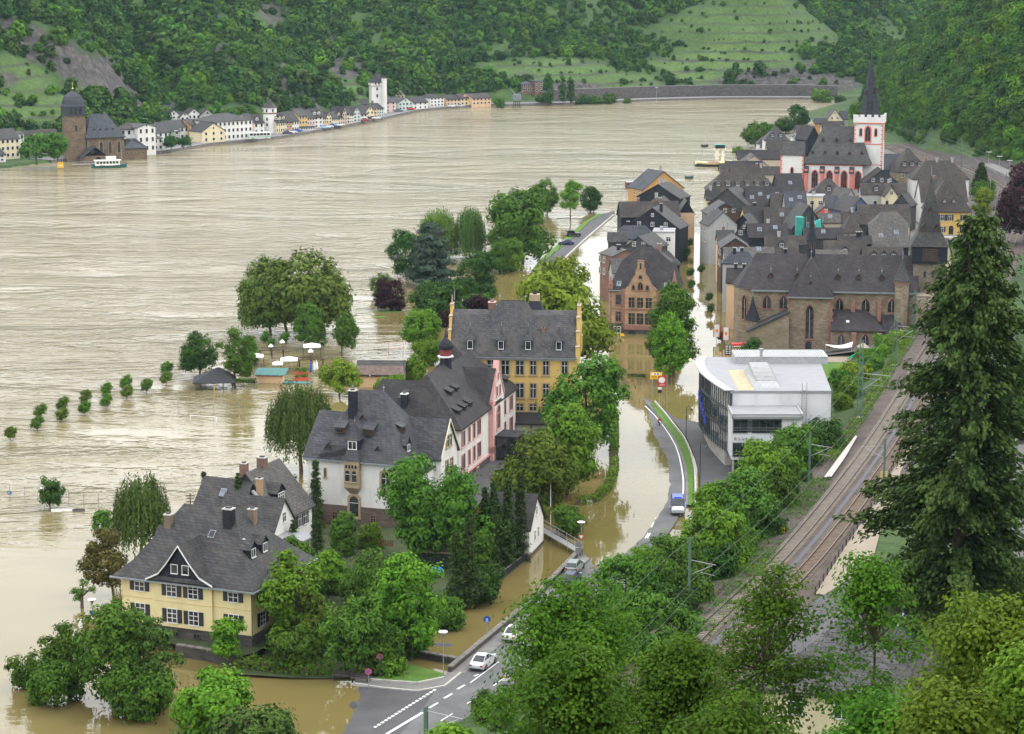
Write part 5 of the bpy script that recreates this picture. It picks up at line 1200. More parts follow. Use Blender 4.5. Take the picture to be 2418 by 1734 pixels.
UP = [  # higher rows, placed by distance
(372,420,262,259,240,225,'S','W',1,5,2,1000,'white house with tall grey roof up the side valley'),(378,416,261,260,252,243,'S','W',1,3,1,985,'white gabled house below tall grey roof in the side valley'),
(336,372,268,266,248,232,'S','G',1,2,1,985,'grey-roofed barn at the end of the rock spur'),(394,426,283,282,274,259,'G','W',0,3,1,955,'white house with broad dark gable in the side valley'),(426,446,286,285,275,264,'G','W',1,2,1,955,'small white gable behind the far quay'),
(444,472,284,283,270,256,'G','W',1,3,1,965,'white timber-framed gable behind the far quay'),(472,506,284,282,272,256,'G','G',1,2,1,965,'grey gable left behind white hotel'),(588,612,290,289,278,264,'G','G',1,2,1,1010,'grey gable between white hotel and round tower'),
(540,590,282,280,276,262,'G','W',1,2,1,990,'white gable end above white hotel'),(750,775,258,257,252,248,'S','C',1,3,1,1075,'cream house with brown roof above the quay row'),(772,792,258,257,252,246,'G','L',1,2,1,1075,'pale yellow gable above the quay row'),
(826,866,256,254,246,234,'S','K',0,2,1,1095,'black-roofed house left of square tower'),(912,940,238,236,222,210,'S','Y',4,3,2,1130,'yellow hillside house right of square tower'),(932,956,238,236,224,209,'G','E',4,2,1,1125,'steep blue-roofed house above the quay'),
(956,982,230,229,212,196,'G','W',0,3,2,1140,'left one of two white twin-gabled hillside houses'),(982,1004,224,223,208,195,'G','W',0,2,2,1150,'right one of two white twin-gabled hillside houses'),
(1210,1228,216,215,204,199,'S','E',1,2,1,1165,'small sandstone lodge left of brown brick villa')]
for r in UP: bank('hillside_house',r[12],*r[:6],r[6],r[7],r[8],r[9],r[10],Y=r[11],group='houses above the far quay')
# square risalit of the white villa, brown brick villa, cafe
bank('villa_wing','white pedimented front wing of large riverside villa, with balconies',327,363,362,358,300,292,'G','W',1,3,3,D=8,group='houses along the far quay')
bank('brick_villa','brown brick villa with flat hipped roof and tower on the far slope',1233,1263,217,216,199,192,'S','A',4,3,2,Y=1160,hip=1,group='houses above the far quay')
bank('brick_tower_house','square brick tower of brown villa behind poplars',1263,1283,219,217,191,189,'S','A',4,2,3,Y=1160,hip=1,group='houses above the far quay')
bank('quay_cafe','white glazed cafe pavilion on the far quay below yellow house',710,741,309,304,299,297,'S','W',1,6,1,D=3)
def far_church():
 A,an,W = FR((205,325),(273,322),8.8); an = 0.42; W = 14; b = Bld('domed_church','brown stone church with slate roof and dome-capped square tower on the far bank',A,an,W,16,cat='church',far=True); t = b.t; t.location.z = -2.2; rm = slate('slate_far_church',(0.085,0.095,0.115),0.1,0.4)
 walls(b,0,W,0,16,-1,11,FARST); m = MB().mat(rm); loft(m,[(-0.5,W + 0.5,-0.6,16.6,10.8),(3.5,W - 4.5,8,8,19)]); shell(m); r = m.build('roof',t)
 walls(b,W,W + 9,2,14,-1,6.5,FARST); roof(b,W,W + 9,2,14,6.5,9.5,'u',1,rm,0.4,name='annex_roof')
 for k in range(4): b.win('F',2 + k * 3.3,5.0,1.1 if k else 1.6,4.2 if k else 1.6,'a' if k else 'o',(0,0),fm=TRIM)
 for k in range(5): b.win('F',W + 1.5 + k * 1.5,4.2,0.7,1.0,fm=TRIM,at=(W + 1.5 + k * 1.5,1.97,0))
 for k in range(4): dormer(b,(3.2 + k * 2.4,2.2,13.2,0),0.9,0.4,0.8,0.4,rm,WOODD,0,0)
 walls(b,-3,6,-6,0,-1,4.6,FARST); roof(b,-3,6,-6,0,4.6,8,'v',0,rm,0.4,name='porch_roof'); b.win('F',2.6,0.8,2.6,3.6,'a',(0,0),fm=TRIM,at=(2.6,-6.03,0),name='porch_arch')
 u0,u1,v0,v1 = -7.2,-0.2,0.5,7.5
 MB().mat(FARST).box(u0,u1,v0,v1,-1,19).build('tower',t); MB().mat(M_SL[4]).box(u0 - 0.3,u1 + 0.3,v0 - 0.3,v1 + 0.3,19,22.6).build('belfry',t)
 cu,cv = (u0 + u1) / 2,(v0 + v1) / 2; m = MB().mat(M_SL[4]); q = 5.0
 m.lathe([(q + 0.6,22.5),(q,23.0),(q * 0.93,24.4),(q * 0.74,26.0),(q * 0.42,27.2),(0.3,27.8),(0.12,28.4)],(cu,cv),4,math.pi / 4); m.mat(plain('gold',(0.8,0.6,0.2),0.3,0.8)).lathe([(0,28.4),(0.4,28.8),(0,29.2)],(cu,cv),8).tube((cu,cv,29.2),(cu,cv,31.5),0.08,0.03,4); m.build('dome',t)
 for x in (-1.7,0,1.7): b.win('F',0,19.6,0.9,2.4,'a',(0,0),fm=M_SLW,at=(cu + x,v0 - 0.32,0)); b.win('R',0,19.6,0.9,2.4,'a',(0,0),fm=M_SLW,at=(u1 + 0.32,cv + x,math.pi / 2))
 for z in (13.5,): b.win('F',0,z,0.5,2.0,'a',(0,0),fm=SHUT,at=(cu,v0 - 0.02,0)); b.win('R',0,z,0.5,2.0,'a',(0,0),fm=SHUT,at=(u1 + 0.02,cv,math.pi / 2))
far_church()
def round_tower():
 c = P(636,316,1.0); s = scale_at(316,1.0); h = lambda y: 1.0 + (316 - y) / s; r = 15.5 / s; t = thing('round_tower','round white medieval tower with conical slate roof on the far quay','tower',(c.x,c.y + r,0))
 m = MB().mat(WHITE).lathe([(r,0),(r,h(268))],n=16).mat(REDST).lathe([(r + 0.15,h(270)),(r + 0.3,h(268)),(r + 0.3,h(267))],n=16).mat(WHITE).lathe([(r + 0.25,h(267)),(r + 0.25,h(256))],n=16); m.build('shaft',t)
 MB().mat(M_SL[1]).lathe([(r + 0.7,h(255.5)),(r * 0.6,h(247)),(0,h(232))],n=8).build('roof',t)
 for a_,y in ((-1.9,282),(-1.9,295),(-1.0,262),(-1.9,262),(-2.6,262),(-0.4,310)): MB().mat(SHUT).box(-0.35,0.35,-0.06,0.3,0,1.2).build('window',t,((r + (0.25 if y < 266 else 0)) * math.cos(a_),(r + (0.25 if y < 266 else 0)) * math.sin(a_),h(y) - 0.6),a_ + math.pi / 2)
round_tower()
def square_tower():
 c = P(880,268,1.0); s = scale_at(268,1.0); h = lambda y: 1.0 + (268 - y) / s; w_ = 32 / s; b = Bld('square_tower','tall square white tower with steep slate roof and stair turret on the far bank',(c.x - 0.4,c.y),0.25,w_,w_,cat='tower',far=True); t = b.t
 MB().mat(WHITE).box(0,w_,0,w_,0,h(203)).build('shaft',t); MB().mat(WHITE).box(-0.3,w_ + 0.3,-0.3,w_ + 0.3,h(203),h(196)).mat(REDST).box(-0.34,w_ + 0.34,-0.34,w_ + 0.34,h(204),h(203)).box(-0.34,w_ + 0.34,-0.34,w_ + 0.34,h(196.5),h(196)).build('parapet',t)
 m = MB().mat(M_SL[0]); loft(m,[(-0.6,w_ + 0.6,-0.6,w_ + 0.6,h(196)),(w_ / 2 - 0.4,w_ / 2 + 0.4,w_ / 2,w_ / 2,h(173))]); m.build('roof',t)
 MB().mat(WHITE).lathe([(1.3,0),(1.3,h(186))],(w_ - 0.4,0),8).mat(M_SL[0]).lathe([(1.5,h(186)),(0,h(180))],(w_ - 0.4,0),8).build('stair_turret',t)
 for x,y in ((0.3,200),(0.55,200),(0.42,214),(0.42,230)): b.win('F',w_ * x,h(y),0.7,1.3,fm=REDST,bars=(0,0),off=0.32 if y < 203 else 0.0)
square_tower()
# quay road, wall and railway wall of the far bank
def quay():
 pts = [P(x,y) for x,y in SHORE_PX[1:]]; m = MB(); w2 = MB(); off = []
 for i,p in enumerate(pts):
  d = (pts[min(i + 1,len(pts) - 1)] - pts[max(i - 1,0)]); d.z = 0; d.normalize(); off.append(Vector((-d.y,d.x,0)))
 ASPH = plain('far_asphalt',(0.16,0.16,0.165),0.9); QW = masonry('quay_stone',(0.14,0.13,0.12),(0.22,0.2,0.18),(0.17,0.16,0.15),bw=1.2,rh=0.5)
 for i in range(len(pts) - 1):
  a,b_,na,nb = pts[i],pts[i + 1],off[i],off[i + 1]; z = 1.02
  f = lambda p,n,k,zz: (p.x + n.x * k,p.y + n.y * k,zz)
  m.mat(ASPH).face(f(a,na,0.3,z),f(b_,nb,0.3,z),f(b_,nb,11,z),f(a,na,11,z))
  w2.mat(QW).face(f(a,na,-0.6,-1),f(b_,nb,-0.6,-1),f(b_,nb,0,1.15),f(a,na,0,1.15)).mat(CONC).face(f(a,na,0,1.15),f(b_,nb,0,1.15),f(b_,nb,0.5,1.15),f(a,na,0.5,1.15))
 setp(m.build('quay_road'),kind='structure'); setp(w2.build('quay_wall'),'long stone quay wall along the far bank','wall')
 w3 = MB().mat(masonry('railway_wall_stone',(0.10,0.09,0.09),(0.17,0.15,0.145),(0.13,0.12,0.11),bw=1.2,rh=0.5)); q = pts[12:]; n = off[12:]
 for i in range(len(q) - 1):
  f = lambda p,v,k,zz: (p.x + v.x * k,p.y + v.y * k,zz)
  w3.face(f(q[i],n[i],13,1),f(q[i + 1],n[i + 1],13,1),f(q[i + 1],n[i + 1],13.8,6.6),f(q[i],n[i],13.8,6.6)); w3.face(f(q[i],n[i],13.8,6.6),f(q[i + 1],n[i + 1],13.8,6.6),f(q[i + 1],n[i + 1],19,6.6),f(q[i],n[i],19,6.6))
 setp(w3.build('railway_wall'),'long dark railway retaining wall under far vineyards','wall')
quay()
# ------------------------------------------------------------------ roads, banks, lawns
def asphalt(name,col,var=0.25):
 col = mul(col,0.8)
 m,t,b = nodemat(name); wc = worldco(t)
 n = N(t,'TexNoise',Scale=0.25,Detail=6.0,Roughness=0.65); L(t,wc,n.inputs['Vector']); n2 = N(t,'TexNoise',Scale=22.0,Detail=2.0); L(t,wc,n2.inputs['Vector'])
 c = ramp(t,n.outputs[0],[(0.3,mul(col,1 - var)),(0.7,mul(col,1 + var))]); L(t,mixc(t,0.35,c,n2.outputs[0],'OVERLAY'),b.inputs['Base Color']); b.inputs['Roughness'].default_value = 0.85; bump(t,b,n2.outputs[0],0.2,0.01); return m
def grassmat(name,a,c):
 m,t,b = nodemat(name); wc = worldco(t); n = N(t,'TexNoise',Scale=0.8,Detail=7.0,Roughness=0.7); L(t,wc,n.inputs['Vector'])
 L(t,ramp(t,n.outputs[0],[(0.3,a),(0.7,c)]),b.inputs['Base Color']); b.inputs['Roughness'].default_value = 0.95; n2 = N(t,'TexNoise',Scale=9.0,Detail=3.0); L(t,wc,n2.inputs['Vector']); bump(t,b,n2.outputs[0],0.8,0.12); return m
ASPH = asphalt('road_asphalt',(0.135,0.135,0.138)); ASPHD = asphalt('dark_asphalt',(0.085,0.083,0.088)); PAVE = asphalt('pavement',(0.20,0.195,0.185)); PATH = asphalt('tan_path',(0.33,0.275,0.205),0.15)
GRASS = grassmat('lawn',(0.05,0.12,0.010),(0.10,0.195,0.02)); SOIL = grassmat('garden_ground',(0.02,0.035,0.012),(0.06,0.08,0.02)); TOWNG = asphalt('town_paving',(0.14,0.13,0.12))
PAINT = plain('road_paint',(0.72,0.72,0.70),0.6,var=0.12,scale=6)
def resample(pts,n):
 pts = [Vector(p) for p in pts]; d = [0]
 for a,b in zip(pts,pts[1:]): d.append(d[-1] + (b - a).length)
 out = []; k = 0
 for i in range(n):
  t = d[-1] * i / (n - 1)
  while k < len(d) - 2 and d[k + 1] < t: k += 1
  f = (t - d[k]) / max(1e-6,d[k + 1] - d[k]); out.append(pts[k].lerp(pts[k + 1],min(1,f)))
 return out
def strip(name,Lp,Rp,mat,n=60,c=8,zf=None,z=0.3,kind='structure'):
 """ribbon between two edge lines (world points); zf(x, y) gives heights"""
 A = resample(Lp,n); B = resample(Rp,n); V = []
 for a,b in zip(A,B):
  for k in range(c + 1): V.append(a.lerp(b,k / c))
 V = np.array([v[:] for v in V]); V[:,2] = zf(V[:,0],V[:,1]) if zf else z
 i = np.arange(n * (c + 1)).reshape(n,c + 1); q = np.stack([i[:-1,:-1].ravel(),i[:-1,1:].ravel(),i[1:,1:].ravel(),i[1:,:-1].ravel()],1)
 o = mobj(name,arr_mesh(name,V,q,mat,smooth=True)); return setp(o,kind=kind)
def PX(lst,z=0.25): return [P(x,y,z) for x,y in lst]
EDGE = [tuple(v.xy) for v in PX([(1490,905),(1527,955),(1532,980),(1547,1032),(1574,1081),(1583,1143),(1574,1189),(1552,1226),(1512,1278),(1445,1330),(1408,1342),(1383,1311),(1376,1305)],0.0)]
def zroad(x,y):
 d = -sdist(x,y,EDGE) * -1; d = sdist(x,y,EDGE)
 dry = np.where(y < P(0,1330,0).y - 1.0,1.0,0.0); return np.where(dry > 0,0.22,np.clip(-d * 0.045 * -1,-0.6,0.22))
Lr = PX([(880,1800),(985,1690),(1051,1600),(1247,1442),(1365,1316),(1420,1255),(1450,1150),(1452,1060),(1440,970),(1470,915)]); Rr = PX([(1220,1800),(1260,1734),(1330,1620),(1440,1480),(1530,1330),(1597,1230),(1626,1160),(1626,1100),(1602,1040),(1562,985),(1536,945)])
# which side of EDGE is dry: test a point on the dry lane
_s = float(sdist(np.array([P(1600,1120,0).x]),np.array([P(1600,1120,0).y]),EDGE)[0])
def zroad(x,y):
 d = sdist(x,y,EDGE) * (1 if _s > 0 else -1); z = np.clip(d * 0.05 + (fbm(x * 0.6,y * 0.6,2) - 0.5) * 0.03,-0.6,0.22)
 return np.where(y < P(0,1345,0).y,0.22,z)
strip('road',Lr,Rr,ASPH,160,22,zroad)
E2 = [tuple(v.xy) for v in PX([(770,1800),(806,1734),(838,1680),(852,1640),(842,1606),(835,1590)],0.0)]
def zj(x,y): return np.clip(-sdist(x,y,E2) * -0.16 if False else np.abs(sdist(x,y,E2)) * 0.1 * np.sign(-sdist(x,y,E2)) * JS + (fbm(x,y,2) - 0.5) * 0.06,-0.6,0.205)
JS = 1.0; JS = 1.0 if (-sdist(np.array([P(1000,1660).x]),np.array([P(1000,1660).y]),E2)[0]) > 0 else -1.0
strip('side_road',PX([(700,1810),(760,1720),(790,1650),(800,1585)]),PX([(1000,1810),(1030,1734),(1060,1660),(1062,1606)]),ASPHD,40,20,zj)
strip('pavement',PX([(838,1592),(900,1600),(985,1610),(1040,1598),(1052,1592)],0.3),PX([(838,1612),(900,1622),(985,1630),(1050,1618),(1085,1588)],0.3),PAVE,20,3,z=0.30)
strip('lane_pavement',PX([(1052,1592),(1247,1440),(1366,1312)],0.26),PX([(1098,1590),(1285,1440),(1392,1318)],0.26),PAVE,30,2,z=0.262)
strip('lawn',PX([(905,1592),(960,1566),(1046,1590)],0.45),PX([(880,1604),(985,1611),(1044,1598)],0.45),GRASS,14,6,zf=lambda x,y: 0.42 + 0.08 * fbm(x * 2,y * 2,2))
def kerb(name,pts,z,label,w=0.14):
 a = resample(pts,24); m = MB().mat(CONC)
 for p,q in zip(a,a[1:]):
  d = (q - p); d.z = 0; d.normalize(); n = Vector((-d.y,d.x,0)) * w
  m.hexa([(p - n).xy[:] + (-0.4,),(p + n).xy[:] + (-0.4,),(q + n).xy[:] + (-0.4,),(q - n).xy[:] + (-0.4,),(p - n).xy[:] + (z,),(p + n).xy[:] + (z,),(q + n).xy[:] + (z,),(q - n).xy[:] + (z,)])
 return setp(m.build(name),label,'kerb')
kerb('kerb',PX([(876,1604),(985,1612),(1048,1599)],0.45),0.5,'pale kerb round the small lawn corner')
kerb('kerb',PX([(838,1613),(900,1623),(985,1631),(1050,1619),(1088,1588)],0.3),0.33,'kerb of the footpath at road junction')
# painted markings: each dash is a flat piece of paint on the road
rd = bpy.data.objects['road']
def dash(a,b,w,z=0.236,parent=None):
 A,B = P(*a,z),P(*b,z); d = (B - A).normalized(); n = Vector((-d.y,d.x,0)) * w / 2; m = MB().mat(PAINT)
 m.face(A - n,B - n,B + n,A + n); return m.build('marking',parent or rd)
z8 = lambda x,y: (780 + x / 2.785,1150 + y / 2.785)
for a,b,w in (((900,1425),(985,1372),.14),((1072,1308),(1140,1258),.14),((727,1538),(805,1490),.14),((870,1572),(925,1537),.14),((1018,1470),(1064,1440),.14),((1045,1600),(1100,1565),.14),((748,1390),(800,1360),.26),((835,1330),(885,1302),.26),((650,1453),(707,1420),.26),
    ((920,1288),(1108,1150),.14),((370,1625),(607,1483),.34),((1305,960),(1345,930),.2),((1345,985),(1395,945),.14),((1210,1070),(1290,1010),.12),((945,1245),(975,1232),.2)): dash(z8(*a),z8(*b),w)
for k in range(18):
 f = k / 18; a = (290 + (700 - 290) * f,1582 + (1326 - 1582) * f); b_ = (a[0] + 14,a[1] - 9); dash(z8(*a),z8(*b_),0.32)
z7 = lambda x,y: (1380 + x / 3.2526,780 + y / 3.2526)
LW = [z7(*q) for q in ((465,570),(540,645),(600,720),(655,800),(700,880),(728,960),(745,1040),(755,1100),(760,1150),(760,1220),(755,1290))]
wl = [P(*q,0.24) for q in LW]; m = MB().mat(PAINT)
for p,q in zip(wl,wl[1:]):
 d = (q - p).normalized(); n = Vector((-d.y,d.x,0)) * 0.1; zp = [float(zroad(np.array([v.x]),np.array([v.y]))[0]) + 0.012 for v in (p,q)]
 m.face((p.x - n.x,p.y - n.y,zp[0]),(q.x - n.x,q.y - n.y,zp[1]),(q.x + n.x,q.y + n.y,zp[1]),(p.x + n.x,p.y + n.y,zp[0]))
m.build('edge_line',rd)
for a,b in (((555,1405),(545,1440)),((533,1470),(513,1510)),((490,1555),(466,1595)),((505,1555),(484,1595)),((742,1400),(735,1430))):
 A,B = P(*z7(*a),0.1),P(*z7(*b),0.1); d = (B - A).normalized(); n = Vector((-d.y,d.x,0)) * 0.08; zz = [float(zroad(np.array([v.x]),np.array([v.y]))[0]) + 0.014 for v in (A,B)]
 MB().mat(PAINT).face((A.x - n.x,A.y - n.y,zz[0]),(B.x - n.x,B.y - n.y,zz[1]),(B.x + n.x,B.y + n.y,zz[1]),(A.x + n.x,A.y + n.y,zz[0])).build('marking',rd)
# verge between road and car park
Gi = [z7(*q) for q in ((505,560),(560,640),(620,720),(690,815),(745,920),(785,1040),(798,1160),(800,1340))]; Go = [z7(*q) for q in ((545,555),(620,640),(690,730),(770,830),(820,940),(850,1060),(858,1200),(856,1340))]
strip('grass_verge',PX(Gi,0.45),PX(Go,0.45),GRASS,40,5,zf=lambda x,y: 0.36 + 0.1 * fbm(x * 2,y * 2,2))
Gp = [z7(*q) for q in ((470,548),(545,640),(605,720),(672,815),(727,920),(765,1040),(778,1160),(780,1340))]
strip('verge_footpath',PX(Gp,0.3),PX(Gi,0.3),PAVE,40,2,z=0.27)
mw = MB().mat(CONC); g2 = resample(PX(Go,0.4),40)
for p,q in zip(g2,g2[1:]): d = (q - p).normalized(); n = Vector((-d.y,d.x,0)) * -0.22; mw.hexa([(p.x,p.y,-0.6),(p.x + n.x,p.y + n.y,-0.6),(q.x + n.x,q.y + n.y,-0.6),(q.x,q.y,-0.6),(p.x,p.y,0.75),(p.x + n.x,p.y + n.y,0.75),(q.x + n.x,q.y + n.y,0.75),(q.x,q.y,0.75)])
setp(mw.build('verge_wall'),'low concrete wall along the curved grass verge','wall')
E3 = [tuple(v.xy) for v in PX([(1560,962),(1597,988),(1625,993),(1660,1000),(1700,1004)],0.0)]
def zcp(x,y):
 d = sdist(x,y,E3); return np.clip(-d * 0.06 + (fbm(x * .7,y * .7,2) - 0.5) * 0.02,-0.6,0.16)
strip('car_park',PX([z7(*q) for q in ((560,550),(640,640),(720,740),(800,850),(850,980),(880,1100),(890,1260),(880,1420))],0.15),PX([(1690,960),(1700,985),(1712,1010),(1722,1050),(1745,1100),(1765,1140),(1770,1180),(1740,1240)],0.15),ASPHD,50,14,zcp)
# riverside road that is still dry
strip('river_road',PX([(1268,640),(1281,622),(1345,568),(1392,524),(1425,505),(1450,498)]),PX([(1300,650),(1318,622),(1378,566),(1420,530),(1447,507),(1452,500)]),ASPHD,30,4,z=0.25)
kerb('kerb',PX([(1302,650),(1320,622),(1380,566),(1422,530),(1449,507)]),0.34,'pale kerb of the dry riverside road',0.2)
strip('river_verge',PX([(1255,640),(1272,618),(1330,566),(1380,524),(1412,506)]),PX([(1270,638),(1284,619),(1346,567),(1393,523),(1426,505)]),GRASS,24,3,z=0.32)
strip('school_yard',PX([(1040,1190),(1080,1118),(1150,1065),(1235,1000)],0.7),PX([(1110,1215),(1170,1150),(1230,1080),(1290,1010)],0.7),ASPHD,12,4,z=0.8)
strip('garden_ground',PX([(545,1590),(612,1530),(640,1400),(700,1300),(760,1240),(900,1230),(1080,1200)],0.4),PX([(690,1597),(880,1596),(975,1540),(1092,1428),(1170,1370),(1232,1320),(1245,1300)],0.4),SOIL,30,12,zf=lambda x,y: 0.15 + 0.7 * (fbm(x / 7,y / 7,3) - 0.25))
strip('villa_terrace',PX([(420,1523),(310,1490),(285,1430)],1.2),PX([(562,1551),(625,1535),(645,1430)],1.2),SOIL,10,8,z=1.18)
# town ground
tl = [(1747,850),(1744,790),(1722,700),(1704,640),(1700,600),(1690,520),(1678,460),(1735,380),(1795,338),(1870,315),(1935,288),(1985,262)]
TL = PX(tl,0.4); TRr = [Vector((t.x + 0,t.y,0)) for t in TL]
fx = lambda y: float(np.interp(y,[f[1] for f in FOOT],[f[0] for f in FOOT])) - 3
A_ = resample(TL,40); B_ = [Vector((fx(p.y),p.y,0)) for p in A_]; V = []; C_ = 10
for p,q in zip(A_,B_):
 for k in range(C_ + 1): v = p.lerp(q,k / C_); v.z = 0.35 + (RZ - 0.9) * (k / C_) ** 2; V.append(v[:])
i = np.arange(40 * (C_ + 1)).reshape(40,C_ + 1); setp(mobj('town_ground',arr_mesh('town_ground',np.array(V),np.stack([i[:-1,:-1].ravel(),i[:-1,1:].ravel(),i[1:,1:].ravel(),i[1:,:-1].ravel()],1),TOWNG)),kind='structure')
strip('playground_lawn',PX([(1930,900),(1925,850),(1935,825)],0.8),PX([(2030,890),(2040,850),(2060,820)],0.8),GRASS,8,5,z=0.95)
strip('playground_sand',PX([(1935,855),(1945,835)],0.9),PX([(2010,858),(2030,838)],0.9),PATH,6,4,z=0.99)
# ------------------------------------------------------------------ lane walls
def wall_run(name,label,px,z1,th=0.4,mat=STONED,cap=True,z=0.0,capw=0.3,step=1.1):
 pts = resample(PX(px,z),40); m = MB().mat(mat); t = thing(name,label,'wall',(pts[0].x,pts[0].y,0)); o = Vector((pts[0].x,pts[0].y,0))
 for p,q in zip(pts,pts[1:]):
  p = p - o; q = q - o; d = (q - p); d.z = 0; d.normalize(); n = Vector((-d.y,d.x,0)) * th / 2
  m.hexa([(p.x - n.x,p.y - n.y,-0.8),(q.x - n.x,q.y - n.y,-0.8),(q.x + n.x,q.y + n.y,-0.8),(p.x + n.x,p.y + n.y,-0.8),(p.x - n.x,p.y - n.y,z1),(q.x - n.x,q.y - n.y,z1),(q.x + n.x,q.y + n.y,z1),(p.x + n.x,p.y + n.y,z1)])
 m.build('masonry',t)
 if cap:
  Ltot = sum((b - a).length for a,b in zip(pts,pts[1:])); n = int(Ltot / step); c = resample(PX(px,z),n + 1)
  cm = MB().mat(plain('coping',(0.16,0.145,0.13),0.9,var=0.25) if 'coping' not in MATS else MATS['coping']).box(-step / 2 + 0.02,step / 2 - 0.02,-capw,capw,0,0.14).mesh('coping_stone')
  for p,q in zip(c,c[1:]):
   d = q - p; mid = (p + q) / 2 - o; mobj('coping_stone',cm,t,(mid.x,mid.y,z1 + R.uniform(-0.01,0.015)),math.atan2(d.y,d.x))
 return t
wall_run('lane_wall','long low stone wall between flooded lane and dry road',[(1062,1592),(1247,1437),(1372,1308)],0.75)
wall_run('lawn_wall','short stone wall behind the small lawn corner',[(968,1549),(1080,1570)],0.7)
wall_run('garden_wall','stone garden wall with iron pickets along flooded lane',[(1120,1415),(1172,1376),(1250,1316)],0.55,z=0.0)
wall_run('garden_wall','low overgrown garden wall by white picket gate',[(930,1545),(1010,1468),(1078,1412),(1118,1420)],0.35,cap=False)
wall_run('retaining_wall','dark stone retaining wall below yellow villa',[(418,1549),(490,1560),(562,1577)],1.25,0.5)
wall_run('school_wall','stone wall with brown fence boards beside flooded lane',[(1300,1275),(1345,1235),(1360,1205)],0.5)
# ------------------------------------------------------------------ railway
def BALL():
 m,t,b = nodemat('ballast'); wc = worldco(t); v = N(t,'TexVoronoi',Scale=9.0); L(t,wc,v.inputs['Vector']); n = N(t,'TexNoise',Scale=0.3,Detail=5.0); L(t,wc,n.inputs['Vector'])
 c = mixc(t,0.55,ramp(t,n.outputs[0],[(0.3,(0.055,0.040,0.033)),(0.7,(0.105,0.082,0.070))]),v.outputs['Color'],'OVERLAY'); L(t,c,b.inputs['Base Color']); b.inputs['Roughness'].default_value = 0.95; bump(t,b,v.outputs['Distance'],0.8,0.06); return m
BALLAST = BALL(); RUST = plain('rail_rust',(0.065,0.036,0.03),0.6,0.3,0.2); RAILT = plain('rail_head',(0.16,0.13,0.13),0.4,0.6); SLEEP = plain('sleeper_concrete',(0.27,0.235,0.185),0.9,var=0.2); SLEEPB = plain('sleeper_brown',(0.22,0.165,0.12),0.9,var=0.25)
def smooth_path(pts,n):
 """Catmull-Rom through points"""
 pts = [Vector((x,y,0)) for x,y in pts]; o = []; p = [pts[0] * 2 - pts[1]] + pts + [pts[-1] * 2 - pts[-2]]
 for i in range(1,len(p) - 2):
  for k in range(12):
   t = k / 12; a,b,c,d = p[i - 1],p[i],p[i + 1],p[i + 2]; o.append(0.5 * ((2 * b) + (c - a) * t + (2 * a - 5 * b + 4 * c - d) * t * t + (3 * b - a - 3 * c + d) * t ** 3))
 o.append(p[-2]); return resample(o,n)
TP = smooth_path([(9,200)] + TRACK,700)
def offset(path,k):
 o = []
 for i,p in enumerate(path):
  d = path[min(i + 1,len(path) - 1)] - path[max(i - 1,0)]; d.normalize(); o.append(p + Vector((d.y,-d.x,0)) * k)
 return o
def ribbon(m,path,a,b,za,zb):
 A = offset(path,a); B = offset(path,b)
 for p,q,r,s in zip(A,A[1:],B[1:],B): m.face((s.x,s.y,zb),(r.x,r.y,zb),(q.x,q.y,za),(p.x,p.y,za))
TPc = TP[::4]; m = MB().mat(BALLAST)
for a,b,za,zb in ((-6,-2.6,0,0),(-2.6,6.8,RZ - 0.25,RZ - 0.25),(6.8,9.2,RZ - 0.25,RZ - 0.5)): ribbon(m,TPc,a,b,za if a != -6 else RZ - 0.75,zb if a != -6 else RZ - 0.25)
setp(m.build('track_bed'),kind='structure')
bed2 = MB().mat(plain('grey_gravel',(0.10,0.10,0.115),0.95,var=0.4,scale=8)); ribbon(bed2,TPc,1.85,2.35,RZ - 0.235,RZ - 0.235); setp(bed2.build('track_gravel'),kind='structure')
def track(off,label,sm,nmax):
 t = thing('railway_track',label,'railway track',(TP[0].x,TP[0].y,0)); o0 = Vector((TP[0].x,TP[0].y,0)); path = [p - o0 for p in offset(TP,off)]
 for side in (-0.7475,0.7475):
  q = offset(path,side)[::3]; m = MB()
  for p,r in zip(q,q[1:]):
   d = (r - p).normalized(); n = Vector((-d.y,d.x,0))
   for mt,wd,z0,z1 in ((RUST,0.075,RZ - 0.1,RZ + 0.05),(RAILT,0.045,RZ + 0.05,RZ + 0.075)):
    k = n * wd; m.mat(mt).hexa([(p.x - k.x,p.y - k.y,z0),(r.x - k.x,r.y - k.y,z0),(r.x + k.x,r.y + k.y,z0),(p.x + k.x,p.y + k.y,z0),(p.x - k.x,p.y - k.y,z1),(r.x - k.x,r.y - k.y,z1),(r.x + k.x,r.y + k.y,z1),(p.x + k.x,p.y + k.y,z1)])
  m.build('rail',t)
 Ltot = sum((b - a).length for a,b in zip(path,path[1:])); n = int(Ltot / 0.63); sp = resample(path,n); sme = MB().mat(sm).hexa([(-0.11,-1.3,-0.3),(0.11,-1.3,-0.3),(0.11,1.3,-0.3),(-0.11,1.3,-0.3),(-0.085,-1.28,-0.09),(0.085,-1.28,-0.09),(0.085,1.28,-0.09),(-0.085,1.28,-0.09)]).mesh('sleeper')
 rest = MB().mat(sm)
 for i,p in enumerate(sp):
  d = sp[min(i + 1,n - 1)] - sp[max(i - 1,0)]; an = math.atan2(d.y,d.x)
  if 20 < i <= 20 + nmax: mobj('sleeper',sme,t,(p.x,p.y,RZ),an)
  elif i > 20:
   d.normalize(); nn = Vector((-d.y,d.x,0)) * 1.3; dd = d * 0.09; rest.face(*[((p + s1 * nn + s2 * dd).x,(p + s1 * nn + s2 * dd).y,RZ - 0.1) for s1,s2 in ((-1,-1),(-1,1),(1,1),(1,-1))])
 setp(rest.build('sleepers_far',t),kind='stuff')
track(0.0,'left railway track of pale concrete sleepers beside hedge and tree-covered bank',SLEEP,300)
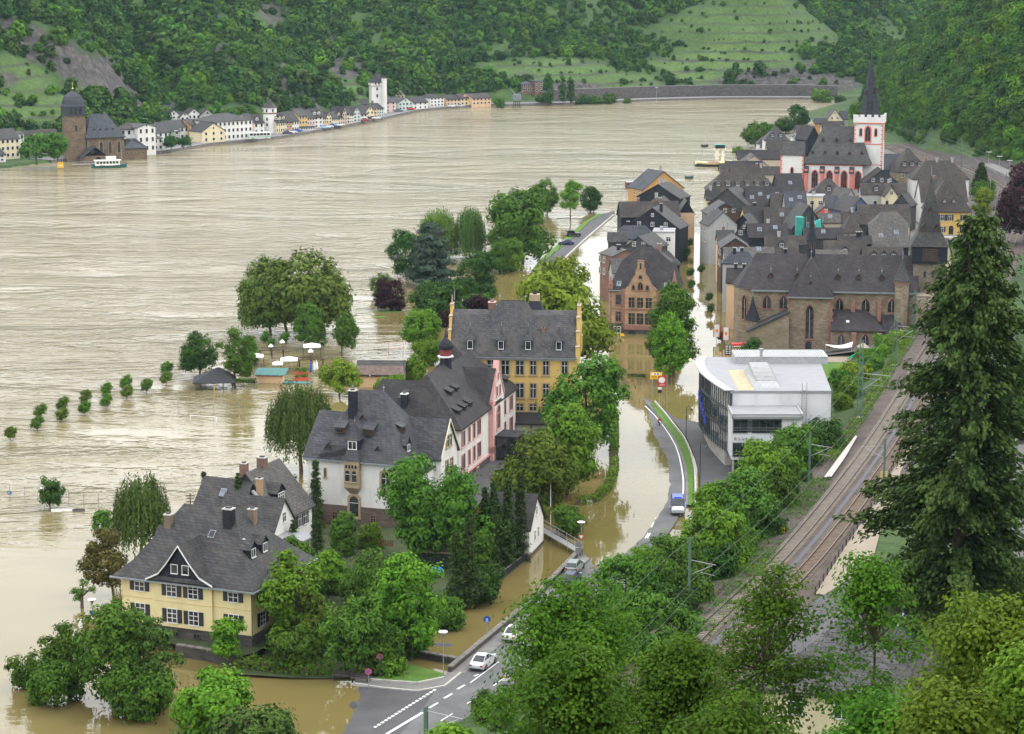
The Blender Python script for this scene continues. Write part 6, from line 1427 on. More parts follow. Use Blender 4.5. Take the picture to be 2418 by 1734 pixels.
track(4.1,'right railway track of browner sleepers beside fenced tan path',SLEEPB,220)
# path with railing to the right of the tracks
fp = [P(x,y,RZ - 0.3) for x,y in ((1925,1405),(1991,1300),(2054,1207),(2083,1166),(2113,1095),(2150,1020))]; rp = [P(x,y,RZ - 0.3) for x,y in ((2040,1410),(2062,1320),(2083,1240),(2110,1180),(2128,1110),(2165,1035))]
strip('tan_path',fp,rp,PATH,20,3,z=RZ - 0.22)
def railing():
 t = thing('path_railing','low brown steel railing between tan path and railway','railing',(fp[0].x,fp[0].y,RZ)); q = resample(fp,34); o = Vector((fp[0].x,fp[0].y,0)); m = MB().mat(RUST)
 for p,r in zip(q,q[1:]): m.tube((p.x - o.x,p.y - o.y,0.65),(r.x - o.x,r.y - o.y,0.65),0.05,n=5); m.tube((p.x - o.x,p.y - o.y,0.3),(r.x - o.x,r.y - o.y,0.3),0.03,n=4)
 m.build('rail',t); pm = MB().mat(plain('post_dark',(0.05,0.03,0.028))).box(-0.07,0.07,-0.07,0.07,-0.35,0.72).mesh('post')
 for p in q: mobj('post',pm,t,(p.x - o.x,p.y - o.y,0))
railing()
sl = [P(x,y,RZ - 0.3) for x,y in ((1945,1135),(1985,1080),(2020,1035))]; sr = [P(x,y,RZ - 0.3) for x,y in ((1963,1133),(1995,1088),(2024,1038))]
strip('concrete_strip',sl,sr,plain('white_concrete',(0.42,0.41,0.38),0.9),8,2,z=RZ + 0.15)
# station yard beyond
yd = MB().mat(plain('dark_yard',(0.055,0.042,0.04),0.95,var=0.3)); ribbon(yd,[p for p in TPc if p.y > 560],6,30,RZ - 0.2,RZ + 0.4); setp(yd.build('station_yard'),kind='structure')
pl = thing('station_platform','grey station platform with lamp row at foot of wooded hill','platform',(0,0,0)); pt = [p for p in TPc if 600 < p.y < 760]; m = MB().mat(PAVE); ribbon(m,pt,9,13.5,RZ + 0.75,RZ + 0.75); ribbon(m,pt,8.9,9.0,RZ - 0.2,RZ + 0.75); m.build('deck',pl)
# ------------------------------------------------------------------ vegetation
LM = {'mid': leafmat('leaf_mid',(0.039,0.103,0.011),(0.110,0.225,0.022)),'dark': leafmat('leaf_dark',(0.021,0.059,0.011),(0.065,0.142,0.019)),'bright': leafmat('leaf_bright',(0.065,0.155,0.011),(0.155,0.297,0.020)),
 'yellow': leafmat('leaf_yellow',(0.096,0.175,0.011),(0.245,0.335,0.028)),'olive': leafmat('leaf_olive',(0.050,0.095,0.010),(0.140,0.200,0.020)),'plane': leafmat('leaf_plane',(0.060,0.115,0.014),(0.170,0.255,0.045)),
 'purple': leafmat('leaf_purple',(0.015,0.008,0.009),(0.065,0.023,0.028)),'cedar': leafmat('leaf_cedar',(0.039,0.071,0.048),(0.110,0.162,0.107)),'pine': leafmat('leaf_pine',(0.014,0.034,0.008),(0.072,0.112,0.024),0.1),
 'birch': leafmat('leaf_birch',(0.040,0.085,0.014),(0.115,0.185,0.034)),'brown': leafmat('leaf_brown',(0.077,0.067,0.017),(0.155,0.149,0.037)),'maple': leafmat('leaf_maple',(0.030,0.088,0.008),(0.105,0.225,0.016),0.35),
 'forest': leafmat('leaf_forest',(0.022,0.062,0.015),(0.105,0.190,0.030)),'forest2': leafmat('leaf_forest_dark',(0.015,0.044,0.013),(0.052,0.110,0.020)),'wild': leafmat('leaf_walnut',(0.050,0.105,0.008),(0.160,0.250,0.020),0.3)}
def quads(c,n,size,rng,asp=0.5,fold=0.12,ax=None):
 """leaf faces at c with normals n"""
 m = len(c); r = rng.normal(size=(m,3)) if ax is None else ax + 0.25 * rng.normal(size=(m,3))
 n = n / np.linalg.norm(n,axis=1,keepdims=True); t = r - (r * n).sum(1,keepdims=True) * n; t /= np.linalg.norm(t,axis=1,keepdims=True) + 1e-9; b = np.cross(n,t)
 s = (size * rng.uniform(0.7,1.3,m))[:,None] / 2
 V = np.stack([c - t * s,c + b * s * asp * 2 * 0.5 + n * s * fold * 2,c + t * s,c - b * s * asp * 2 * 0.5 + n * s * fold * 2],1).reshape(-1,3)
 return V,np.arange(m * 4).reshape(-1,4)
def blob_leaves(blobs,size,rng,cover=2.2,clump=0.9,cap=14000,flat=0.75,low=0.92,nu=0.9,nr=0.32):
 cs,ns,ts = [],[],[]
 areas = [4 * math.pi * ((b[3] * b[4]) ** 1.6 / 3 + (b[3] * b[5]) ** 1.6 / 3 + (b[4] * b[5]) ** 1.6 / 3) ** (1 / 1.6) for b in blobs]; tot = sum(areas)
 nl = min(cap,int(cover * tot / (size * size * 0.5)))
 for b,ar in zip(blobs,areas):
  nb = max(30,int(nl * ar / tot)); k = max(6,int(ar / (clump * clump * 2.2)))
  u = rng.normal(size=(k,3)); u /= np.linalg.norm(u,axis=1,keepdims=True); u[:,2] = np.where((u[:,2] < -low) & (rng.random(k) < 0.75),-u[:,2],u[:,2])
  rr = rng.uniform(0.62,1.04,k) ** 0.8; cc = np.array(b[:3]) + u * rr[:,None] * np.array(b[3:6]); tk = rng.normal(0.5,0.17,k)
  i = rng.integers(0,k,nb); o = rng.normal(size=(nb,3)) * clump * 0.5 * np.array([1,1,flat]); cs.append(cc[i] + o)
  ns.append(u[i] * nu + np.array([0,0,0.5]) + o / clump * 1.3 + rng.normal(size=(nb,3)) * nr); ts.append(np.clip(tk[i] + rng.normal(0,0.13,nb),0,1))
 return np.concatenate(cs),np.concatenate(ns),np.concatenate(ts)
def crown_mesh(blobs,size,mat,rng,**kw):
 tot = sum(4 * math.pi * ((b[3] * b[4]) ** 1.6 / 3 + (b[3] * b[5]) ** 1.6 / 3 + (b[4] * b[5]) ** 1.6 / 3) ** (1 / 1.6) for b in blobs); size = max(size,math.sqrt(kw.get('cover',2.2) * tot * 2 / kw.get('cap',14000)))
 c,n,t = blob_leaves(blobs,size,rng,**kw); V,Fq = quads(c,n,size,rng); return arr_mesh('crown',V,Fq,LM[mat],np.repeat(t,4))
def layout(kind,W,Hc,rng):
 """ellipsoids of a crown W wide, Hc tall, centred over origin, base at z = 0"""
 B = []
 if kind == 'round':
  B.append((0,0,Hc * 0.48,W * 0.41,W * 0.41,Hc * 0.45))
  for k in range(11):
   a = rng.uniform(0,6.28); z = rng.uniform(0.14,0.86); r = W * 0.36 * math.sqrt(max(0.1,1 - (2 * z - 0.92) ** 2)) * rng.uniform(0.8,1.08); q = W * rng.uniform(0.13,0.21); B.append((r * math.cos(a),r * math.sin(a),Hc * z,q,q,min(q,Hc * 0.2)))
 elif kind == 'tall':
  B.append((0,0,Hc * 0.42,W * 0.42,W * 0.42,Hc * 0.42)); B.append((0,0,Hc * 0.75,W * 0.27,W * 0.27,Hc * 0.24))
  for k in range(10): a = rng.uniform(0,6.28); z = rng.uniform(0.1,0.85); r = W * 0.36 * (1.12 - 0.75 * z); q = W * rng.uniform(0.13,0.2); B.append((r * math.cos(a),r * math.sin(a),Hc * z,q,q,q))
 elif kind == 'loose':
  B.append((0,0,Hc * 0.48,W * 0.3,W * 0.3,Hc * 0.36))
  for k in range(18):
   a = rng.uniform(0,6.28); z = rng.uniform(0.08,0.94); r = W * 0.42 * math.sqrt(max(0.06,1 - (2 * z - 0.88) ** 2)) * rng.uniform(0.45,1.08); q = W * rng.uniform(0.11,0.19); B.append((r * math.cos(a),r * math.sin(a),Hc * z,q,q,q * 0.75))
 elif kind == 'mound': B.append((0,0,Hc * 0.42,W * 0.46,W * 0.46,Hc * 0.54))
 elif kind == 'bush':
  B.append((0,0,Hc * 0.4,W * 0.38,W * 0.38,Hc * 0.42)); B += [(W * 0.34 * rng.uniform(0.4,1.1) * math.cos(a),W * 0.34 * rng.uniform(0.4,1.1) * math.sin(a),Hc * rng.uniform(0.12,0.8),W * rng.uniform(0.13,0.22),W * 0.18,Hc * 0.2) for a in rng.uniform(0,6.28,11)]
 elif kind == 'ball': B.append((0,0,Hc * 0.5,W * 0.42,W * 0.42,Hc * 0.44)); B += [(W * 0.15 * sx,W * 0.1 * sx,Hc * (0.5 + 0.2 * sx),W * 0.3,W * 0.3,Hc * 0.3) for sx in (-1,1)]
 elif kind == 'cedar':
  for k in range(26):
   z = 0.06 + 0.88 * k / 26; a = k * 2.4; r = W * 0.33 * (1 - z) ** 0.8 * rng.uniform(0.5,1.1); q = W * (0.10 + 0.15 * (1 - z)); B.append((r * math.cos(a),r * math.sin(a),Hc * z,q,q,Hc * 0.032))
 return B
def strands(W,Hc,rng,n,ln,size):
 """hanging twigs of birch and willow"""
 u = rng.normal(size=(n,3)); u[:,2] = np.abs(u[:,2]) * 0.9 - 0.1; u /= np.linalg.norm(u,axis=1,keepdims=True); r = rng.uniform(0.35,1.0,n) ** 0.5
 top = u * r[:,None] * np.array([W * 0.46,W * 0.46,Hc * 0.46]) + np.array([0,0,Hc * 0.5]); m = 16; f = np.tile(np.linspace(0,1,m),n); i = np.repeat(np.arange(n),m); L_ = (ln * rng.uniform(0.5,1.2,n))[i]
 lob = 0.25 * np.sin(3 * np.arctan2(u[:,1],u[:,0]) + u[:,2] * 4)[i]
 c = top[i] + np.stack([u[i,0] * 0.35 * f,u[i,1] * 0.35 * f,-L_ * f - lob],1) + rng.normal(size=(n * m,3)) * 0.09; c[:,2] = np.maximum(c[:,2],0.05)
 nn = np.stack([u[i,0],u[i,1],0.35 + 0 * f],1) + rng.normal(size=(n * m,3)) * 0.4; t = np.clip(rng.normal(0.5,0.2,n)[i] + rng.normal(0,0.12,n * m),0,1)
 V,Fq = quads(c,nn,size,rng,0.45,0.1,ax=np.tile(np.array([0,0,1.0]),(n * m,1))); return V,Fq,np.repeat(t,4)
def conifer(W,Hc,rng,n,size,droop=0.25,power=1.0,sub=1):
 """tiers of drooping branches; dense sprays"""
 k = rng.integers(0,max(12,int(Hc * 9)),n); nb = k.max() + 1; bz = np.sort(rng.uniform(0.02,0.985,nb)); ba = np.arange(nb) * 2.399 + rng.uniform(0,0.6,nb); bl = W / 2 * (1 - bz) ** power * rng.uniform(0.72,1.12,nb) + 0.06 * W
 f = rng.uniform(0.08,1,n) ** 0.7; l = bl[k] * f; spread = 0.18 * bl[k] + 0.09
 c = np.stack([l * np.cos(ba[k]),l * np.sin(ba[k]),bz[k] * Hc - droop * l * f + 0.12 * l],1) + rng.normal(size=(n,3)) * spread[:,None] * np.array([1,1,0.6])
 nn = np.stack([np.cos(ba[k]) * 0.5,np.sin(ba[k]) * 0.5,0.8 + 0 * f],1) + rng.normal(size=(n,3)) * 0.5; ax = np.stack([np.cos(ba[k]),np.sin(ba[k]),-droop * 2 + 0 * f],1)
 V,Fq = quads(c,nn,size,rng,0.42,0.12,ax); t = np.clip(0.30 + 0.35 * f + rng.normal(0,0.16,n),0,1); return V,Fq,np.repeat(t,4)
def trunk_mesh(h,r,W,rng,limbs=6,lean=0.0,top=0.75):
 m = MB().mat(BARK); p = Vector((0,0,-0.8)); pts = [p]
 for k in range(1,5): pts.append(Vector((lean * k + rng.normal(0,r * 0.4),rng.normal(0,r * 0.4),h * top * k / 4)))
 for k in range(4): m.tube(pts[k],pts[k + 1],r * (1 - 0.19 * k),r * (1 - 0.19 * (k + 1)),7)
 for k in range(limbs):
  f = rng.uniform(0.35,0.98); i = min(3,int(f * 4)); a = pts[i].lerp(pts[i + 1],f * 4 - i); an = rng.uniform(0,6.28); e = a + Vector((math.cos(an) * W * 0.3,math.sin(an) * W * 0.3,h * rng.uniform(0.1,0.26))); mid = a.lerp(e,0.5) + Vector((0,0,-h * 0.02))
  m.tube(a,mid,r * 0.42,r * 0.28,5); m.tube(mid,e,r * 0.28,r * 0.1,5)
 return m.mesh('trunk')
_k = [0]
def tree(kind,x0,x1,ytop,ybot,xt,ybase,mat,label,zb=0.0,name='tree',group=None,cat='tree',size=0.42,cover=2.6,clump=None,Y=None,cap=8500,depth=1.0,ball=None):
 B = P(xt,ybase,zb) if Y is None else DP(xt,ybase,Y); zb = B.z; fw = B.y * CP + (H - zb) * SP; s = F / fw; W = (x1 - x0) / s; cosd = math.cos(math.atan2(H - zb,B.y))
 zt = (ybase - ytop) / (s * cosd); z0 = max(0.0,(ybase - ybot) / (s * cosd) + 0.12 * W * 0); Hc = zt - z0; xo = ((x0 + x1) / 2 - xt) / s; _k[0] += 1; rng = np.random.default_rng(100 + _k[0]); t = thing(name,label,cat,B,0,group)
 cl = clump or max(0.45,W * 0.085)
 if kind in ('birch','willow'): V,Fq,tt = strands(W,Hc,rng,int(W * Hc * (8 if kind == 'birch' else 6)),Hc * (0.32 if kind == 'birch' else 0.6),size); me = arr_mesh('crown',V,Fq,LM[mat],tt)
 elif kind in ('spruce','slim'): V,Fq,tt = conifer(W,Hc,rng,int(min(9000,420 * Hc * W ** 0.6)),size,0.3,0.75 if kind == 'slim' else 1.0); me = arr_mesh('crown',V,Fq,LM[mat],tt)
 else: me = crown_mesh(layout(kind,W,Hc,rng),size,mat,rng,cover=cover,clump=cl,cap=cap,flat=0.35 if kind == 'cedar' else 0.75)
 mobj('crown',me,t,(xo,0,z0)); mobj('trunk',trunk_mesh(zt,min(0.45,max(0.07,W * 0.03)),W,rng,7 if W > 3 else 3,xo / 5),t); return t
TREES = [
('round',565,700,640,775,680,790,'plane','left half of the huge pale plane tree standing in the river'),('round',620,837,588,770,767,790,'plane','huge pale green plane tree with wide crown standing in the river'),
('tall',688,773,715,818,730,826,'mid','mid-green tree in front of the huge plane tree'),('tall',784,853,734,822,806,840,'mid','neat egg-shaped tree right of the huge plane tree'),('round',427,520,784,886,470,892,'dark','dark dense tree beside black pavilion roof'),
('loose',512,605,776,890,555,910,'mid','airy pale-trunked tree over cafe terrace'),('bush',575,616,792,860,596,862,'mid','bushy tree at the left edge of cafe terrace'),('round',949,1045,728,820,995,836,'bright','round bright tree near swing frame'),
('round',885,962,658,732,922,732,'purple','low purple-leaved tree on flooded lawn'),('mound',869,936,645,700,900,702,'mid','smooth clipped green mound behind purple tree'),('cedar',945,1095,518,675,1030,675,'cedar','blue-grey cedar with layered branches in the park'),
('round',917,1000,540,655,960,660,'dark','dark tree left of blue-grey cedar'),('willow',985,1085,482,600,1035,610,'plane','weeping willow with golden top behind cedar'),('willow',1070,1150,478,600,1110,610,'birch','second weeping willow beside the largest park chestnut'),
('round',1140,1310,443,605,1235,620,'mid','largest domed chestnut of the riverside park'),('round',1152,1243,570,640,1200,640,'yellow','yellow-green low tree under the largest chestnut'),('round',1068,1175,595,715,1120,720,'dark','broad dark tree in front of cedar'),
('round',974,1106,668,755,1040,758,'dark','glossy dark maple left of ochre building roof'),('bush',1092,1160,688,756,1125,758,'purple','dark purple shrub behind ochre building roof'),('bush',1036,1072,728,772,1052,772,'purple','small purple shrub by turret of ochre building'),
('round',1257,1320,416,505,1292,510,'mid','left of three trees at the park tip'),('loose',1318,1378,426,500,1347,520,'bright','airy middle one of three trees at the park tip'),('round',1364,1420,437,500,1394,502,'dark','dense right one of three trees at the park tip'),
('round',1196,1440,650,850,1330,870,'yellow','large light green plane behind ochre building'),('loose',1230,1400,618,760,1330,850,'yellow','light green top of plane tree above ochre roof'),('tall',1516,1650,670,868,1590,890,'mid','full chestnut in front of sandstone house'),('tall',1530,1626,738,890,1580,905,'bright','lower chestnut in front of sandstone house, over flooded street'),
('round',1285,1474,846,1055,1385,1075,'mid','massive dense chestnut beside school street'),('round',1250,1415,945,1165,1340,1175,'bright','bright green chestnut by flooded school yard'),('round',1170,1362,1005,1215,1265,1225,'olive','olive-tinged maple in front of school porch'),
('loose',885,1060,1088,1290,970,1330,'mid','spreading light tree before white villa, left side'),('loose',990,1150,1110,1300,1060,1345,'mid','spreading light tree before white villa, right side'),('birch',622,800,888,1110,712,1115,'birch','weeping birch left of white villa'),
('loose',760,850,846,920,800,935,'yellow','yellow-green small tree beside peach low building'),('birch',264,414,1102,1330,340,1340,'birch','weeping birch behind yellow villa'),('loose',200,310,1255,1400,270,1410,'brown','thin brownish tree at left corner of yellow villa'),
('round',90,150,1128,1196,118,1200,'dark','small dark tree standing in the river by mesh fence'),('round',218,268,1206,1270,243,1276,'mid','little green tree with blue parking sign'),('bush',640,700,1120,1180,665,1185,'birch','grey-green shrub beside river house'),
('bush',24,108,1538,1622,66,1622,'mid','isolated flooded bush at the lower left'),('loose',96,232,1475,1640,165,1645,'mid','feathery flooded tree left of large maple'),('round',172,372,1415,1660,270,1670,'mid','large flooded maple before yellow villa'),('loose',325,430,1455,1690,378,1690,'birch','grey-green flooded willow bush right of large maple'),
('bush',240,330,1400,1480,285,1490,'mid','shrub at the left foot of yellow villa'),('bush',380,620,1598,1740,500,1745,'bright','wide bright flooded bush at the lower edge'),('bush',470,720,1660,1790,590,1790,'birch','grey-green flooded bush with pale flowers at the lower edge'),
('loose',490,580,1455,1548,535,1555,'bright','small bright tree before right corner of yellow villa',1.2),('loose',610,800,1305,1530,700,1545,'bright','tall drooping bright tree right of yellow villa'),('loose',690,785,1395,1550,735,1555,'olive','dull olive tree between bright garden trees'),
('round',765,920,1405,1592,845,1600,'mid','rounded dark garden tree beside lawn corner'),('loose',870,1062,1305,1530,970,1560,'bright','airy bright garden tree by white picket gate'),('bush',770,850,1205,1310,810,1315,'mid','garden bush below white villa'),('bush',845,905,1230,1295,875,1300,'bright','light shrub by brown picket fence'),
('bush',800,900,1320,1430,850,1435,'mid','broad garden bush between conifers and villa'),('bush',660,760,1270,1360,710,1365,'mid','bush behind yellow villa garden'),('bush',1000,1100,1410,1480,1045,1485,'mid','flowering bush over flooded lane'),('bush',700,780,1330,1420,740,1425,'dark','dark bush in the garden middle'),
('bush',1085,1190,1330,1420,1130,1425,'dark','dark shrub at the foot of slim conifers'),('bush',1300,1380,1190,1262,1335,1268,'mid','shrub at school fence over flooded lane'),('bush',895,960,1545,1600,930,1602,'bright','clipped shrub behind lawn corner'),
('bush',955,1010,835,905,980,905,'bright','bright shrub by school roof'),('bush',880,960,885,935,920,936,'bright','bright shrub row beside peach low building'),('bush',970,1050,800,860,1010,860,'bright','bright shrub under round tree by ochre building'),
('round',600,720,1330,1500,660,1510,'mid','dense garden tree against right wall of yellow villa'),('bush',640,760,1470,1580,700,1585,'mid','garden shrub behind ivy hedge'),('bush',720,830,1280,1400,775,1405,'bright','fresh green garden shrub below white villa'),('round',815,960,1290,1440,890,1450,'mid','broad garden tree in the middle of villa garden'),
('round',950,1120,1150,1330,1040,1340,'mid','full garden tree hiding cottage roof'),('bush',930,1040,1420,1540,985,1545,'mid','garden shrub beside white picket gate'),('bush',850,960,1470,1590,905,1592,'mid','shrub between garden tree and lane'),('round',1120,1220,1180,1330,1170,1340,'dark','dark garden tree between slim conifers'),('bush',1060,1180,1240,1350,1120,1355,'mid','undergrowth behind slim conifers'),
('bush',60,200,1540,1660,130,1660,'mid','low flooded bush left of large maple'),('bush',230,420,1560,1690,330,1692,'mid','drooping flooded bush under large maple'),('round',560,690,600,780,640,790,'plane','outer left crown of the plane tree in the river'),('bush',1090,1170,690,740,1130,745,'mid','park shrub behind ochre roof'),('round',1000,1080,500,600,1040,610,'olive','olive park tree behind cedar'),('bush',1140,1230,560,640,1180,645,'mid','park shrub under largest chestnut'),
('tall',2262,2300,1390,1450,2280,1460,'mid','little tree beside slate-roofed slope house',18.0),
]
for r in TREES: tree(*r[:8],zb=r[8] if len(r) > 8 else 0.0) if False else tree(r[0],r[1],r[2],r[3],r[4],r[5],r[6],r[7],r[8],zb=r[9] if len(r) > 9 else 0.0,size=0.42 if r[6] > 700 else 0.5)
for x,yt,yb,w_,lab in ((1166,1138,1346,34,'slim dark conifer left of white cottage'),(1200,1128,1338,36,'slim dark conifer touching white cottage roof'),(1228,1122,1322,38,'slim dark conifer beside white cottage gable'),(1076,1252,1436,40,'slim conifer above garden gate'),(1108,1216,1436,48,'stout slim conifer above garden gate'),
     (484,1112,1230,17,'thin conifer at left end of grey-roofed house'),(565,1118,1290,26,'thin conifer before grey slate roof'),(747,1086,1250,34,'slim conifer against white villa wall'),(750,1200,1345,36,'slim conifer in front of grey-roofed house'),(694,1228,1310,26,'short conifer by veranda'),(610,1205,1290,14,'tiny conifer top behind yellow villa roof'),(1145,1150,1340,24,'narrow conifer among the cottage conifers')):
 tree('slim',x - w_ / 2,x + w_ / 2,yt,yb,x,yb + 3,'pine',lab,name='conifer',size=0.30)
# pollarded plane trunk, ball trees in rows, street ball trees
for i,(x,y) in enumerate(((24,960),(83,937),(90,910),(138,918),(139,895),(188,903),(190,879),(235,887),(237,863),(281,868),(279,847),(325,854),(368,838),(370,816))):
 x *= 1.0666; y *= 1.0666; tree('ball',x - 15.5,x + 15.5,y - 16,y + 12,x,y + 17,'olive' if i % 3 == 0 else 'mid','clipped box-headed tree in the flooded double row',name='clipped_tree',group='clipped trees in the flooded double row',size=0.3,clump=0.35)
for x,y in ((1627,519),(1628,574),(1622,597),(1656,635),(1631,644),(1633,672),(1674,702),(1678,728)):
 tree('ball',x - 10,x + 10,y - 10,y + 8,x,y + 20,'dark','ball-headed street tree standing in the flooded street',name='street_tree',group='ball-headed trees in the flooded street',size=0.3,clump=0.3)
for x,y,w_ in ((626,795,24),(672,797,24),(640,810,20),(540,862,16)): tree('ball',x - w_ / 2,x + w_ / 2,y - w_ / 2,y + w_ / 2,x,y + w_ / 2 + 3,'mid','round bush standing in water near cafe terrace',name='bush',group='round bushes near the cafe',size=0.3,clump=0.35)
def pollard():
 B = P(194,1436); t = thing('pollard_tree','knobbly pollarded tree with three leafy fists standing in the river','tree',B); m = MB().mat(BARK).tube((0,0,-0.5),(0,0,2.3),0.22,0.17,7); rng = np.random.default_rng(5); bl = []
 for x,z in ((-0.7,2.2),(0.25,3.1),(1.1,2.4),(-0.55,1.2),(-0.1,2.0)): m.tube((0,0,1.4),(x,0,z),0.14,0.08,5); bl.append((x,0,z,0.48,0.45,0.42))
 mobj('trunk',m.mesh('trunk'),t); mobj('crown',crown_mesh(bl,0.24,'mid',rng,clump=0.3),t)
pollard()
# embankment trees between road and railway
EMB = [(1470,1640,1395,1600,'mid'),(1395,1560,1310,1480,'mid'),(1520,1680,1255,1450,'mid'),(1600,1760,1180,1380,'bright'),(1490,1600,1290,1420,'bright'),(1680,1830,1110,1300,'mid'),(1730,1880,1040,1215,'bright'),(1640,1740,1130,1290,'bright'),(1820,1930,1000,1130,'mid'),(1870,1990,985,1090,'dark'),(1760,1850,1180,1300,'dark'),(1640,1740,1290,1400,'dark'),(1540,1640,1380,1500,'dark'),(1800,1880,1110,1230,'mid'),(1700,1790,1240,1340,'mid'),(1430,1520,1420,1560,'bright')]
for i,(x0,x1,yt,yb,mt) in enumerate(EMB):
 xc = (x0 + x1) / 2; X = P(xc,yb,1.8); h = max(0.3,h1(h_near,X.x,X.y)); tree('round',x0 - 8,x1 + 8,yt,yb - 6,xc,yb,mt,['young leafy ash','full round maple','bushy hazel','tall leafy robinia'][i % 4] + ' on the railway bank ' + ['above the parked cars','beside the blue van','over the road bend','beside overhead-line mast','near the road bend edge','below white concrete strip','in front of modern building','at the car park end','right of modern building','behind modern building corner','next to yellow signal box','by the ballast edge','over the lower road','under the white concrete strip','near the rail ballast curve','hiding the road side'][i],zb=min(h,2.2),size=0.42,group='trees on the railway bank')
BUSH = [(1985,905,60),(2010,930,70),(1990,960,60),(2030,890,60),(2060,870,60),(2075,845,55),(2100,830,60),(2120,805,50),(2140,790,45),(2085,815,45),(2040,845,40),(2000,880,50),(2150,770,40),(2110,780,45),(2165,750,34),(2060,800,40),(1770,835,60),(1705,795,22),(1885,800,44),(1905,795,30)]
for i,(x,y,w_) in enumerate(BUSH): tree('bush',x - w_ / 2,x + w_ / 2,y - w_ * 0.6,y + w_ * 0.3,x,y + w_ * 0.35,('mid','bright','bright','yellow')[i % 4] if i < 16 else 'dark','leafy bush ' + ['by first lattice mast','between hedge and second lattice mast','behind modern building roof','beside playground lawn','next to play tower','left of railway hedge','below stone church chapel','at the ballast bend','under tower porch','before round stair turret','beside green slide','behind shade sail','at church tower foot','by third lattice mast','touching church tower corner','beneath church aisle wall'][i] if i < 16 else ['dark rounded bush at church apse','clipped bush standing in water by banners','climbing shrub on church annex wall','slim shrub beside church annex'][i - 16],zb=2.0 if i < 16 else 0.3,name='bush',group='bushes between church and railway' if i < 16 else None,size=0.4,cat='bush')
# hedges
def hedge(label,px,w_,h,mat='mid',z=0.0,group=None,size=0.3,rough=0.12):
 pts = resample(PX(px,z),60); rng = np.random.default_rng(len(bpy.data.objects)); o = Vector((pts[0].x,pts[0].y,z)); t = thing('hedge',label,'hedge',o,0,group); cs = []; ns = []; Lt = sum((b - a).length for a,b in zip(pts,pts[1:])); n = int(Lt * (w_ + 2 * h) * 34); f = rng.uniform(0,59,n); i = f.astype(int); fr = f - i
 A_ = np.array([p[:] for p in pts]); c = A_[i] * (1 - fr[:,None]) + A_[np.minimum(i + 1,59)] * fr[:,None] - np.array(o); d = A_[np.minimum(i + 1,59)] - A_[i]; d /= np.linalg.norm(d,axis=1,keepdims=True) + 1e-9; nn = np.stack([-d[:,1],d[:,0],0 * f],1)
 side = rng.random(n); tp = side < w_ / (w_ + 2 * h); sg = np.where(rng.random(n) < 0.5,-1,1); a = np.where(tp,rng.uniform(-0.5,0.5,n) * w_,sg * w_ / 2); hz = np.where(tp,h,rng.uniform(0,h,n)) + (fbm(c[:,0] + 50,c[:,1] + 50,2) - 0.5) * rough * 5
 c = c + nn * (a + rng.normal(0,rough * 0.5,n))[:,None]; c[:,2] = hz + rng.normal(0,rough * 0.4,n); N_ = np.where(tp[:,None],np.array([0,0,1.0]),nn * sg[:,None] + np.array([0,0,0.35])) + rng.normal(size=(n,3)) * 0.4
 V,Fq = quads(c,N_,size,rng); mobj('foliage',arr_mesh('foliage',V,Fq,LM[mat],np.repeat(np.clip(rng.normal(0.5,0.2,n),0,1),4)),t)
 m = MB().mat(BARK);
 for p in pts[::6]: m.box(p.x - o.x - w_ * 0.25,p.x - o.x + w_ * 0.25,p.y - o.y - w_ * 0.25,p.y - o.y + w_ * 0.25,-0.6,h * 0.7)
 m.build('stems',t); return t
hedge('clipped green hedge curving round flooded school yard',[(1365,1192),(1405,1185),(1435,1160),(1447,1125),(1452,1090)],1.1,0.95,'bright'); hedge('upper clipped hedge along flooded school street',[(1448,1078),(1452,1040),(1450,990),(1440,950)],1.1,1.3,'bright'); hedge('ivy-covered hedge below yellow villa garden',[(560,1580),(640,1588),(720,1594),(790,1590)],1.6,1.5,'bright',rough=0.3); hedge('low hedge between flooded road lanes',[(1483,888),(1525,890)],0.8,0.5,'mid')
hedge('long bright hedge along the railway ballast',[(1960,1110),(2010,1035),(2060,960),(2100,890),(2135,835),(2160,795)],1.5,1.6,'bright',z=3.4,rough=0.35); hedge('low hedge in front of cafe building',[(545,900),(605,903)],0.8,0.6,'bright'); hedge('scrubby growth along lower railway ballast',[(1640,1530),(1720,1440),(1810,1330),(1880,1240),(1945,1150)],2.6,1.4,'mid',z=3.2,rough=0.6)
hedge('overgrown shrubs lining flooded lane wall',[(935,1540),(1010,1465),(1075,1415)],1.6,1.3,'mid',rough=0.5)
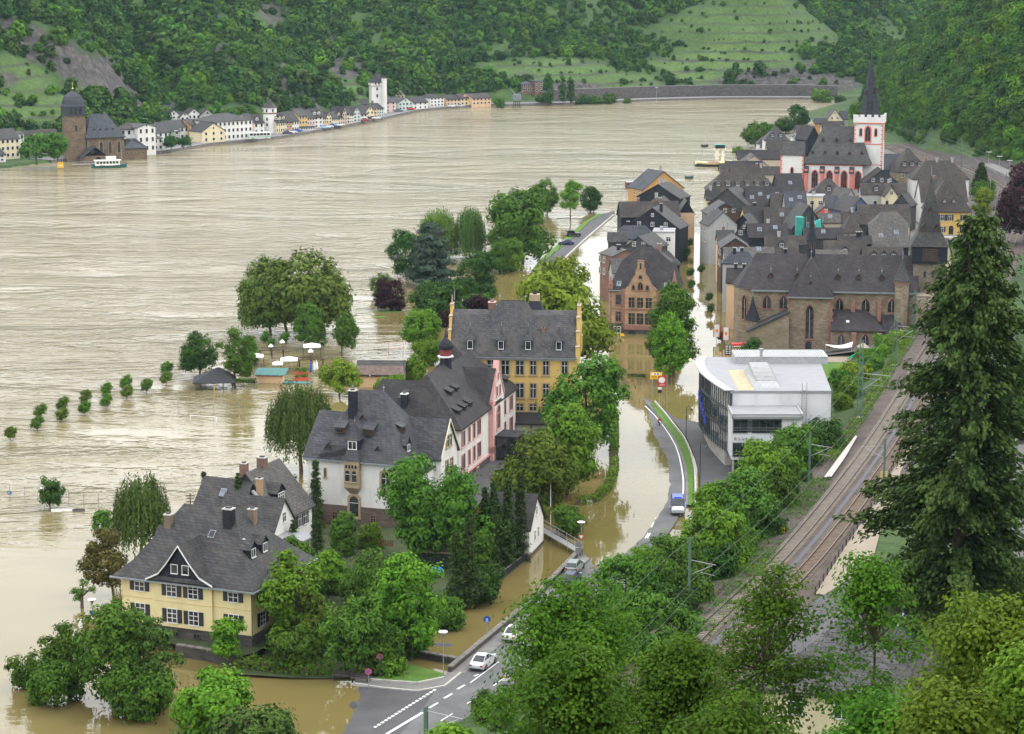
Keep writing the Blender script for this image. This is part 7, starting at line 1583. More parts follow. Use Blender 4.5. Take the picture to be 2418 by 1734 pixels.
# ------------------------------------------------------------------ the big sequoia
def sequoia():
 Y = 178.0; base = Vector((36.6,Y,0)); base.z = h1(h_near,base.x,Y) - 0.3; fw = Y * CP + (H - base.z) * SP; s = F / fw; xt = Q(*base)[0]; top = DP(2318,502,Y).z; Hc = top - base.z; t = thing('sequoia_tree','tall dark sequoia with drooping branches towering beside railway','tree',base); rng = np.random.default_rng(77)
 prof = [(0.0,8.0),(0.15,8.2),(0.3,7.4),(0.45,7.0),(0.6,5.6),(0.72,4.5),(0.82,3.7),(0.9,3.0),(0.96,1.7),(1.0,0.4)]; nb = 210; bz = np.sort(rng.uniform(0.02,0.99,nb)); ba = np.arange(nb) * 2.399 + rng.uniform(0,0.7,nb); bl = np.interp(bz,[p[0] for p in prof],[p[1] for p in prof]) * rng.uniform(0.5,1.2,nb)
 cs,ns,ts,axs = [],[],[],[]; wood = MB().mat(BARK)
 for i in range(nb):
  d = np.array([math.cos(ba[i]),math.sin(ba[i]),0.0]); L_ = bl[i]; z = bz[i] * Hc; n = int(52 + 70 * L_)
  f = rng.uniform(0.12,1.0,n) ** 0.65; drop = -0.42 * L_ * f ** 1.3 + 0.30 * L_ * np.maximum(f - 0.72,0); ctr = d * (L_ * f)[:,None] + np.array([0,0,z]) + np.stack([0 * f,0 * f,drop],1)
  tuft = rng.integers(0,6,n); to = rng.normal(size=(6,3)) * 0.6 * np.array([1,1,0.7]); c = ctr + to[tuft] * (0.3 + 0.7 * f)[:,None] + rng.normal(size=(n,3)) * 0.22
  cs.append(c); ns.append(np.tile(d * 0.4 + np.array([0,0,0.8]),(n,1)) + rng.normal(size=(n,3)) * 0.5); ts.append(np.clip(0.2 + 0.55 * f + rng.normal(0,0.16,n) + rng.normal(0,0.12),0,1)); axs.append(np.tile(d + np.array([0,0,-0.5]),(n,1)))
  if i % 2 == 0: wood.tube((0,0,z),d * L_ * 0.6 + np.array([0,0,z - 0.2 * L_]),0.09,0.04,4)
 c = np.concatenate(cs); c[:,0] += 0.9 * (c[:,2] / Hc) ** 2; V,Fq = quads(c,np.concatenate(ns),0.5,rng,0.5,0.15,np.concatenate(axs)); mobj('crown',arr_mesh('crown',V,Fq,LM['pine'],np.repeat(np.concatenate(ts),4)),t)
 for k in range(8): wood.tube((0,0,Hc * k / 8 - (1 if k == 0 else 0)),(0,0,Hc * (k + 1) / 8),0.75 * (1 - k / 8.5),0.75 * (1 - (k + 1) / 8.5),8)
 mobj('trunk',wood.mesh('trunk'),t)
sequoia()
# ------------------------------------------------------------------ foreground trees on the castle slope
def fore(label,x0,x1,ytop,Y,mat,size,dens,seed,kind='loose',hgt=None,xt=None):
 rng = np.random.default_rng(seed); a = DP(x0,ytop,Y); b = DP(x1,ytop,Y); W = b.x - a.x; xc = (a.x + b.x) / 2; zt = a.z; ground = h1(h_near,xc,Y); Hc = hgt or min(W * 1.5,zt - ground - 1.0); t = thing('foreground_tree',label,'tree',(xc,Y,ground - 0.3)); z0 = zt - Hc - ground; cs,ns,ts = [],[],[]; wood = MB().mat(BARK)
 tr = [Vector((0,0,-0.5))]; Ht = zt - ground
 for k in range(1,7): tr.append(Vector((rng.normal(0,0.25),rng.normal(0,0.25),Ht * 0.9 * k / 6)))
 r0 = 0.028 * W + 0.06
 for k in range(6): wood.tube(tr[k],tr[k + 1],r0 * (1 - k / 7),r0 * (1 - (k + 1) / 7),7)
 nbr = int((32 + W * 7.5) * (0.62 if dens < 60 else 1))
 for i in range(nbr):
  f = rng.uniform(0.0,1.0) ** 0.85; z = z0 + Hc * (0.03 + 0.95 * f); env = W / 2 * (1.0 - max(0,f - 0.35) ** 1.5 * 1.35) * (0.75 + 0.5 * min(1,f * 3) * 0.5); an = rng.uniform(0,6.28); L_ = env * rng.uniform(0.5,1.08); k = min(5,max(0,int((z - L_ * 0.45) / (Ht * 0.9) * 6))); st = tr[k].lerp(tr[min(6,k + 1)],0.5); e = Vector((math.cos(an) * L_,math.sin(an) * L_,z)); mid = st.lerp(e,0.55) + Vector((0,0,-0.06 * L_)); wood.tube(st,mid,r0 * 0.3,r0 * 0.17,5); wood.tube(mid,e,r0 * 0.17,0.012,4)
  for q in range(4):
   g = mid.lerp(e,rng.uniform(0.2,1.08)); cc = np.array(g[:]) + rng.normal(size=3) * np.array([0.5,0.5,0.28]) * (0.35 + 0.06 * W); n = int(dens * rng.uniform(0.6,1.4)); rad = rng.uniform(0.42,0.8) * (0.7 + 0.05 * W); o = rng.normal(size=(n,3)) * rad * np.array([0.62,0.62,0.24]); o[:,2] -= 0.16 * (o[:,0] ** 2 + o[:,1] ** 2) / rad
   cs.append(cc + o); ns.append(np.array([0,0,0.8]) + o / rad * 0.75 + rng.normal(size=(n,3)) * 0.34); ts.append(np.clip(rng.normal(0.5,0.15) + rng.normal(0,0.13,n),0,1))
 c = np.concatenate(cs); V,Fq = quads(c,np.concatenate(ns),size,rng,0.72,0.1); mobj('crown',arr_mesh('crown',V,Fq,LM[mat],np.repeat(np.concatenate(ts),4)),t); mobj('trunk',wood.mesh('trunk'),t)
FORE = [('left foreground maple with lobed crown above the main road',1150,1560,1345,84,'maple',0.165,120,1),('foreground maple at bottom edge over the road',1190,1500,1480,72,'maple',0.16,120,2),('foreground maple below the railway',1470,1760,1475,80,'maple',0.16,115,3),('slender young maple before railway and slate roof',1690,1960,1310,76,'maple',0.15,58,4),('thin-stemmed young maple before slate roof',1930,2200,1290,74,'maple',0.15,52,5),
  ('yellow-green walnut at the lower right corner',2160,2520,1395,66,'wild',0.165,120,6),('bright young tree at right beside slate roof',2230,2360,1395,100,'mid',0.2,80,7),('low foreground tree at lower right',1900,2260,1600,60,'maple',0.15,100,8),('bushy foreground tree at bottom middle',1560,1900,1610,64,'maple',0.15,105,9),('small bright treetop beside green mast at the lower edge',990,1130,1695,96,'bright',0.24,60,10),('walnut crown at the far right edge',2330,2620,1480,58,'wild',0.16,110,12),('maple crown filling bottom right',2080,2420,1560,56,'wild',0.15,100,13)]
for r in FORE: fore(*r)
# ------------------------------------------------------------------ woods on the hillsides
def proto(name,kinds,mat,size,n,leafcap):
 c = bpy.data.collections.new(name)
 for k in range(n):
  rng = np.random.default_rng(900 + k + len(name)); me = crown_mesh(layout(kinds[k % len(kinds)],1.0,1.0 if kinds[k % len(kinds)] != 'tall' else 1.3,rng),size,mat[k % len(mat)],rng,cover=1.8,clump=0.15,cap=leafcap,nu=1.3,nr=0.18); o = bpy.data.objects.new('wood_tree',me); c.objects.link(o)
 return c
def scatter(name,pts,sc,coll,label):
 me = bpy.data.meshes.new(name); me.vertices.add(len(pts)); me.vertices.foreach_set('co',np.asarray(pts,np.float32).ravel()); at = me.attributes.new('sc','FLOAT','POINT'); at.data.foreach_set('value',np.asarray(sc,np.float32)); o = mobj(name,me); setp(o,label,'wood',kind='stuff')
 g = bpy.data.node_groups.new(name,'GeometryNodeTree'); g.interface.new_socket('Geometry',in_out='INPUT',socket_type='NodeSocketGeometry'); g.interface.new_socket('Geometry',in_out='OUTPUT',socket_type='NodeSocketGeometry'); n = g.nodes
 gi = n.new('NodeGroupInput'); go = n.new('NodeGroupOutput'); ip = n.new('GeometryNodeInstanceOnPoints'); ci = n.new('GeometryNodeCollectionInfo'); ci.inputs[0].default_value = coll; ci.inputs['Separate Children'].default_value = True; ci.inputs['Reset Children'].default_value = True
 na = n.new('GeometryNodeInputNamedAttribute'); na.data_type = 'FLOAT'; na.inputs[0].default_value = 'sc'; rv = n.new('FunctionNodeRandomValue'); rv.data_type = 'FLOAT_VECTOR'; rv.inputs[0].default_value = (-0.12,-0.12,0); rv.inputs[1].default_value = (0.12,0.12,6.28); ip.inputs['Pick Instance'].default_value = True
 m2p = n.new('GeometryNodeMeshToPoints'); g.links.new(gi.outputs[0],m2p.inputs[0]); g.links.new(m2p.outputs[0],ip.inputs['Points']); g.links.new(ci.outputs[0],ip.inputs['Instance']); g.links.new(rv.outputs[0],ip.inputs['Rotation']); g.links.new(na.outputs[0],ip.inputs['Scale']); g.links.new(ip.outputs[0],go.inputs[0]); md = o.modifiers.new('scatter','NODES'); md.node_group = g
PF = proto('far_wood_kinds',['round','bush','loose','round','tall','bush'],['forest','forest2','mid','forest','dark','bright'],0.15,6,300); PN = proto('near_wood_kinds',['round','tall','round','loose','round'],['forest','dark','mid','forest','bright','mid'],0.075,6,1800)
def inframe(X,Y,Z,mx=180,my=260): u,v = Q(X,Y,Z); return (u > -mx) & (u < 2418 + mx) & (v > -my) & (v < 1734)
def maskval(X,Y,Z,patches):
 a = np.zeros(len(X))
 for c,rx,ry,wt in patches:
  if c is None: continue
  q = ((X - c.x) / rx) ** 2 + ((Z - c.z) / ry) ** 2 + ((Y - c.y) / max(rx,ry * 1.8)) ** 2; a = np.maximum(a,wt * np.clip(1.45 - q,0,1))
 return a
def woods():
 n = 120000; X = NP.uniform(-460,450,n); Y = NP.uniform(800,1480,n); Z = h_far(X,Y); d = sdist(X,Y,SHORE); k = (Z > 4.5) & (d > 26) & inframe(X,Y,Z); X,Y,Z = X[k],Y[k],Z[k]; rk = maskval(X,Y,Z,ROCKS); gr = maskval(X,Y,Z,GRASSP); den = fbm(X / 26 + 9,Y / 26,3)
 row = ((Z + 5 * den) % 4.8) < 1.1; scrub = sstep(-60,40,X); keep = NP.random(len(X)) < np.clip((1 - 0.86 * np.clip(rk * 1.2,0,1)) * np.where(gr > 0.25,np.where(row,0.75,0.06),1) * np.clip(0.40 + 2.0 * (den - 0.34),0.2,0.9),0,1); X,Y,Z = X[keep],Y[keep],Z[keep]
 hd = [(-152,960,26),(-130,985,22)]
 sc = np.clip(NP.lognormal(1.5,0.38,len(X)),1.8,9.5) * np.where(den[keep] > 0.5,1.15,0.8) * (1 - 0.22 * scrub[keep]) * np.where(gr[keep] > 0.25,0.5,1); scatter('far_woods',np.stack([X,Y,Z - 0.25 * sc],1),sc,PF,'shrubs and small trees covering the far hillside')
 n = 14000; X = NP.uniform(-500,900,n); Y = NP.uniform(1480,1760,n); Z = h_ridge(X,Y); k = inframe(X,Y,Z); X,Y,Z = X[k],Y[k],Z[k]; sc = NP.uniform(5,10,len(X)); scatter('distant_woods',np.stack([X,Y,Z - 1],1),sc,PF,'distant woods on the furthest slope')
 n = 40000; X = NP.uniform(20,420,n); Y = NP.uniform(300,1250,n); d = -sdist(X,Y,FOOT); Z = h_near(X,Y); b = 17 + 13 * sstep(520,700,Y) * (1 - sstep(735,800,Y)) - 11 * sstep(780,840,Y); k = (d > b + 1.0) & inframe(X,Y,Z,300,300) & (NP.random(n) < np.where(d < b + 16,1.0,0.5)); X,Y,Z,d,b = X[k],Y[k],Z[k],d[k],b[k]
 sc = NP.uniform(5.5,12.5,len(X)) * np.clip(0.36 + (d - b) / 24,0.36,1); scatter('near_woods',np.stack([X,Y,Z - 0.3 * sc],1),sc,PN,'dense deciduous wood on the hillside behind the station')
 n = 5000; X = NP.uniform(-40,120,n); Y = NP.uniform(20,480,n); Z = h_near(X,Y); d = -sdist(X,Y,FOOT); k = (d > 20) & (NP.random(n) < 0.30) & (np.hypot(X - 30,Y - 146) > 16) & ~((np.abs(X) < 14) & (Y < 60)); u,v = Q(X,Y,Z + 4.0)
 k &= (v > 1650) | ((u > 2130) & (Y > 180)) | (u > 2560); X,Y,Z = X[k],Y[k],Z[k]; sc = NP.uniform(2.0,4.2,len(X)); scatter('slope_scrub',np.stack([X,Y,Z - 0.4],1),sc,PN,'scrub on the castle slope above the railway')
 # undergrowth of the bank between road and rails
 n = 2600; X = NP.uniform(-5,95,n); Y = NP.uniform(205,440,n); d = -sdist(X,Y,FOOT); Z = h_near(X,Y); k = (d < -5.2) & (d > -15) & (Z > 0.1) & (Y < 330); k &= ~((Y > 318) & (X < 50)); X,Y,Z = X[k],Y[k],Z[k]; sc = NP.uniform(1.6,3.2,len(X)); scatter('bank_undergrowth',np.stack([X,Y,Z - 0.3],1),sc,PN,'undergrowth covering the bank below the railway')
woods()
# landmark trees further off
for r in [('tall',1280,1308,172,246,1294,250,'dark','first poplar on the far shore'),('tall',1320,1337,178,246,1328,250,'dark','second poplar on the far shore'),('tall',1338,1357,182,246,1347,250,'dark','third poplar on the far shore'),('bush',1264,1300,218,246,1282,248,'forest','round shore tree at the foot of the poplars'),('bush',1358,1376,231,246,1367,247,'forest','small shore tree right of the poplars'),('bush',1368,1394,221,245,1381,246,'dark','dark shore tree right of the poplars'),
  ('bush',1392,1422,226,245,1407,246,'mid','light shore tree in the middle of the far shore'),('bush',1420,1458,220,244,1438,245,'mid','broad light shore tree on the far shore'),('bush',1474,1488,233,243,1481,244,'mid','lone small shore tree before railway wall'),('bush',1166,1194,230,254,1180,255,'mid','flooded tree left of the river crane'),('round',48,124,316,375,86,384,'mid','left plane tree on the far bank by yellow sign'),('round',106,164,312,375,136,382,'mid','right plane tree on the far bank by domed church'),
  ('bush',386,420,318,346,404,348,'dark','garden tree right of the large white villa'),('bush',418,450,322,345,434,346,'dark','garden tree before white quay house'),('bush',1914,1966,208,240,1940,241,'plane','pale flowering tree at the river bend'),('bush',1970,2000,225,250,1985,252,'dark','dark tree by slender village spire'),('round',1860,1912,246,300,1886,303,'dark','round dark tree on the near river bank'),('round',1825,1882,276,312,1856,315,'dark','bank tree beside round dark tree'),('round',1752,1812,290,345,1785,348,'mid','riverside tree by flagpole before white villa'),('round',1790,1828,290,335,1812,338,'mid','second riverside tree before white villa'),
  ('round',2000,2040,240,300,2020,305,'mid','tree left of white church tower'),('bush',1962,1996,442,500,1978,500,'mid','green tree between roofs under white church'),('bush',1730,1752,348,360,1741,361,'bright','small bright tree by the ferry')]: tree(*r[:9],size=1.0,clump=1.1,zb=2.4 if r[2] < 1500 and r[6] < 400 and r[6] > 340 else 0.0,cap=2500)
for r in [('round',2350,2500,385,560,2420,575,'purple','dark copper beech over the railway',5),('loose',2290,2350,445,540,2320,550,'yellow','yellow-green tree left of copper beech',5),('bush',2290,2350,420,480,2320,485,'mid','bush below station platform',5),('spruce',2290,2340,385,460,2315,465,'pine','station conifer before platform roof',5),('bush',2250,2300,590,670,2272,672,'bright','garden bush right of cream gabled house',4),('bush',2220,2250,580,640,2235,640,'yellow','light garden bush below garage terrace',4),('bush',2280,2330,600,660,2300,662,'mid','garden bush beside railway',4),('bush',2250,2300,560,600,2275,602,'mid','bush under ochre villa',4)]: tree(*r[:9],zb=r[9],size=0.6,clump=0.8,cap=9000)
# ------------------------------------------------------------------ vehicles
TYRE = plain('tyre',(0.015,0.015,0.016),0.8); RIM = plain('rim',(0.4,0.4,0.42),0.35,0.8); TAIL = plain('tail_light',(0.35,0.01,0.01),0.25); HEADL = plain('head_light',(0.7,0.72,0.74),0.15)
def paint(name,col,metal=0.3): return plain(name,col,0.28,metal,0.04)
_wh = {}
def wheel_parts(r,wd):
 k = (r,wd)
 if k not in _wh:
  t = MB().mat(TYRE); n = 16
  for s in range(n):
   a0,a1 = 2 * math.pi * s / n,2 * math.pi * (s + 1) / n
   for r0,y0,r1,y1 in ((r,-wd / 2,r,wd / 2),(r * 0.66,-wd / 2,r,-wd / 2),(r,wd / 2,r * 0.66,wd / 2)): t.face((r0 * math.cos(a0),y0,r0 * math.sin(a0)),(r0 * math.cos(a1),y0,r0 * math.sin(a1)),(r1 * math.cos(a1),y1,r1 * math.sin(a1)),(r1 * math.cos(a0),y1,r1 * math.sin(a0)))
  q = MB().mat(RIM)
  for s in range(10):
   a = 2 * math.pi * s / 10;
   for y in (-wd / 2 + 0.015,wd / 2 - 0.015): q.face((0,y,0),(r * 0.64 * math.cos(a - 0.2),y,r * 0.64 * math.sin(a - 0.2)),(r * 0.64 * math.cos(a + 0.2),y,r * 0.64 * math.sin(a + 0.2)))
  q.mat(TYRE).face(*[(r * 0.66 * math.cos(2 * math.pi * s / 12),0,r * 0.66 * math.sin(2 * math.pi * s / 12)) for s in range(12)]); _wh[k] = (t.mesh('tyre'),q.mesh('rim'))
 return _wh[k]
def car(name,label,loc,ang,col,L_=4.5,W=1.78,hood=0.9,kind='sedan',cat='car',group=None,detail=True,low=None,rc=None):
 """car pointing to +x of its own frame; body lofted from cross sections"""
 t = thing(name,label,cat,loc,ang,group); pm = paint('paint_' + name + '_%d' % len(bpy.data.materials),col); h = L_ / 2
 if kind == 'sedan': sec = [(-h,.38,.62,.74),(-h + .08,.24,.84,.84),(-h + .8,.2,.95,.88),(-.2,.18,.95,.89),(.75,.18,.93,.89),(h - .7,.2,.84,.87),(h - .12,.24,.70,.80),(h,.34,.56,.66)]; cab = [(-h + .55,.94,.70),(-h + 1.35,1.42,.60),(-.05,1.46,.61),(.95,.92,.72)]
 elif kind == 'estate': sec = [(-h,.36,.8,.78),(-h + .1,.22,.95,.86),(-.2,.18,.98,.89),(.75,.18,.95,.89),(h - .7,.2,.88,.87),(h - .12,.24,.72,.8),(h,.34,.56,.66)]; cab = [(-h + .12,.95,.72),(-h + .5,1.46,.62),(.0,1.5,.62),(.95,.94,.74)]
 elif kind == 'van': sec = [(-h,.3,1.0,.86),(-h + .08,.22,1.05,.94),(.3,.2,1.06,.95),(h - 1.0,.2,1.04,.94),(h - .25,.24,.95,.9),(h,.34,.72,.78)]; cab = [(-h + .04,1.05,.86),(-h + .18,1.92,.76),(h - 1.7,1.95,.77),(h - .75,1.02,.86)]
 else: sec = [(-h,.4,.95,.78),(-h + .06,.35,1.0,.8),(.4,.35,1.02,.82),(h - .1,.38,1.0,.8),(h,.45,.9,.74)]; cab = [(-h + .2,1.0,.7),(-h + .3,1.65,.66),(.1,1.66,.66),(.35,1.02,.7)]
 W2 = W / 1.78; b = MB().mat(pm); b.sm = False; rings = []
 for x,z0,z1,w_ in sec: w_ *= W2; rings.append([(x,-w_ * .94,z0),(x,-w_,(z0 + z1) / 2),(x,-w_ * .9,z1),(x,-w_ * .5,z1 + .035),(x,w_ * .5,z1 + .035),(x,w_ * .9,z1),(x,w_,(z0 + z1) / 2),(x,w_ * .94,z0)])
 for p,q in zip(rings,rings[1:]):
  for k in range(8): j = (k + 1) % 8; b.face(p[k],p[j],q[j],q[k])
 b.face(*reversed(rings[0])); b.face(*rings[-1])
 if low: b.mat(paint('paint_low_%d' % len(bpy.data.materials),low)); [b.box(-h + .3,h - .6,s * .955 * W2 - .01,s * .955 * W2 + .01,.35,.9) for s in (-1,1)]
 b.build('body',t); g = MB().mat(GLASS); rf = MB().mat(rc or pm)
 (xa,za,wa),(xb,zb,wb),(xc,zc,wc),(xd,zd,wd) = [(x,z,w_ * W2) for x,z,w_ in cab]
 g.face((xa,wa,za),(xa,-wa,za),(xb,-wb,zb),(xb,wb,zb)); g.face((xd,-wd,zd),(xd,wd,zd),(xc,wc,zc),(xc,-wc,zc))
 for s in (-1,1):
  q = [(xa,s * wa,za),(xd,s * wd,zd),(xc,s * wc,zc),(xb,s * wb,zb)]; g.face(*(q if s < 0 else q[::-1]))
  for f in (0.36,0.66): x = xa + (xd - xa) * f; zt = 1.0; rf.hexa([(x - .04,s * (wa + .01) - .012,za),(x + .04,s * (wa + .01) - .012,za),(x + .04,s * (wa + .01) + .012,za),(x - .04,s * (wa + .01) + .012,za),(x - .04,s * (wb + .02) - .012,zb),(x + .04,s * (wb + .02) - .012,zb),(x + .04,s * (wb + .02) + .012,zb),(x - .04,s * (wb + .02) + .012,zb)])
  for (x0,z0,w0),(x1,z1,w1) in (((xa,za,wa),(xb,zb,wb)),((xd,zd,wd),(xc,zc,wc))): rf.tube((x0,s * w0,z0),(x1,s * w1,z1),.045,n=4)
 rf.hexa([(xb,-wb,zb - .01),(xc,-wc,zc - .01),(xc,wc,zc - .01),(xb,wb,zb - .01),(xb + .06,-wb * .93,zb + .05),(xc - .06,-wc * .93,zc + .05),(xc - .06,wc * .93,zc + .05),(xb + .06,wb * .93,zb + .05)])
 g.build('windows',t); rf.build('roof',t); rr = .33 if kind != 'jeep' else .4; tm,rm_ = wheel_parts(rr,.22)
 for x in (-h + .85,h - .85):
  for s in (-1,1): wq = mobj('wheel',tm,t,(x,s * (.80 * W2),rr)); mobj('rim',rm_,wq)
 if detail:
  for s in (-1,1):
   MB().mat(TAIL).box(-h - .015,-h + .1,s * .62 * W2 - .16,s * .62 * W2 + .16,sec[0][2] - .06,sec[0][2] + .1).build('tail_light',t); MB().mat(HEADL).box(h - .2,h - .02,s * .58 * W2 - .16,s * .58 * W2 + .16,.6,.74).build('headlight',t); MB().mat(pm).box(xd - .25,xd - .08,s * (wd + .14) - .1,s * (wd + .14) + .1,.95,1.08).build('mirror',t)
  MB().mat(M_WFR).box(-h - .03,-h + .02,-.26,.26,.5,.61).build('number_plate',t); MB().mat(BLACKM).box(-h + .02,-h + .2,-.8 * W2,.8 * W2,.2,.36).box(h - .25,h - .06,-.7 * W2,.7 * W2,.22,.36).build('bumper',t)
 return t
rdir = P(1247,1437,.25) - P(1051,1595,.25); RA = math.atan2(rdir.y,rdir.x)
car('silver_sedan','silver sedan parked by stone wall at the lawn corner',P(1141,1572,.27),RA,(0.62,0.63,0.65)); car('pale_coupe','pale silver car half hidden behind foreground maple',P(1216,1505,.27),RA,(0.6,0.6,0.6)); car('dark_estate','dark blue estate car parked at the wall end',P(1350,1376,.27),RA + 0.1,(0.03,0.04,0.09),kind='estate'); car('grey_estate','grey-green estate car parked at the water edge',P(1357,1348,.27),RA + 0.1,(0.22,0.27,0.25),kind='estate')
pv = car('police_van','blue and white van with blue roof light facing down the half-flooded road',P(1600,1207,.25),-math.pi / 2 - 0.05,(0.5,0.52,0.56),4.9,1.9,kind='van',cat='van',low=(0.03,0.07,0.3),rc=paint('police_blue',(0.03,0.07,0.3))); MB().mat(plain('blue_light',(0.02,0.1,0.7),0.2)).box(0.2,0.45,-0.5,0.5,2.0,2.12).build('light_bar',pv); MB().mat(M_WFR).hexa([(1.75,-.72,1.06),(2.38,-.68,.8),(2.38,.68,.8),(1.75,.72,1.06),(1.75,-.72,1.1),(2.38,-.68,.84),(2.38,.68,.84),(1.75,.72,1.1)]).build('white_bonnet',pv); MB().mat(plain('badge_yellow',(0.7,0.5,0.1))).hexa([(2.0,-.14,1.02),(2.25,-.14,.9),(2.25,.14,.9),(2.0,.14,1.02),(2.0,-.14,1.04),(2.25,-.14,.93),(2.25,.14,.93),(2.0,.14,1.04)]).build('badge',pv)
car('navy_car','navy hatchback standing across the dry riverside road',P(1336,578,.25),math.pi + 0.1,(0.02,0.03,0.09),4.2); car('black_jeep','black open jeep on the dry riverside road',P(1354,559,.25),0.15,(0.012,0.012,0.016),3.9,1.75,kind='jeep')
QC = [(679,317,(.03,.03,.04),'dark'),(690,315,(.6,.6,.6),'white'),(703,312,(.04,.08,.3),'blue'),(766,304,(.3,.45,.6),'light blue'),(776,302,(.6,.6,.6),'white'),(785,300,(.04,.08,.28),'blue'),(793,299,(.6,.6,.6),'white'),(802,298,(.6,.62,.62),'white'),(863,287,(.25,.03,.03),'dark red'),(879,282,(.03,.03,.04),'dark'),(888,282,(.6,.6,.6),'white'),(941,264,(.1,.1,.12),'dark'),(970,260,(.45,.03,.03),'bright red'),(1069,253,(.6,.6,.6),'white'),(1088,253,(.4,.4,.42),'silver')]
LQ = {679: 'dark car parked near the round tower',690: 'white car between dark and blue cars by the round tower',703: 'blue car parked before white tall-windowed house',766: 'light blue car parked before peach narrow house',776: 'white car parked before curved-gable house',785: 'blue car parked between white cars',793: 'white car parked before low yellow house',802: 'white car parked before rose dormer house',863: 'dark red car before pale yellow gable',879: 'dark car near square tower houses',888: 'white car near square tower houses',941: 'dark car before mint house',970: 'bright red car between mint and white houses',1069: 'white car before peach house at the quay end',1088: 'silver car before cream dormered house'}
for x,y,c,nm in QC: q = P(x,y,1.05); car('quay_car',LQ[x],q,0.3,c,4.3,detail=False,group='cars parked along the far quay')
def bus():
 q = P(588,331,1.05); t = thing('coach','white and green coach parked on the far quay before white hotel','bus',q,0.32); MB().mat(M_WFR).box(0,9,0,2.4,.5,3.0).mat(plain('bus_green',(.05,.3,.2))).box(-.02,9.02,-.02,2.42,1.0,1.3).build('body',t)
 for k in range(6): MB().mat(GLASS).box(.4 + k * 1.4,1.6 + k * 1.4,-.04,0,1.7,2.6).build('window',t)
 tm,rm_ = wheel_parts(.45,.25)
 for x in (1.6,7.2): wq = mobj('wheel',tm,t,(x,.1,.45)); mobj('rim',rm_,wq)
bus()
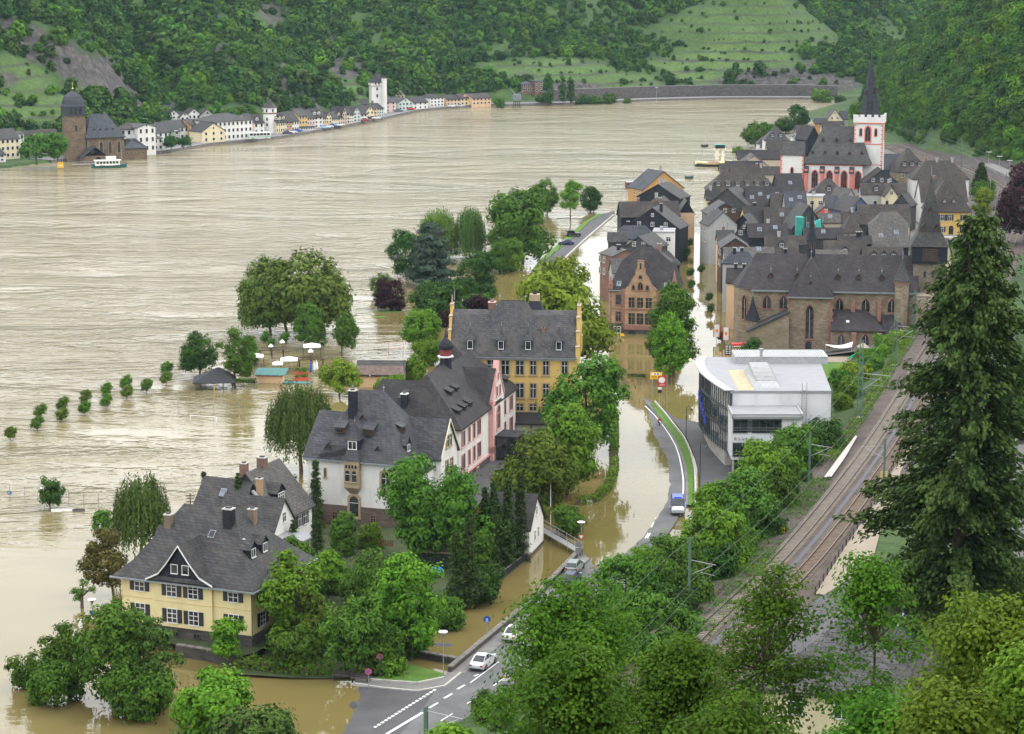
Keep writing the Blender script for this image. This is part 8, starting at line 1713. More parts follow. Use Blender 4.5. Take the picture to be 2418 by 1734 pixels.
# ------------------------------------------------------------------ boats
def hull(m,L_,W,z0,z1,sheer=.3,n=12):
 for i in range(n):
  a,b = i / n,(i + 1) / n; w0,w1 = [W / 2 * (1 - abs(2 * f - 1) ** 3.5 * .85) for f in (a,b)]; x0,x1 = -L_ / 2 + L_ * a,-L_ / 2 + L_ * b; s0,s1 = [sheer * (2 * f - 1) ** 2 for f in (a,b)]
  for s in (-1,1): q = [(x0,s * w0 * .85,z0),(x1,s * w1 * .85,z0),(x1,s * w1,z1 + s1),(x0,s * w0,z1 + s0)]; m.face(*(q if s < 0 else q[::-1]))
  m.face((x0,-w0,z1 + s0 - .05),(x1,-w1,z1 + s1 - .05),(x1,w1,z1 + s1 - .05),(x0,w0,z1 + s0 - .05))
 return m
def boats():
 q = P(258,396); t = thing('passenger_boat','white passenger boat with green hull moored at the far landing stage','boat',q,.28); gh = plain('hull_green',(.02,.09,.08),.4); cw = plain('boat_cream',(.78,.76,.68),.5); hull(MB().mat(gh),12.5,3.4,-.6,.9,.5).build('hull',t); MB().mat(cw).box(-5.0,3.6,-1.5,1.5,.85,2.6).box(-5.4,4.2,-1.75,1.75,2.6,2.72).build('saloon',t)
 for k in range(7): MB().mat(GLASS).box(-4.6 + k * 1.15,-3.75 + k * 1.15,-1.53,-1.5,1.5,2.3).build('window',t)
 MB().mat(cw).box(-1,2.4,-1.1,1.1,2.72,4.0).build('wheelhouse',t); MB().mat(METAL).tube((4.5,0,.9),(4.5,0,6.5),.06).build('mast',t)
 q = P(1684,392); t = thing('car_ferry','cream car ferry with red deck and bridge tower at the landing','ferry',q,.12); hull(MB().mat(BLACKM),13.5,6.4,-.6,.7,.5).build('hull',t); hull(MB().mat(plain('ferry_yellow',(.72,.68,.35),.5)),13.6,6.5,.55,1.3,.6).build('bulwark',t); MB().mat(plain('deck_red',(.36,.13,.11),.8)).box(-5.2,4.2,-2.4,2.4,1.2,1.32).build('deck',t)
 m = MB().mat(plain('ferry_cream',(.72,.7,.55),.5)).box(1.2,2.2,1.0,2.6,1.3,6.0).box(3.2,4.2,1.0,2.6,1.3,6.0).box(.8,4.6,.8,2.8,3.6,3.8).box(.6,4.8,.6,3.0,5.9,6.1).build('tower',t); MB().mat(GLASS).box(1.0,4.4,.9,2.8,6.1,7.4).mat(plain('bridge_green',(.1,.3,.25))).box(.5,4.9,.5,3.1,7.4,7.6).build('bridge',t)
 m = MB().mat(METAL)
 for k in range(9): m.tube((-6 + k * .9,-1,1.4),(-5.5 + k * .9,1.4,3.2 - k * .12),.06,n=4); m.tube((-6 + k * .9,1.4,1.4),(-5.5 + k * .9,-1,3.2 - k * .12),.06,n=4)
 m.build('ramp_truss',t)
 q = P(1496,444); t = thing('landing_pontoon','rust-brown pontoon barge moored left of the orange gable','pontoon',q,.05); MB().mat(plain('rust_hull',(.10,.045,.035),.8)).box(-2.6,1.2,-2,2,-.4,1.9).build('hull',t); MB().mat(METAL).box(-2.5,3.0,-1.8,1.8,1.9,2.1).tube((.6,0,2),(.6,0,5),.05).tube((-1.2,0,2),(-1.2,0,4),.05).build('deck',t); MB().mat(GREYP).hexa([(1.2,-1.6,-.3),(4.2,-1,-.3),(4.2,1,-.3),(1.2,1.6,-.3),(1.2,-1.8,1.4),(4.2,-1.2,1.5),(4.2,1.2,1.5),(1.2,1.8,1.4)]).build('bow',t)
 for x,y,lab,c in ((1664,347,'small dark workboat with mast in mid river',(.03,.03,.035)),(1627,422,'small green workboat behind orange gable',(.04,.07,.06))):
  q = P(x,y); t = thing('workboat',lab,'boat',q,.1); hull(MB().mat(plain('boat_dark_%d' % x,c)),2.9,1.4,-.3,.75,.2).build('hull',t); MB().mat(GREYP).box(-.3,.7,-.4,.4,.7,1.4).build('cabin',t); MB().mat(METAL).tube((.2,0,.7),(.2,0,3.6),.03,n=4).build('mast',t)
 q = P(190,392); t = thing('landing_gangway','grey gangway with railings leading to the passenger boat','gangway',q,.3); m = MB().mat(METAL).box(-3,7,-.8,.8,.5,.65)
 for k in range(11): m.tube((-3 + k,-.8,.6),(-3 + k,-.8,1.6),.04,n=4)
 m.tube((-3,-.8,1.6),(7,-.8,1.6),.04,n=4).build('walkway',t)
 q = P(1220,256); t = thing('river_crane','grey harbour crane on a flooded platform at the far bank','crane',q,.1); m = MB().mat(plain('crane_grey',(.16,.18,.21))).box(-1.8,2.2,-1.5,1.5,3.8,6.6)
 m.build('cabin',t); m = MB().mat(BLACKM)
 for x in (-2,-.7,.7,2): m.tube((x,0,-1),(x * .6,0,3.8),.2,n=4)
 m.build('legs',t); MB().mat(ZINC).tube((0,0,6),(-3,0,9.5),.2,.1,4).tube((0,0,6.6),(3.4,0,8.6),.15,.1,4).build('jib',t)
 for x,y,c,lab in ((135,1207,(.75,.75,.73),'left white upturned dinghy below mesh fence'),(161,1206,(.75,.75,.73),'right white upturned dinghy below mesh fence'),(186,1207,(.10,.09,.09),'dark upturned dinghy beside white dinghies')):
  q = P(x,y); t = setp(hull(MB().mat(plain('dinghy_%d' % x,c)),1.7,.8,.28,-.05,-.0).build('dinghy',None,q,.1),lab,'boat')
boats()
# ------------------------------------------------------------------ railway masts and wires
def lattice(x,y,yt,lab,arms=1):
 q = P(x,y,RZ - .4); s = F / (q.y * CP + (H - q.z) * SP); h = (y - yt) / s / .97; t = thing('lattice_mast',lab,'mast',q,TA(q)); m = MB().mat(GREENM); w0,w1 = .42,.2
 c = lambda sx,sy,z: (sx * (w0 + (w1 - w0) * z / h),sy * (w0 + (w1 - w0) * z / h),z)
 for sx,sy in ((-1,-1),(1,-1),(1,1),(-1,1)): m.tube(c(sx,sy,0),c(sx,sy,h),.055,n=4)
 n = int(h / .8)
 for k in range(n):
  z0,z1 = h * k / n,h * (k + 1) / n
  for a,b in (((-1,-1),(1,-1)),((1,-1),(1,1)),((1,1),(-1,1)),((-1,1),(-1,-1))): (a,b) if k % 2 else (b,a); a,b = (a,b) if k % 2 else (b,a); m.tube(c(*a,z0),c(*b,z1),.028,n=4)
 m.build('lattice',t); MB().mat(CONC).box(-.5,.5,-.5,.5,-.6,.05).build('footing',t); m = MB().mat(METAL); zz = min(h - .3,7.0); m.tube((0,-.3,zz),(0,-4.6,zz - .2),.045,n=4).tube((0,-.3,zz - 2.6),(0,-3.2,zz - .5),.045,n=4).tube((0,-.3,zz - .7),(0,-3.3,zz - .9),.03,n=4).tube((0,-1.4,zz - 1.8),(0,-3.6,zz - 1.9),.03,n=4); m.build('cantilever',t); return t
def TA(q):
 i = min(range(len(TP)),key=lambda k: (TP[k] - Vector((q.x,q.y,0))).length); d = TP[min(i + 3,len(TP) - 1)] - TP[max(i - 3,0)]; return math.atan2(d.y,d.x)
def pole(x,y,yt,lab,sign=None,z=None,side=1):
 q = P(x,y,RZ - .4 if z is None else z); s = F / (q.y * CP + (H - q.z) * SP); h = (y - yt) / s / .97; t = thing('catenary_mast',lab,'mast',q,TA(q)); MB().mat(GREENM).box(-.14,.14,-.02,.02,-1,h).box(-.14,-.11,-.13,.13,-1,h).box(.11,.14,-.13,.13,-1,h).build('post',t)
 zz = min(h - .3,6.6); MB().mat(METAL).tube((0,0,zz),(0,-3.0 * side,zz - .3),.04,n=4).tube((0,0,zz - 1.7),(0,-2.6 * side,zz - .4),.04,n=4).tube((0,-1.2 * side,zz - 1.3),(0,-2.9 * side,zz - 1.5),.025,n=4).build('cantilever',t)
 if sign: b = MB().mat(plain('sign_ochre',(.62,.45,.2))).box(-.05,.05,-.45,.45,2.0,3.1).build('number_board',t); lettering(b,sign[0],.42,BLACKM,(-.06,.25,2.6),-math.pi / 2 - 0 if False else -math.pi / 2,'figures',.01); lettering(b,sign[1],.42,BLACKM,(-.06,.12,2.1),-math.pi / 2,'figures',.01)
 return t
lattice(2030,985,806,'green lattice mast beside playground and hedge'); lattice(2112,862,742,'green lattice mast before stone church'); lattice(2158,790,690,'green lattice mast by church tower porch'); pole(1910,1160,1022,'green overhead-line mast above white concrete strip',z=4.0); pole(1627,1458,1270,'green overhead-line mast among bank trees',z=4.0); pole(2086,1166,1037,'green overhead-line mast with ochre number board by tan path',('24','8'),side=-1); pole(1006,1760,1668,'green overhead-line mast at the lower road edge',z=18.0); pole(2370,650,560,'green overhead-line mast near copper beech',side=-1); pole(2352,520,470,'green overhead-line mast before station conifer'); pole(2268,440,335,'tall green overhead-line mast at the station')
def wires():
 for off,nm in ((0,'left'),(4.1,'right')):
  p = offset(TP,off)[::10]; m = MB().mat(plain('wire_%s' % nm,(.12,.15,.14),.5))
  for a,b in zip(p,p[1:]):
   for z in (5.4,6.8): m.tube((a.x,a.y,RZ + z),(b.x,b.y,RZ + z),.02,n=3)
  setp(m.build('overhead_wires'),'overhead wires above the %s railway track' % nm,'wires')
 p = offset(TP,-4.2)[::10]; m = MB().mat(MATS['wire_left'])
 for a,b in zip(p,p[1:]): m.tube((a.x,a.y,RZ + 7.6),(b.x,b.y,RZ + 7.6),.025,n=3)
 setp(m.build('feeder_wire'),'feeder wire strung along the bank-side masts','wires')
wires()
q = P(1847,1262,RZ - .3); t = thing('signal_box','small yellow signal box beside railway ballast','signal box',q); MB().mat(plain('signal_yellow',(.75,.5,.03),.5)).box(-.3,.3,-.25,.25,.25,.9).build('cabinet',t); MB().mat(BLACKM).box(-.1,.1,-.1,.1,-.4,.25).build('foot',t)
# ------------------------------------------------------------------ lamps, signs, poles
def post(name,lab,x,y,h,z=0.0,r=.05,cat='sign',mat=None,ang=0.0):
 q = P(x,y,z); t = thing(name,lab,cat,q,ang); MB().mat(mat or METAL).tube((0,0,-1.0),(0,0,h),r,r * .8,6).build('pole',t); return t
def disc(m,z,r,y=-.07,n=14): return m.face(*[(r * math.cos(2 * math.pi * k / n),y,z + r * math.sin(2 * math.pi * k / n)) for k in range(n)])
BLUE = plain('sign_blue',(.02,.09,.42),.4); REDS = plain('sign_red',(.55,.03,.04),.4); WHS = plain('sign_white',(.8,.8,.8),.4); YELS = plain('sign_yellow',(.85,.52,.03),.45); GREYS = plain('sign_back',(.22,.23,.25),.5,.4)
def bucket_lamp(t,h): MB().mat(METAL).lathe([(.06,h - .1),(.12,h),(.26,h + .3),(.3,h + .42)],n=10).mat(WHS).lathe([(.5,h + .42),(.5,h + .5),(0,h + .62)],n=12).build('lamp_head',t)
t = post('street_lamp','street lamp with two grey name boards by the small lawn corner',1047,1597,4.6,.3,cat='street lamp'); bucket_lamp(t,4.5); MB().mat(GREYS).box(-.95,-.05,-.04,.02,3.35,3.75).build('name_board',t); MB().mat(GREYS).box(.05,.95,-.04,.02,3.3,3.7).build('name_board',t)
t = post('street_lamp','street lamp at the end of the lane wall with yield sign',1372,1318,4.4,.2,cat='street lamp'); bucket_lamp(t,4.3); s_ = MB().mat(REDS).face((-.45,-.07,3.1),(0,-.07,2.3),(.45,-.07,3.1)).mat(WHS).face((-.28,-.08,3.0),(0,-.08,2.52),(.28,-.08,3.0)).build('yield_sign',t)
t = post('warning_sign','grey-backed diversion sign at the end of the footbridge',1366,1322,2.4,.2); MB().mat(GREYS).face((-.5,-.07,1.7),(.5,-.07,1.7),(0,-.07,2.55)).box(-.4,.4,-.08,-.04,.9,1.6).build('sign_plate',t)
t = post('footway_sign','round blue shared-path sign standing above the lane wall',1150,1512,2.7,.2); s_ = disc(MB().mat(BLUE),2.45,.42).build('sign_plate',t); MB().mat(WHS).box(-.06,.06,-.085,-.075,2.25,2.6).box(-.16,.16,-.085,-.075,2.42,2.48).box(-.18,-.05,-.085,-.075,2.12,2.25).box(.05,.18,-.085,-.075,2.12,2.25).build('pictogram',s_)
for x,y,h,lab in ((897,1600,2.6,'taller pink-red no-stopping sign at the small lawn corner'),(870,1622,2.0,'lower pink-red no-stopping sign by dark bench')): t = post('no_stopping_sign',lab,x,y,h,.3); disc(disc(MB().mat(plain('sign_faded_red',(.55,.08,.16))),h - .3,.36).mat(plain('sign_faded_blue',(.2,.1,.3))),h - .3,.24,-.08).build('sign_plate',t)
t = post('warning_triangle','red-edged warning triangle on a stand at the road centre',1195,1618,1.75,.23,ang=.2); MB().mat(REDS).face((-.55,-.07,.85),(.55,-.07,.85),(0,-.07,1.8)).mat(WHS).face((-.36,-.08,.95),(.36,-.08,.95),(0,-.08,1.58)).box(-.45,.45,-.08,-.05,.5,.78).mat(BLACKM).box(-.03,.03,-.09,-.085,1.0,1.35).build('sign_plate',t); MB().mat(BLACKM).box(-.5,.5,-.3,.3,0,.12).build('foot',t)
t = post('stop_sign','grey back of an octagonal sign on the flooded junction corner',835,1712,2.4,.2); disc(MB().mat(GREYS),2.1,.42,n=8).build('sign_plate',t)
for x,yb,yt,lab in ((1300,1240,1118,'tall white flagpole beside the white cottage'),(1429,1132,1042,'white flagpole at the school hedge')): post('flagpole',lab,x,yb,(yb - yt) / scale_at(yb,0) / .96,0,.06,'flagpole',WHS)
def hook_lamp(x,y,yt,lab):
 h = (y - yt) / scale_at(y,.2) / .96; t = post('street_lamp',lab,x,y,h,.2,.06,'street lamp',BLACKM); m = MB().mat(BLACKM); pr = None
 for k in range(7): a = math.pi - k * math.pi / 6; p = (.35 + .35 * math.cos(a),0,h + .35 * math.sin(a)); m.tube(pr,p,.035,n=5) if pr else None; pr = p
 m.lathe([(.04,h - .02),(.3,h - .25)],(.7,0),8).mat(WHS).lathe([(.2,h - .25),(0,h - .38)],(.7,0),8).build('lamp_head',t)
hook_lamp(1620,1038,966,'black hooked street lamp at the water edge of the car park'); hook_lamp(1652,1178,1052,'black hooked street lamp beside the curved verge wall')
t = post('direction_sign','large yellow direction board standing in the flooded junction',1540,935,4.2,0,.07); MB().mat(METAL).tube((1.3,0,-1),(1.3,0,4.2),.07).build('pole',t); b_ = MB().mat(YELS).box(-.4,1.7,-.12,-.06,3.0,4.25).build('board',t); MB().mat(BLACKM).box(-.2,.9,-.135,-.125,3.2,3.28).box(-.2,.7,-.135,-.125,3.45,3.53).build('lettering',b_); MB().mat(WHS).box(-.1,1.3,-.135,-.125,3.75,4.1).mat(BLUE).box(.3,.6,-.14,-.136,3.8,4.05).box(.8,1.1,-.14,-.136,3.8,4.05).build('symbol',b_)
t = post('round_notice_sign','red board with a white disc over the flooded verge tip',1562,955,4.9,.2,.06); MB().mat(METAL).tube((.9,0,-1),(.9,0,5.2),.05).build('pole',t); b_ = MB().mat(REDS).box(-.65,.75,-.12,-.06,3.1,5.0).build('board',t); disc(disc(MB().mat(REDS),4.25,.6,-.124).mat(WHS),4.25,.55,-.13).box(-.4,.5,-.13,-.125,3.35,3.45).build('disc',b_); MB().mat(BLACKM).box(-.65,0,-.12,-.06,2.0,2.6).mat(WHS).box(-.65,0,-.121,-.061,2.6,3.0).build('lower_plate',t)
t = post('small_yellow_sign','little yellow depth sign before sandstone house',1469,797,1.0,0,.05); MB().mat(YELS).box(-.4,.4,-.08,-.04,.3,.8).build('plate',t)
for x,lab in ((23,'mesh-fence blue parking sign on first post'),): pass
def meshfence(lab,posts,h,ext=0.0):
 pts = [P(x,y) for x,y in posts]; o = pts[0]; t = thing('mesh_fence',lab,'fence',o); pm = MB().mat(METAL).tube((0,0,-.6),(0,0,h),.05,n=5).mesh('post'); n = MB().mat(plain('fence_wire_%d' % int(posts[0][0]),(.3,.32,.32),.6))
 for p in pts: mobj('post',pm,t,p - o)
 for a,b in zip(pts,pts[1:]):
  a = a - o; b = b - o
  for z in np.arange(.1,h,.28): n.tube((a.x,a.y,z),(b.x,b.y,z),.006,n=3)
  L_ = (b - a).length
  for k in range(int(L_ / .45)): p = a.lerp(b,k * .45 / L_); n.tube((p.x,p.y,.1),(p.x,p.y,h * .92),.005,n=3)
 n.build('wire_mesh',t)
meshfence('tall mesh fence with grey posts crossing the flooded sports ground',[(-12,1171),(24,1175),(59,1179),(94,1183),(163,1191),(198,1194),(233,1197),(270,1200)],2.0); meshfence('mesh ball-stop fence behind the drowned goal',[(421,977),(446,979),(475,981),(504,983),(534,985),(565,987)],2.6)
def goal():
 a,b = P(449,994),P(511,998); d = b - a; t = thing('football_goal','white football goal frame nearly drowned in floodwater','goal',a,math.atan2(d.y,d.x)); L_ = d.length; MB().mat(WHS).tube((0,0,-.6),(0,0,.9),.06).tube((L_,0,-.6),(L_,0,.9),.06).tube((0,0,.9),(L_,0,.9),.06).tube((0,0,.9),(0,.8,.6),.03).tube((L_,0,.9),(L_,.8,.6),.03).build('frame',t)
goal()
for x,y,h,lab in ((105,1203,2.6,'lamp post with notices standing in the river by dark tree'),(219,1478,2.7,'lamp post with round blue sign before flooded maple')): t = post('street_lamp',lab,x,y,h,0,.05,'street lamp'); bucket_lamp(t,h); disc(MB().mat(BLUE),h - 1.1,.3).build('blue_sign',t); MB().mat(WHS).box(-.16,.16,-.08,-.05,h - 2.0,h - 1.5).build('notice',t)
for x,y,lab in ((23,1174,'blue parking plate on mesh fence post in the river'),(242,1262,'blue parking plate before little green tree')): t = post('parking_sign',lab,x,y,1.0,0,.04); b_ = MB().mat(BLUE).box(-.28,.28,-.1,-.06,.35,.9).build('plate',t); lettering(b_,'P',.5,WHS,(-.16,-.105,.45),0,'letter',.005)
q = P(190,1482); setp(MB().mat(WHS).box(-.25,.25,-.2,.2,-.4,.95).mat(CONC).box(-.3,.3,-.25,.25,.95,1.0).build('meter_cabinet',None,q),'white meter cabinet standing in the river beside shrub','cabinet')
t = post('telegraph_pole','small telegraph pole with crossbars behind yellow villa roof',450,1215,2.8,6.0,.08,'pole',WOODD); MB().mat(WOODD).box(-.6,.6,-.05,.05,2.4,2.5).box(-.5,.5,-.05,.05,2.0,2.1).box(-.5,.5,-.05,.05,1.6,1.7).build('crossbars',t)
# ------------------------------------------------------------------ cafe island and park things
def cafe():
 q = P(608,905); b = Bld('cafe_hut','peach cafe hut with torn teal roof on the flooded terrace',q.xy,-.08,4.4,3.0,cat='hut'); walls(b,0,4.4,0,3,-.3,1.5,PEACH); tl = plain('teal_tin',(.05,.16,.15),.7,var=.5,scale=5); m = MB().mat(tl)
 for k in range(8): m.hexa([(-.6 + k * .72,-.6,1.5),(.1 + k * .72,-.6,1.5),(.1 + k * .72,3.4,2.1),(-.6 + k * .72,3.4,2.1),(-.6 + k * .72,-.6,1.58 + .05 * (k % 2)),(.1 + k * .72,-.6,1.58 + .05 * (k % 2)),(.1 + k * .72,3.4,2.2),(-.6 + k * .72,3.4,2.2)])
 m.build('roof',b.t); MB().mat(REDP).box(-.3,4.6,-.08,-.02,1.25,1.45).build('fascia',b.t); MB().mat(tl).box(4.6,9.4,-.4,1.6,.05,.15).build('deck',b.t)
 for x,y,w_,h,lab in ((737,845,41,2.9,'largest white square parasol on dark frame'),(683,874,41,2.6,'white square parasol behind cafe hut roof'),(606,866,34,2.6,'white square parasol left of cafe hut'),(578,878,24,2.2,'white parasol half hidden by airy tree'),(656,882,26,2.4,'low white parasol touching cafe hut roof'),(640,838,12,2.2,'little white parasol in dark pergola'),(667,830,12,2.4,'little white parasol top at the back pergola'),(734,860,13,3.0,'little white parasol before the largest one')):
  q = P(x,y); s = scale_at(y,1); r = w_ / s / 2; t = thing('parasol',lab,'parasol',q,.1); MB().mat(BLACKM).tube((0,0,-.5),(0,0,h),.04).build('pole',t); m = MB().mat(WHS); c = [(-r,-r,h - .55),(r,-r,h - .55),(r,r,h - .55),(-r,r,h - .55)]
  for i in range(4): j = (i + 1) % 4; m.face(c[i],c[j],(0,0,h)); m.face(c[i],(c[i][0],c[i][1],h - .72),(c[j][0],c[j][1],h - .72),c[j])
  m.build('canopy',t)
  if r > .9:
   for cx,cy,_ in c: MB().mat(WOODD).tube((cx,cy,-.5),(cx,cy,h - .6),.05,n=4).build('leg',t)
 for i,(x,y,lab) in enumerate(((642,845,'dark timber pergola frame behind white parasols'),(735,868,'dark timber pergola frame under the largest parasol'))):
  q = P(x,y); t = thing('pergola',lab,'pergola',q,.15); m = MB().mat(WOODD)
  for a in (-2.2,0,2.2):
   for c in (-1.4,1.4): MB().mat(WOODD).tube((a,c,-.5),(a,c,1.7),.07,n=4).build('post',t)
  m.box(-2.4,2.4,-1.5,-1.35,1.65,1.78).box(-2.4,2.4,1.35,1.5,1.65,1.78).box(-2.3,-2.1,-1.4,1.4,1.66,1.77).box(2.1,2.3,-1.4,1.4,1.66,1.77).build('beams',t)
 for x,y,col,lab in ((734,884,(.02,.1,.4),'closed blue parasol beside flower boxes'),(742,882,(.75,.75,.73),'first closed white parasol beside flower boxes'),(748,880,(.75,.75,.74),'second closed white parasol beside flower boxes'),(1619,565,(.5,.02,.03),'closed red parasol in the flooded street')): q = P(x,y); t = thing('closed_parasol',lab,'parasol',q); m = MB().mat(plain('parasol_%d' % x,col)).lathe([(.12,.4),(.3,.7),(.22,1.6),(0,2.5)],n=8).build('canopy',t); MB().mat(METAL).tube((0,0,-.5),(0,0,.5),.04).build('pole',t)
 for x,y,lab in ((712,885,'upper red flower box with green plants on cafe deck'),(712,899,'lower red flower box with green plants on cafe deck')): q = P(x,y); t = thing('flower_box',lab,'planter',q); MB().mat(REDP).box(-1.3,1.3,-.4,.4,-.1,.6).build('box',t); mobj('plants',crown_mesh([(-.6,0,.8,.7,.4,.45),(.6,0,.85,.7,.4,.5)],.25,'mid',np.random.default_rng(x + y),clump=.3),t)
 # black hipped pavilion
 q = P(507,915); t = thing('black_pavilion','open pavilion with black hipped roof standing in floodwater','pavilion',q,.1); m = MB().mat(plain('tar_roof',(.02,.022,.026),.8)); loft(m,[(-3.8,3.8,-3.2,3.2,1.4),(.5,1.0,0,.1,3.6)]); shell(m,.12); m.build('roof',t)
 for x,y,mt in ((-3.2,-2.7,WOODD),(3.2,-2.7,WOODD),(0,-2.7,YELS),(-3.2,2.7,WOODD),(3.2,2.7,WOODD),(1.6,-2.7,WOODD)): MB().mat(mt).tube((x,y,-.6),(x,y,1.5),.09,n=5).build('post',t)
 # low peach building
 q = P(842,915); b = Bld('peach_low_building','low peach building with split slate roof beside yellow-green tree',q.xy,-.06,8.4,6.5,cat='building'); walls(b,0,8.4,0,6.5,-.4,2.5,PEACH,4.4,'u'); roof(b,0,8.4,0,6.5,2.5,4.4,'u',0,M_SL[1],.4); MB().mat(plain('rust_roof',(.12,.085,.07),.9,var=.3)).hexa([(-.5,-.5,2.3),(8.7,-.5,2.3),(8.2,1.8,3.55),(0,1.8,3.55),(-.5,-.5,2.42),(8.7,-.5,2.42),(8.2,1.8,3.67),(0,1.8,3.67)]).build('lower_roof',b.t)
 # swing frame
 q = P(935,828); t = thing('swing_frame','red and white swing frame standing in floodwater','swing',q,.05); m = MB().mat(REDP)
 for x in (-1.4,1.4): m.tube((x,-.6,-.3),(x,0,1.7),.04).tube((x,.6,-.3),(x,0,1.7),.04)
 m.tube((-1.5,0,1.7),(1.5,0,1.7),.04).build('frame',t)
 for x in (-.6,.5): MB().mat(METAL).tube((x,0,1.7),(x,0,.4),.012,n=3).tube((x + .35,0,1.7),(x + .35,0,.4),.012,n=3).mat(REDP).box(x - .05,x + .4,-.12,.12,.36,.42).build('swing_seat',t)
 for x,y,w_,lab in ((915,737,70,'grass islet under the purple tree'),(895,749,36,'thin grass islet before purple tree')): q = P(x,y); s = scale_at(y,0); r = w_ / s / 2; setp(MB().mat(GRASS).prism([(r * math.cos(k * .5236),.9 * math.sin(k * .5236)) for k in range(12)],-.3,.06).build('grass_islet',None,q),kind='structure')
cafe()
# ------------------------------------------------------------------ lane things
def lane():
 a,b = P(1273,1262),P(1368,1312); d = b - a; L_ = d.length; t = thing('footbridge','grey scaffold footbridge spanning the flooded lane','footbridge',a,math.atan2(d.y,d.x)); n = int(L_ / .5); pk = MB().mat(METAL).box(0,.46,-.55,.55,0,.06).mesh('plank')
 for k in range(n): mobj('plank',pk,t,(k * .5,0,.9 - .35 * (k / n)))
 for s in (-1,1):
  m = MB().mat(METAL)
  for z in (.5,1.0): m.tube((0,s * .55,.95 + z),(L_,s * .55,.6 + z),.03,n=4)
  for k in range(6): m.tube((L_ * k / 5,s * .55,-.6),(L_ * k / 5,s * .55,1.9),.03,n=4)
  m.build('railing',t)
 # white picket gate, iron pickets, red iron gate, brown fence, benches
 def pickets(nm,lab,a,b,h,mat,step,w_=.07,z=0.0,cat='fence',top=True):
  A,B = P(*a,z),P(*b,z); d = B - A; L_ = d.length; t = thing(nm,lab,cat,A,math.atan2(d.y,d.x)); pm = MB().mat(mat).box(-w_ / 2,w_ / 2,-.03,.03,0,h).face((-w_ / 2,0,h),(w_ / 2,0,h),(0,0,h + .08)).mesh('picket')
  for k in range(int(L_ / step) + 1): mobj('picket',pm,t,(k * step,0,.05))
  if top: MB().mat(mat).box(0,L_,.03,.07,h * .3,h * .38).box(0,L_,.03,.07,h * .75,h * .83).build('rail',t)
 pickets('picket_gate','white picket gate standing in the flooded garden lane',(1024,1468),(1056,1480),.95,WHS,.2,.1,cat='gate'); pickets('iron_fence','black iron pickets on garden wall by white cottage',(1122,1412),(1172,1374),.7,BLACKM,.22,.03,.6); pickets('iron_fence','black iron pickets on garden wall next to cottage gable',(1178,1370),(1245,1320),.7,BLACKM,.22,.03,.6); pickets('garden_gate','rust-red garden gate at the flooded lane',(1086,1415),(1116,1418),1.5,RUST,.16,.05,cat='gate'); pickets('picket_fence','brown picket fence in white villa garden',(851,1284),(928,1292),.8,plain('fence_brown',(.16,.06,.03)),.24,.12,.9); pickets('school_gate','brown slatted fence panels in the flooded school yard',(1400,1132),(1430,1126),1.2,plain('slat_brown',(.25,.15,.07)),.3,.09); pickets('board_fence','brown board fence on stone wall beside flooded lane',(1312,1268),(1345,1240),.8,plain('board_brown',(.2,.08,.05)),.14,.13,.5)
 for x,y,lab in ((808,1604,'dark park bench by flooded junction, next to garden tree'),(850,1610,'dark park bench by flooded junction, next to no-stopping sign')):
  t = thing('park_bench',lab,'bench',P(x,y,.3),-.12); bd = plain('bench_wood_%d' % x,(.07,.05,.05))
  for k in range(3): MB().mat(bd).box(-1.0,1.0,-.3 + k * .17,-.17 + k * .17,.42,.46).build('seat_slat',t)
  for k in range(2): MB().mat(bd).box(-1.0,1.0,.24,.28,.55 + k * .18,.68 + k * .18).build('back_slat',t)
  for s in (-.8,.8): MB().mat(BLACKM).box(s - .04,s + .04,-.28,.28,-.1,.42).box(s - .04,s + .04,.2,.26,.42,.88).build('leg',t)
 # garden shed, its shaded inside painted as a black sheet, and blue cover
 q = P(1040,1345,.3); t = thing('garden_shed','dark open garden shed under spreading tree','shed',q,-.2); MB().mat(WOODD).box(-3,3,0,3,-.2,2.2).build('wall',t); MB().mat(plain('shed_roof',(.25,.18,.12))).box(-3.3,3.3,-.5,3.2,2.2,2.32).build('roof',t); MB().mat(BLACKM).box(-2.6,2.6,-.04,-.01,0,1.9).build('opening',t)
 q = P(1034,1350,.3); setp(MB().mat(plain('cover_blue',(.02,.22,.6))).hexa([(-.8,-.5,.9),(.8,-.5,.9),(.8,.5,.9),(-.8,.5,.9),(-.5,-.2,1.3),(.5,-.2,1.35),(.5,.3,1.35),(-.5,.3,1.3)]).mat(WOODD).box(-.6,.6,-.3,.3,-.3,.9).build('covered_barrel',None,q + Vector((0,-3,0))),'bright blue cover over a barrel in the garden','cover')
lane()
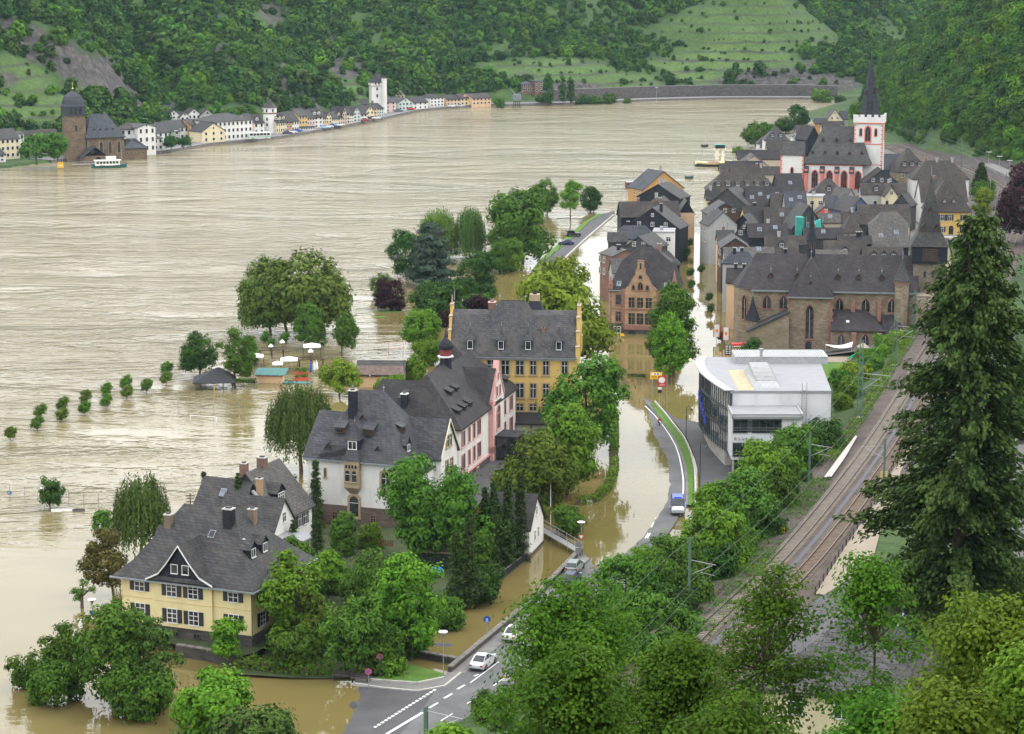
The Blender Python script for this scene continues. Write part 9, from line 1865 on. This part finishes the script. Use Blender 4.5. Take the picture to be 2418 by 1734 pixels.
# ------------------------------------------------------------------ cyclist
def cyclist():
 q = P(1556,1010,.18); t = thing('bicycle','bicycle ridden along the water edge of the road','bicycle',q,.25); m = MB().mat(TYRE)
 for x in (-.52,.52):
  w_ = MB().mat(TYRE); n = 18
  for k in range(n): a0,a1 = 2 * math.pi * k / n,2 * math.pi * (k + 1) / n; w_.tube((.34 * math.cos(a0),0,.34 * math.sin(a0)),(.34 * math.cos(a1),0,.34 * math.sin(a1)),.02,n=4)
  w_.mat(METAL)
  for k in range(8): a0 = math.pi * k / 4; w_.tube((0,0,0),(.33 * math.cos(a0),0,.33 * math.sin(a0)),.006,n=3)
  w_.build('wheel',t,(x,0,.36))
 fm_ = plain('bike_frame',(.05,.05,.07),.4,.4); MB().mat(fm_).tube((-.52,0,.36),(-.15,0,.9),.02).tube((-.52,0,.36),(-.02,0,.34),.02).tube((-.02,0,.34),(-.17,0,.95),.02).tube((-.02,0,.34),(.36,0,.85),.02).tube((-.15,0,.85),(.36,0,.88),.02).tube((.52,0,.36),(.34,0,1.02),.02).tube((.34,-.26,1.05),(.34,.26,1.05),.018).build('frame',t); MB().mat(BLACKM).box(-.3,-.04,-.08,.08,.95,1.0).build('saddle',t)
 # rider: one continuous skinned body
 jn = {'pel': (-.15,0,1.06,.145),'spn': (-.08,0,1.28,.15),'chs': (.03,0,1.48,.165),'nck': (.09,0,1.64,.06),'hd1': (.11,0,1.74,.09),'hd2': (.115,0,1.84,.085)}
 ed = [('pel','spn'),('spn','chs'),('chs','nck'),('nck','hd1'),('hd1','hd2')]
 for s,sn in ((1,'l'),(-1,'r')):
  up = s > 0; jn.update({'sh' + sn: (.05,s * .19,1.54,.07),'el' + sn: (.2,s * .27,1.3,.052),'wr' + sn: (.32,s * .25,1.12,.038),'ha' + sn: (.36,s * .24,1.07,.042),'hp' + sn: (-.13,s * .1,1.0,.105),'kn' + sn: ((.16,s * .11,.82,.075) if up else (.1,s * .11,.62,.075)),'an' + sn: ((.02,s * .11,.5,.048) if up else (-.02,s * .11,.25,.048)),'to' + sn: ((.16,s * .11,.45,.04) if up else (.12,s * .11,.2,.04))})
  ed += [('chs','sh' + sn),('sh' + sn,'el' + sn),('el' + sn,'wr' + sn),('wr' + sn,'ha' + sn),('pel','hp' + sn),('hp' + sn,'kn' + sn),('kn' + sn,'an' + sn),('an' + sn,'to' + sn)]
 nm = list(jn); me = bpy.data.meshes.new('body'); me.from_pydata([jn[k][:3] for k in nm],[(nm.index(a),nm.index(b)) for a,b in ed],[]); o = bpy.data.objects.new('body',me); COL.objects.link(o); o.modifiers.new('skin','SKIN');
 for i,k in enumerate(nm): me.skin_vertices[0].data[i].radius = (jn[k][3],) * 2
 me.skin_vertices[0].data[0].use_root = True; sb = o.modifiers.new('sub','SUBSURF'); sb.levels = sb.render_levels = 1; dg = bpy.context.evaluated_depsgraph_get(); bm = bpy.data.meshes.new_from_object(o.evaluated_get(dg)); bpy.data.objects.remove(o)
 bm.materials.clear(); [bm.materials.append(x) for x in (plain('jacket_red',(.5,.04,.04)),plain('trousers_dark',(.02,.02,.03)),plain('skin',(.5,.3,.22)),plain('cap_black',(.015,.015,.015)))]
 for p in bm.polygons: c = p.center; p.material_index = 3 if c.z > 1.79 else 2 if c.z > 1.64 or (c.z < 1.12 and abs(c.y) > .2 and c.x > .28) else 0 if c.z > 1.12 else 1
 r = thing('person','person in red jacket and dark trousers riding a bicycle along the flooded road','person',q,.25); mobj('body',bm,r); ear = MB().mat(MATS['skin'])
 ear.box(.2,.23,-.012,.012,1.72,1.76).box(.1,.13,.085,.1,1.72,1.77).box(.1,.13,-.1,-.085,1.72,1.77).mat(BLACKM).box(.195,.205,.025,.045,1.765,1.78).box(.195,.205,-.045,-.025,1.765,1.78).build('face',r)
 hd = MB().mat(MATS['skin'])
 for s in (1,-1):
  for k in range(4): hd.tube((.355,s * (.2 + k * .022),1.09),(.385,s * (.2 + k * .022),1.06),.010,n=4); hd.tube((.385,s * (.2 + k * .022),1.06),(.36,s * (.2 + k * .022),1.03),.009,n=4)
  hd.tube((.34,s * .2,1.07),(.365,s * .185,1.03),.010,n=4)
 hd.build('fingers',r)
cyclist()
# ------------------------------------------------------------------ street front of the old town and the playground
def street():
 for x,y,lab in ((1692,808,'left white and red banner with shield emblem'),(1714,815,'right white and red banner with shield emblem')):
  t = post('banner',lab,x,y,3.6,0,.05,'banner'); b_ = MB().mat(WHS).box(-.5,.5,-.05,.05,1.0,3.5).mat(REDS).box(-.68,-.5,-.05,.05,1.0,3.5).box(.5,.68,-.05,.05,1.0,3.5).build('cloth',t); m = MB().mat(plain('emblem_%d' % x,(.75,.3,.03))).face((-.28,-.06,2.6),(-.28,-.06,2.2),(0,-.06,1.85),(.28,-.06,2.2),(.28,-.06,2.6)).build('emblem',b_)
 t = post('price_board','black price board with pale figures at the petrol canopy',1719,846,3.2,0,.06,'sign'); b_ = MB().mat(BLACKM).box(-.65,.65,-.1,.1,.6,2.6).build('board',t); m = MB().mat(WHS)
 for k in range(5): m.box(-.5,-.1,-.115,-.105,.85 + k * .35,1.02 + k * .35).box(.1,.5,-.115,-.105,.85 + k * .35,1.02 + k * .35)
 m.build('figures',b_)
 q = P(1746,846); t = thing('petrol_canopy','red and white petrol-station canopy fascia beside church bush','canopy',q); MB().mat(REDS).box(-1.4,1.4,-.3,1.5,2.3,2.75).mat(WHS).box(-1.42,1.42,-.32,-.28,2.3,2.42).build('fascia',t); MB().mat(WHS).tube((0,.4,-.5),(0,.4,2.3),.1).build('column',t); MB().mat(REDS).box(.6,1.0,0,.4,-.3,1.3).build('pump',t)
 # painted panel on the peach house
 hs = next(o for o in bpy.data.objects if o.get('label','').startswith('peach shop house')); p = MB().mat(plain('mural_ochre',(.5,.25,.09))).box(1.6,3.2,-.06,-.005,3.2,8.6).box(1.6,3.2,-.06,-.005,.9,1.9).build('wall_panel',hs); MB().mat(CREAM).hexa([(2.2,-.08,5.6),(2.7,-.08,5.4),(2.7,-.065,5.4),(2.2,-.065,5.6),(2.0,-.08,7.6),(2.6,-.08,7.9),(2.6,-.065,7.9),(2.0,-.065,7.6)]).build('painted_figure',p); lettering(hs,'CUC',.75,GREYP,(1.5,-.02,2.2))
 # flat-roofed annex in front of the church
 q = P(1793,845,3.2); b = Bld('felt_roofed_annex','flat dark felt-roofed annex with vents in front of church transept',q.xy,-.05,8.0,7,cat='building',far=True); walls(b,0,8,0,7,-.3,3.0,GREYP); MB().mat(plain('roof_felt',(.10,.10,.095),.9,var=.2)).box(-.2,8.2,-.2,7.2,3.0,3.25).build('roof',b.t)
 for k in range(10): MB().mat(METAL).lathe([(.12,3.25),(.12,3.5),(.2,3.55),(0,3.65)],(3.2 + 1.1 * (k % 2),.8 + .6 * k),6).build('vent',b.t)
 # playground
 q = P(1979,838,.95); t = thing('shade_sail','white shade sail on four poles over sandpit','sail',q); c = [(-2.6,-1,2.1),(2.4,-1,1.7),(3.0,1.5,2.3),(-2.2,1.5,1.8)]
 m = MB().mat(WHS); n = 6; g = lambda u,v: Vector(c[0]).lerp(Vector(c[1]),u).lerp(Vector(c[3]).lerp(Vector(c[2]),u),v) - Vector((0,0,.5 * math.sin(math.pi * u) * .9 * (1 - .4 * math.sin(math.pi * v))))
 for i in range(n):
  for j in range(n): m.face(g(i / n,j / n),g((i + 1) / n,j / n),g((i + 1) / n,(j + 1) / n),g(i / n,(j + 1) / n))
 m.build('cloth',t)
 for p in c: MB().mat(METAL).tube((p[0],p[1],0),p,.06).build('pole',t)
 q = P(2037,848,.95); t = thing('play_tower','wooden play tower with grey tent roof and green slide','playground',q); m = MB().mat(plain('play_roof',(.32,.28,.24))); loft(m,[(-1.1,1.1,-1.1,1.1,2.3),(0,0,0,0,3.2)]); m.build('roof',t)
 for x in (-.8,.8):
  for y in (-.8,.8): MB().mat(WOODD).tube((x,y,0),(x,y,2.4),.07,n=5).build('post',t)
 MB().mat(WOODD).box(-.9,.9,-.9,.9,1.1,1.2).build('platform',t); MB().mat(plain('slide_green',(.02,.4,.16),.35)).hexa([(-2.9,-.9,.1),(-.8,-.3,1.15),(-.8,.3,1.15),(-2.9,-.3,.1),(-2.9,-.9,.3),(-.8,-.3,1.4),(-.8,.3,1.4),(-2.9,-.3,.3)]).build('slide',t)
 # station lamps and platform roof
 for k in range(11): p = TPc[min(len(TPc) - 1,[i for i,v in enumerate(TPc) if v.y > 600][0] + k * 4)]; o = offset(TPc,11)[TPc.index(p)]; t = thing('platform_lamp','twin-armed lamp in the station platform row','street lamp',(o.x,o.y,RZ + .7),0,'lamps along the station platform'); MB().mat(METAL).tube((0,0,0),(0,0,4.2),.07,n=5).build('pole',t); MB().mat(WHS).box(-.9,.9,-.15,.15,4.2,4.35).build('lamp_head',t)
 # old-town pieces in the water: house-side houses at the right edge
 q = DP(2420,1050,235); b = Bld('right_edge_house','grey-roofed house at the right picture edge behind sequoia',(50.5,222),-.25,8,9,cat='house'); z = h1(h_near,54,226); walls(b,0,12,0,12,z - 5,z + 13,GREYP); roof(b,0,12,0,12,z + 13,z + 18,'v',0,M_SL[3],.5)
street()
# ------------------------------------------------------------------ slate-roofed house on the slope below the camera
def slope_house():
 b = Bld('slope_house','house with weathered slate hip roof and roof windows behind young foreground maples',(19.4,165.8),-.3,12.4,22,cat='house'); za = h1(h_near,26,174); W,D = 12.4,22.0; ze,zr = 21.5,26.2
 rm = slate('slate_slope',(.15,.145,.155),.5,.3); walls(b,0,W,0,D,za - 5,ze,CREAM,zr,'v',hips=(1,0)); roof(b,0,W,0,D,ze,zr,'v',0,rm,.6,hips=(1,0))
 for v in (6.0,9.0,12.0): skylight(b,W - 2.4,v,ze + 1.8,1.0,1.4,.65,math.pi / 2)
 skylight(b,3.2,1.6,ze + 1.1,.9,1.2,.6)
 for k in range(3): b.win('F',2.5 + k * 3.6,ze - 2.4,1.1,1.5); b.win('R',2.5 + k * 4,ze - 2.4,1.1,1.5)
 chimney(b,W / 2 + .6,D * .6,zr - 1,zr + 1.0,.4,.4,BRICK)
slope_house()
# ------------------------------------------------------------------ far bank signs
t = post('yellow_board','big yellow square board standing in the river at the far bank',143,398,2.6,0,.12); MB().mat(YELS).box(-1.1,1.1,-.2,-.1,.2,2.3).mat(WHS).box(-.7,.7,-.22,-.2,1.0,1.2).build('board',t)
for x,y in ((45,372),(90,385),(148,395),(195,378),(416,352),(660,322),(960,270),(1550,240)): t = post('quay_lamp','slim lamp post on the far bank',x,y,7,0,.09,'street lamp'); t['group'] = 'lamp posts on the far bank'; MB().mat(WHS).box(-.6,.6,-.2,.2,7,7.2).build('lamp_head',t)
# ------------------------------------------------------------------ river-valley haze
def haze():
 m = bpy.data.materials.new('haze'); m.use_nodes = True; t = m.node_tree; t.nodes.remove(t.nodes['Principled BSDF']); v = t.nodes.new('ShaderNodeVolumePrincipled'); v.inputs['Color'].default_value = (0.55,0.78,1.0,1); v.inputs['Density'].default_value = 0.000036; v.inputs['Anisotropy'].default_value = 0.1; t.links.new(v.outputs[0],t.nodes['Material Output'].inputs['Volume'])
 o = MB().mat(m).box(-950,1250,-90,2360,-4.5,190).build('haze'); setp(o,kind='stuff')
haze()
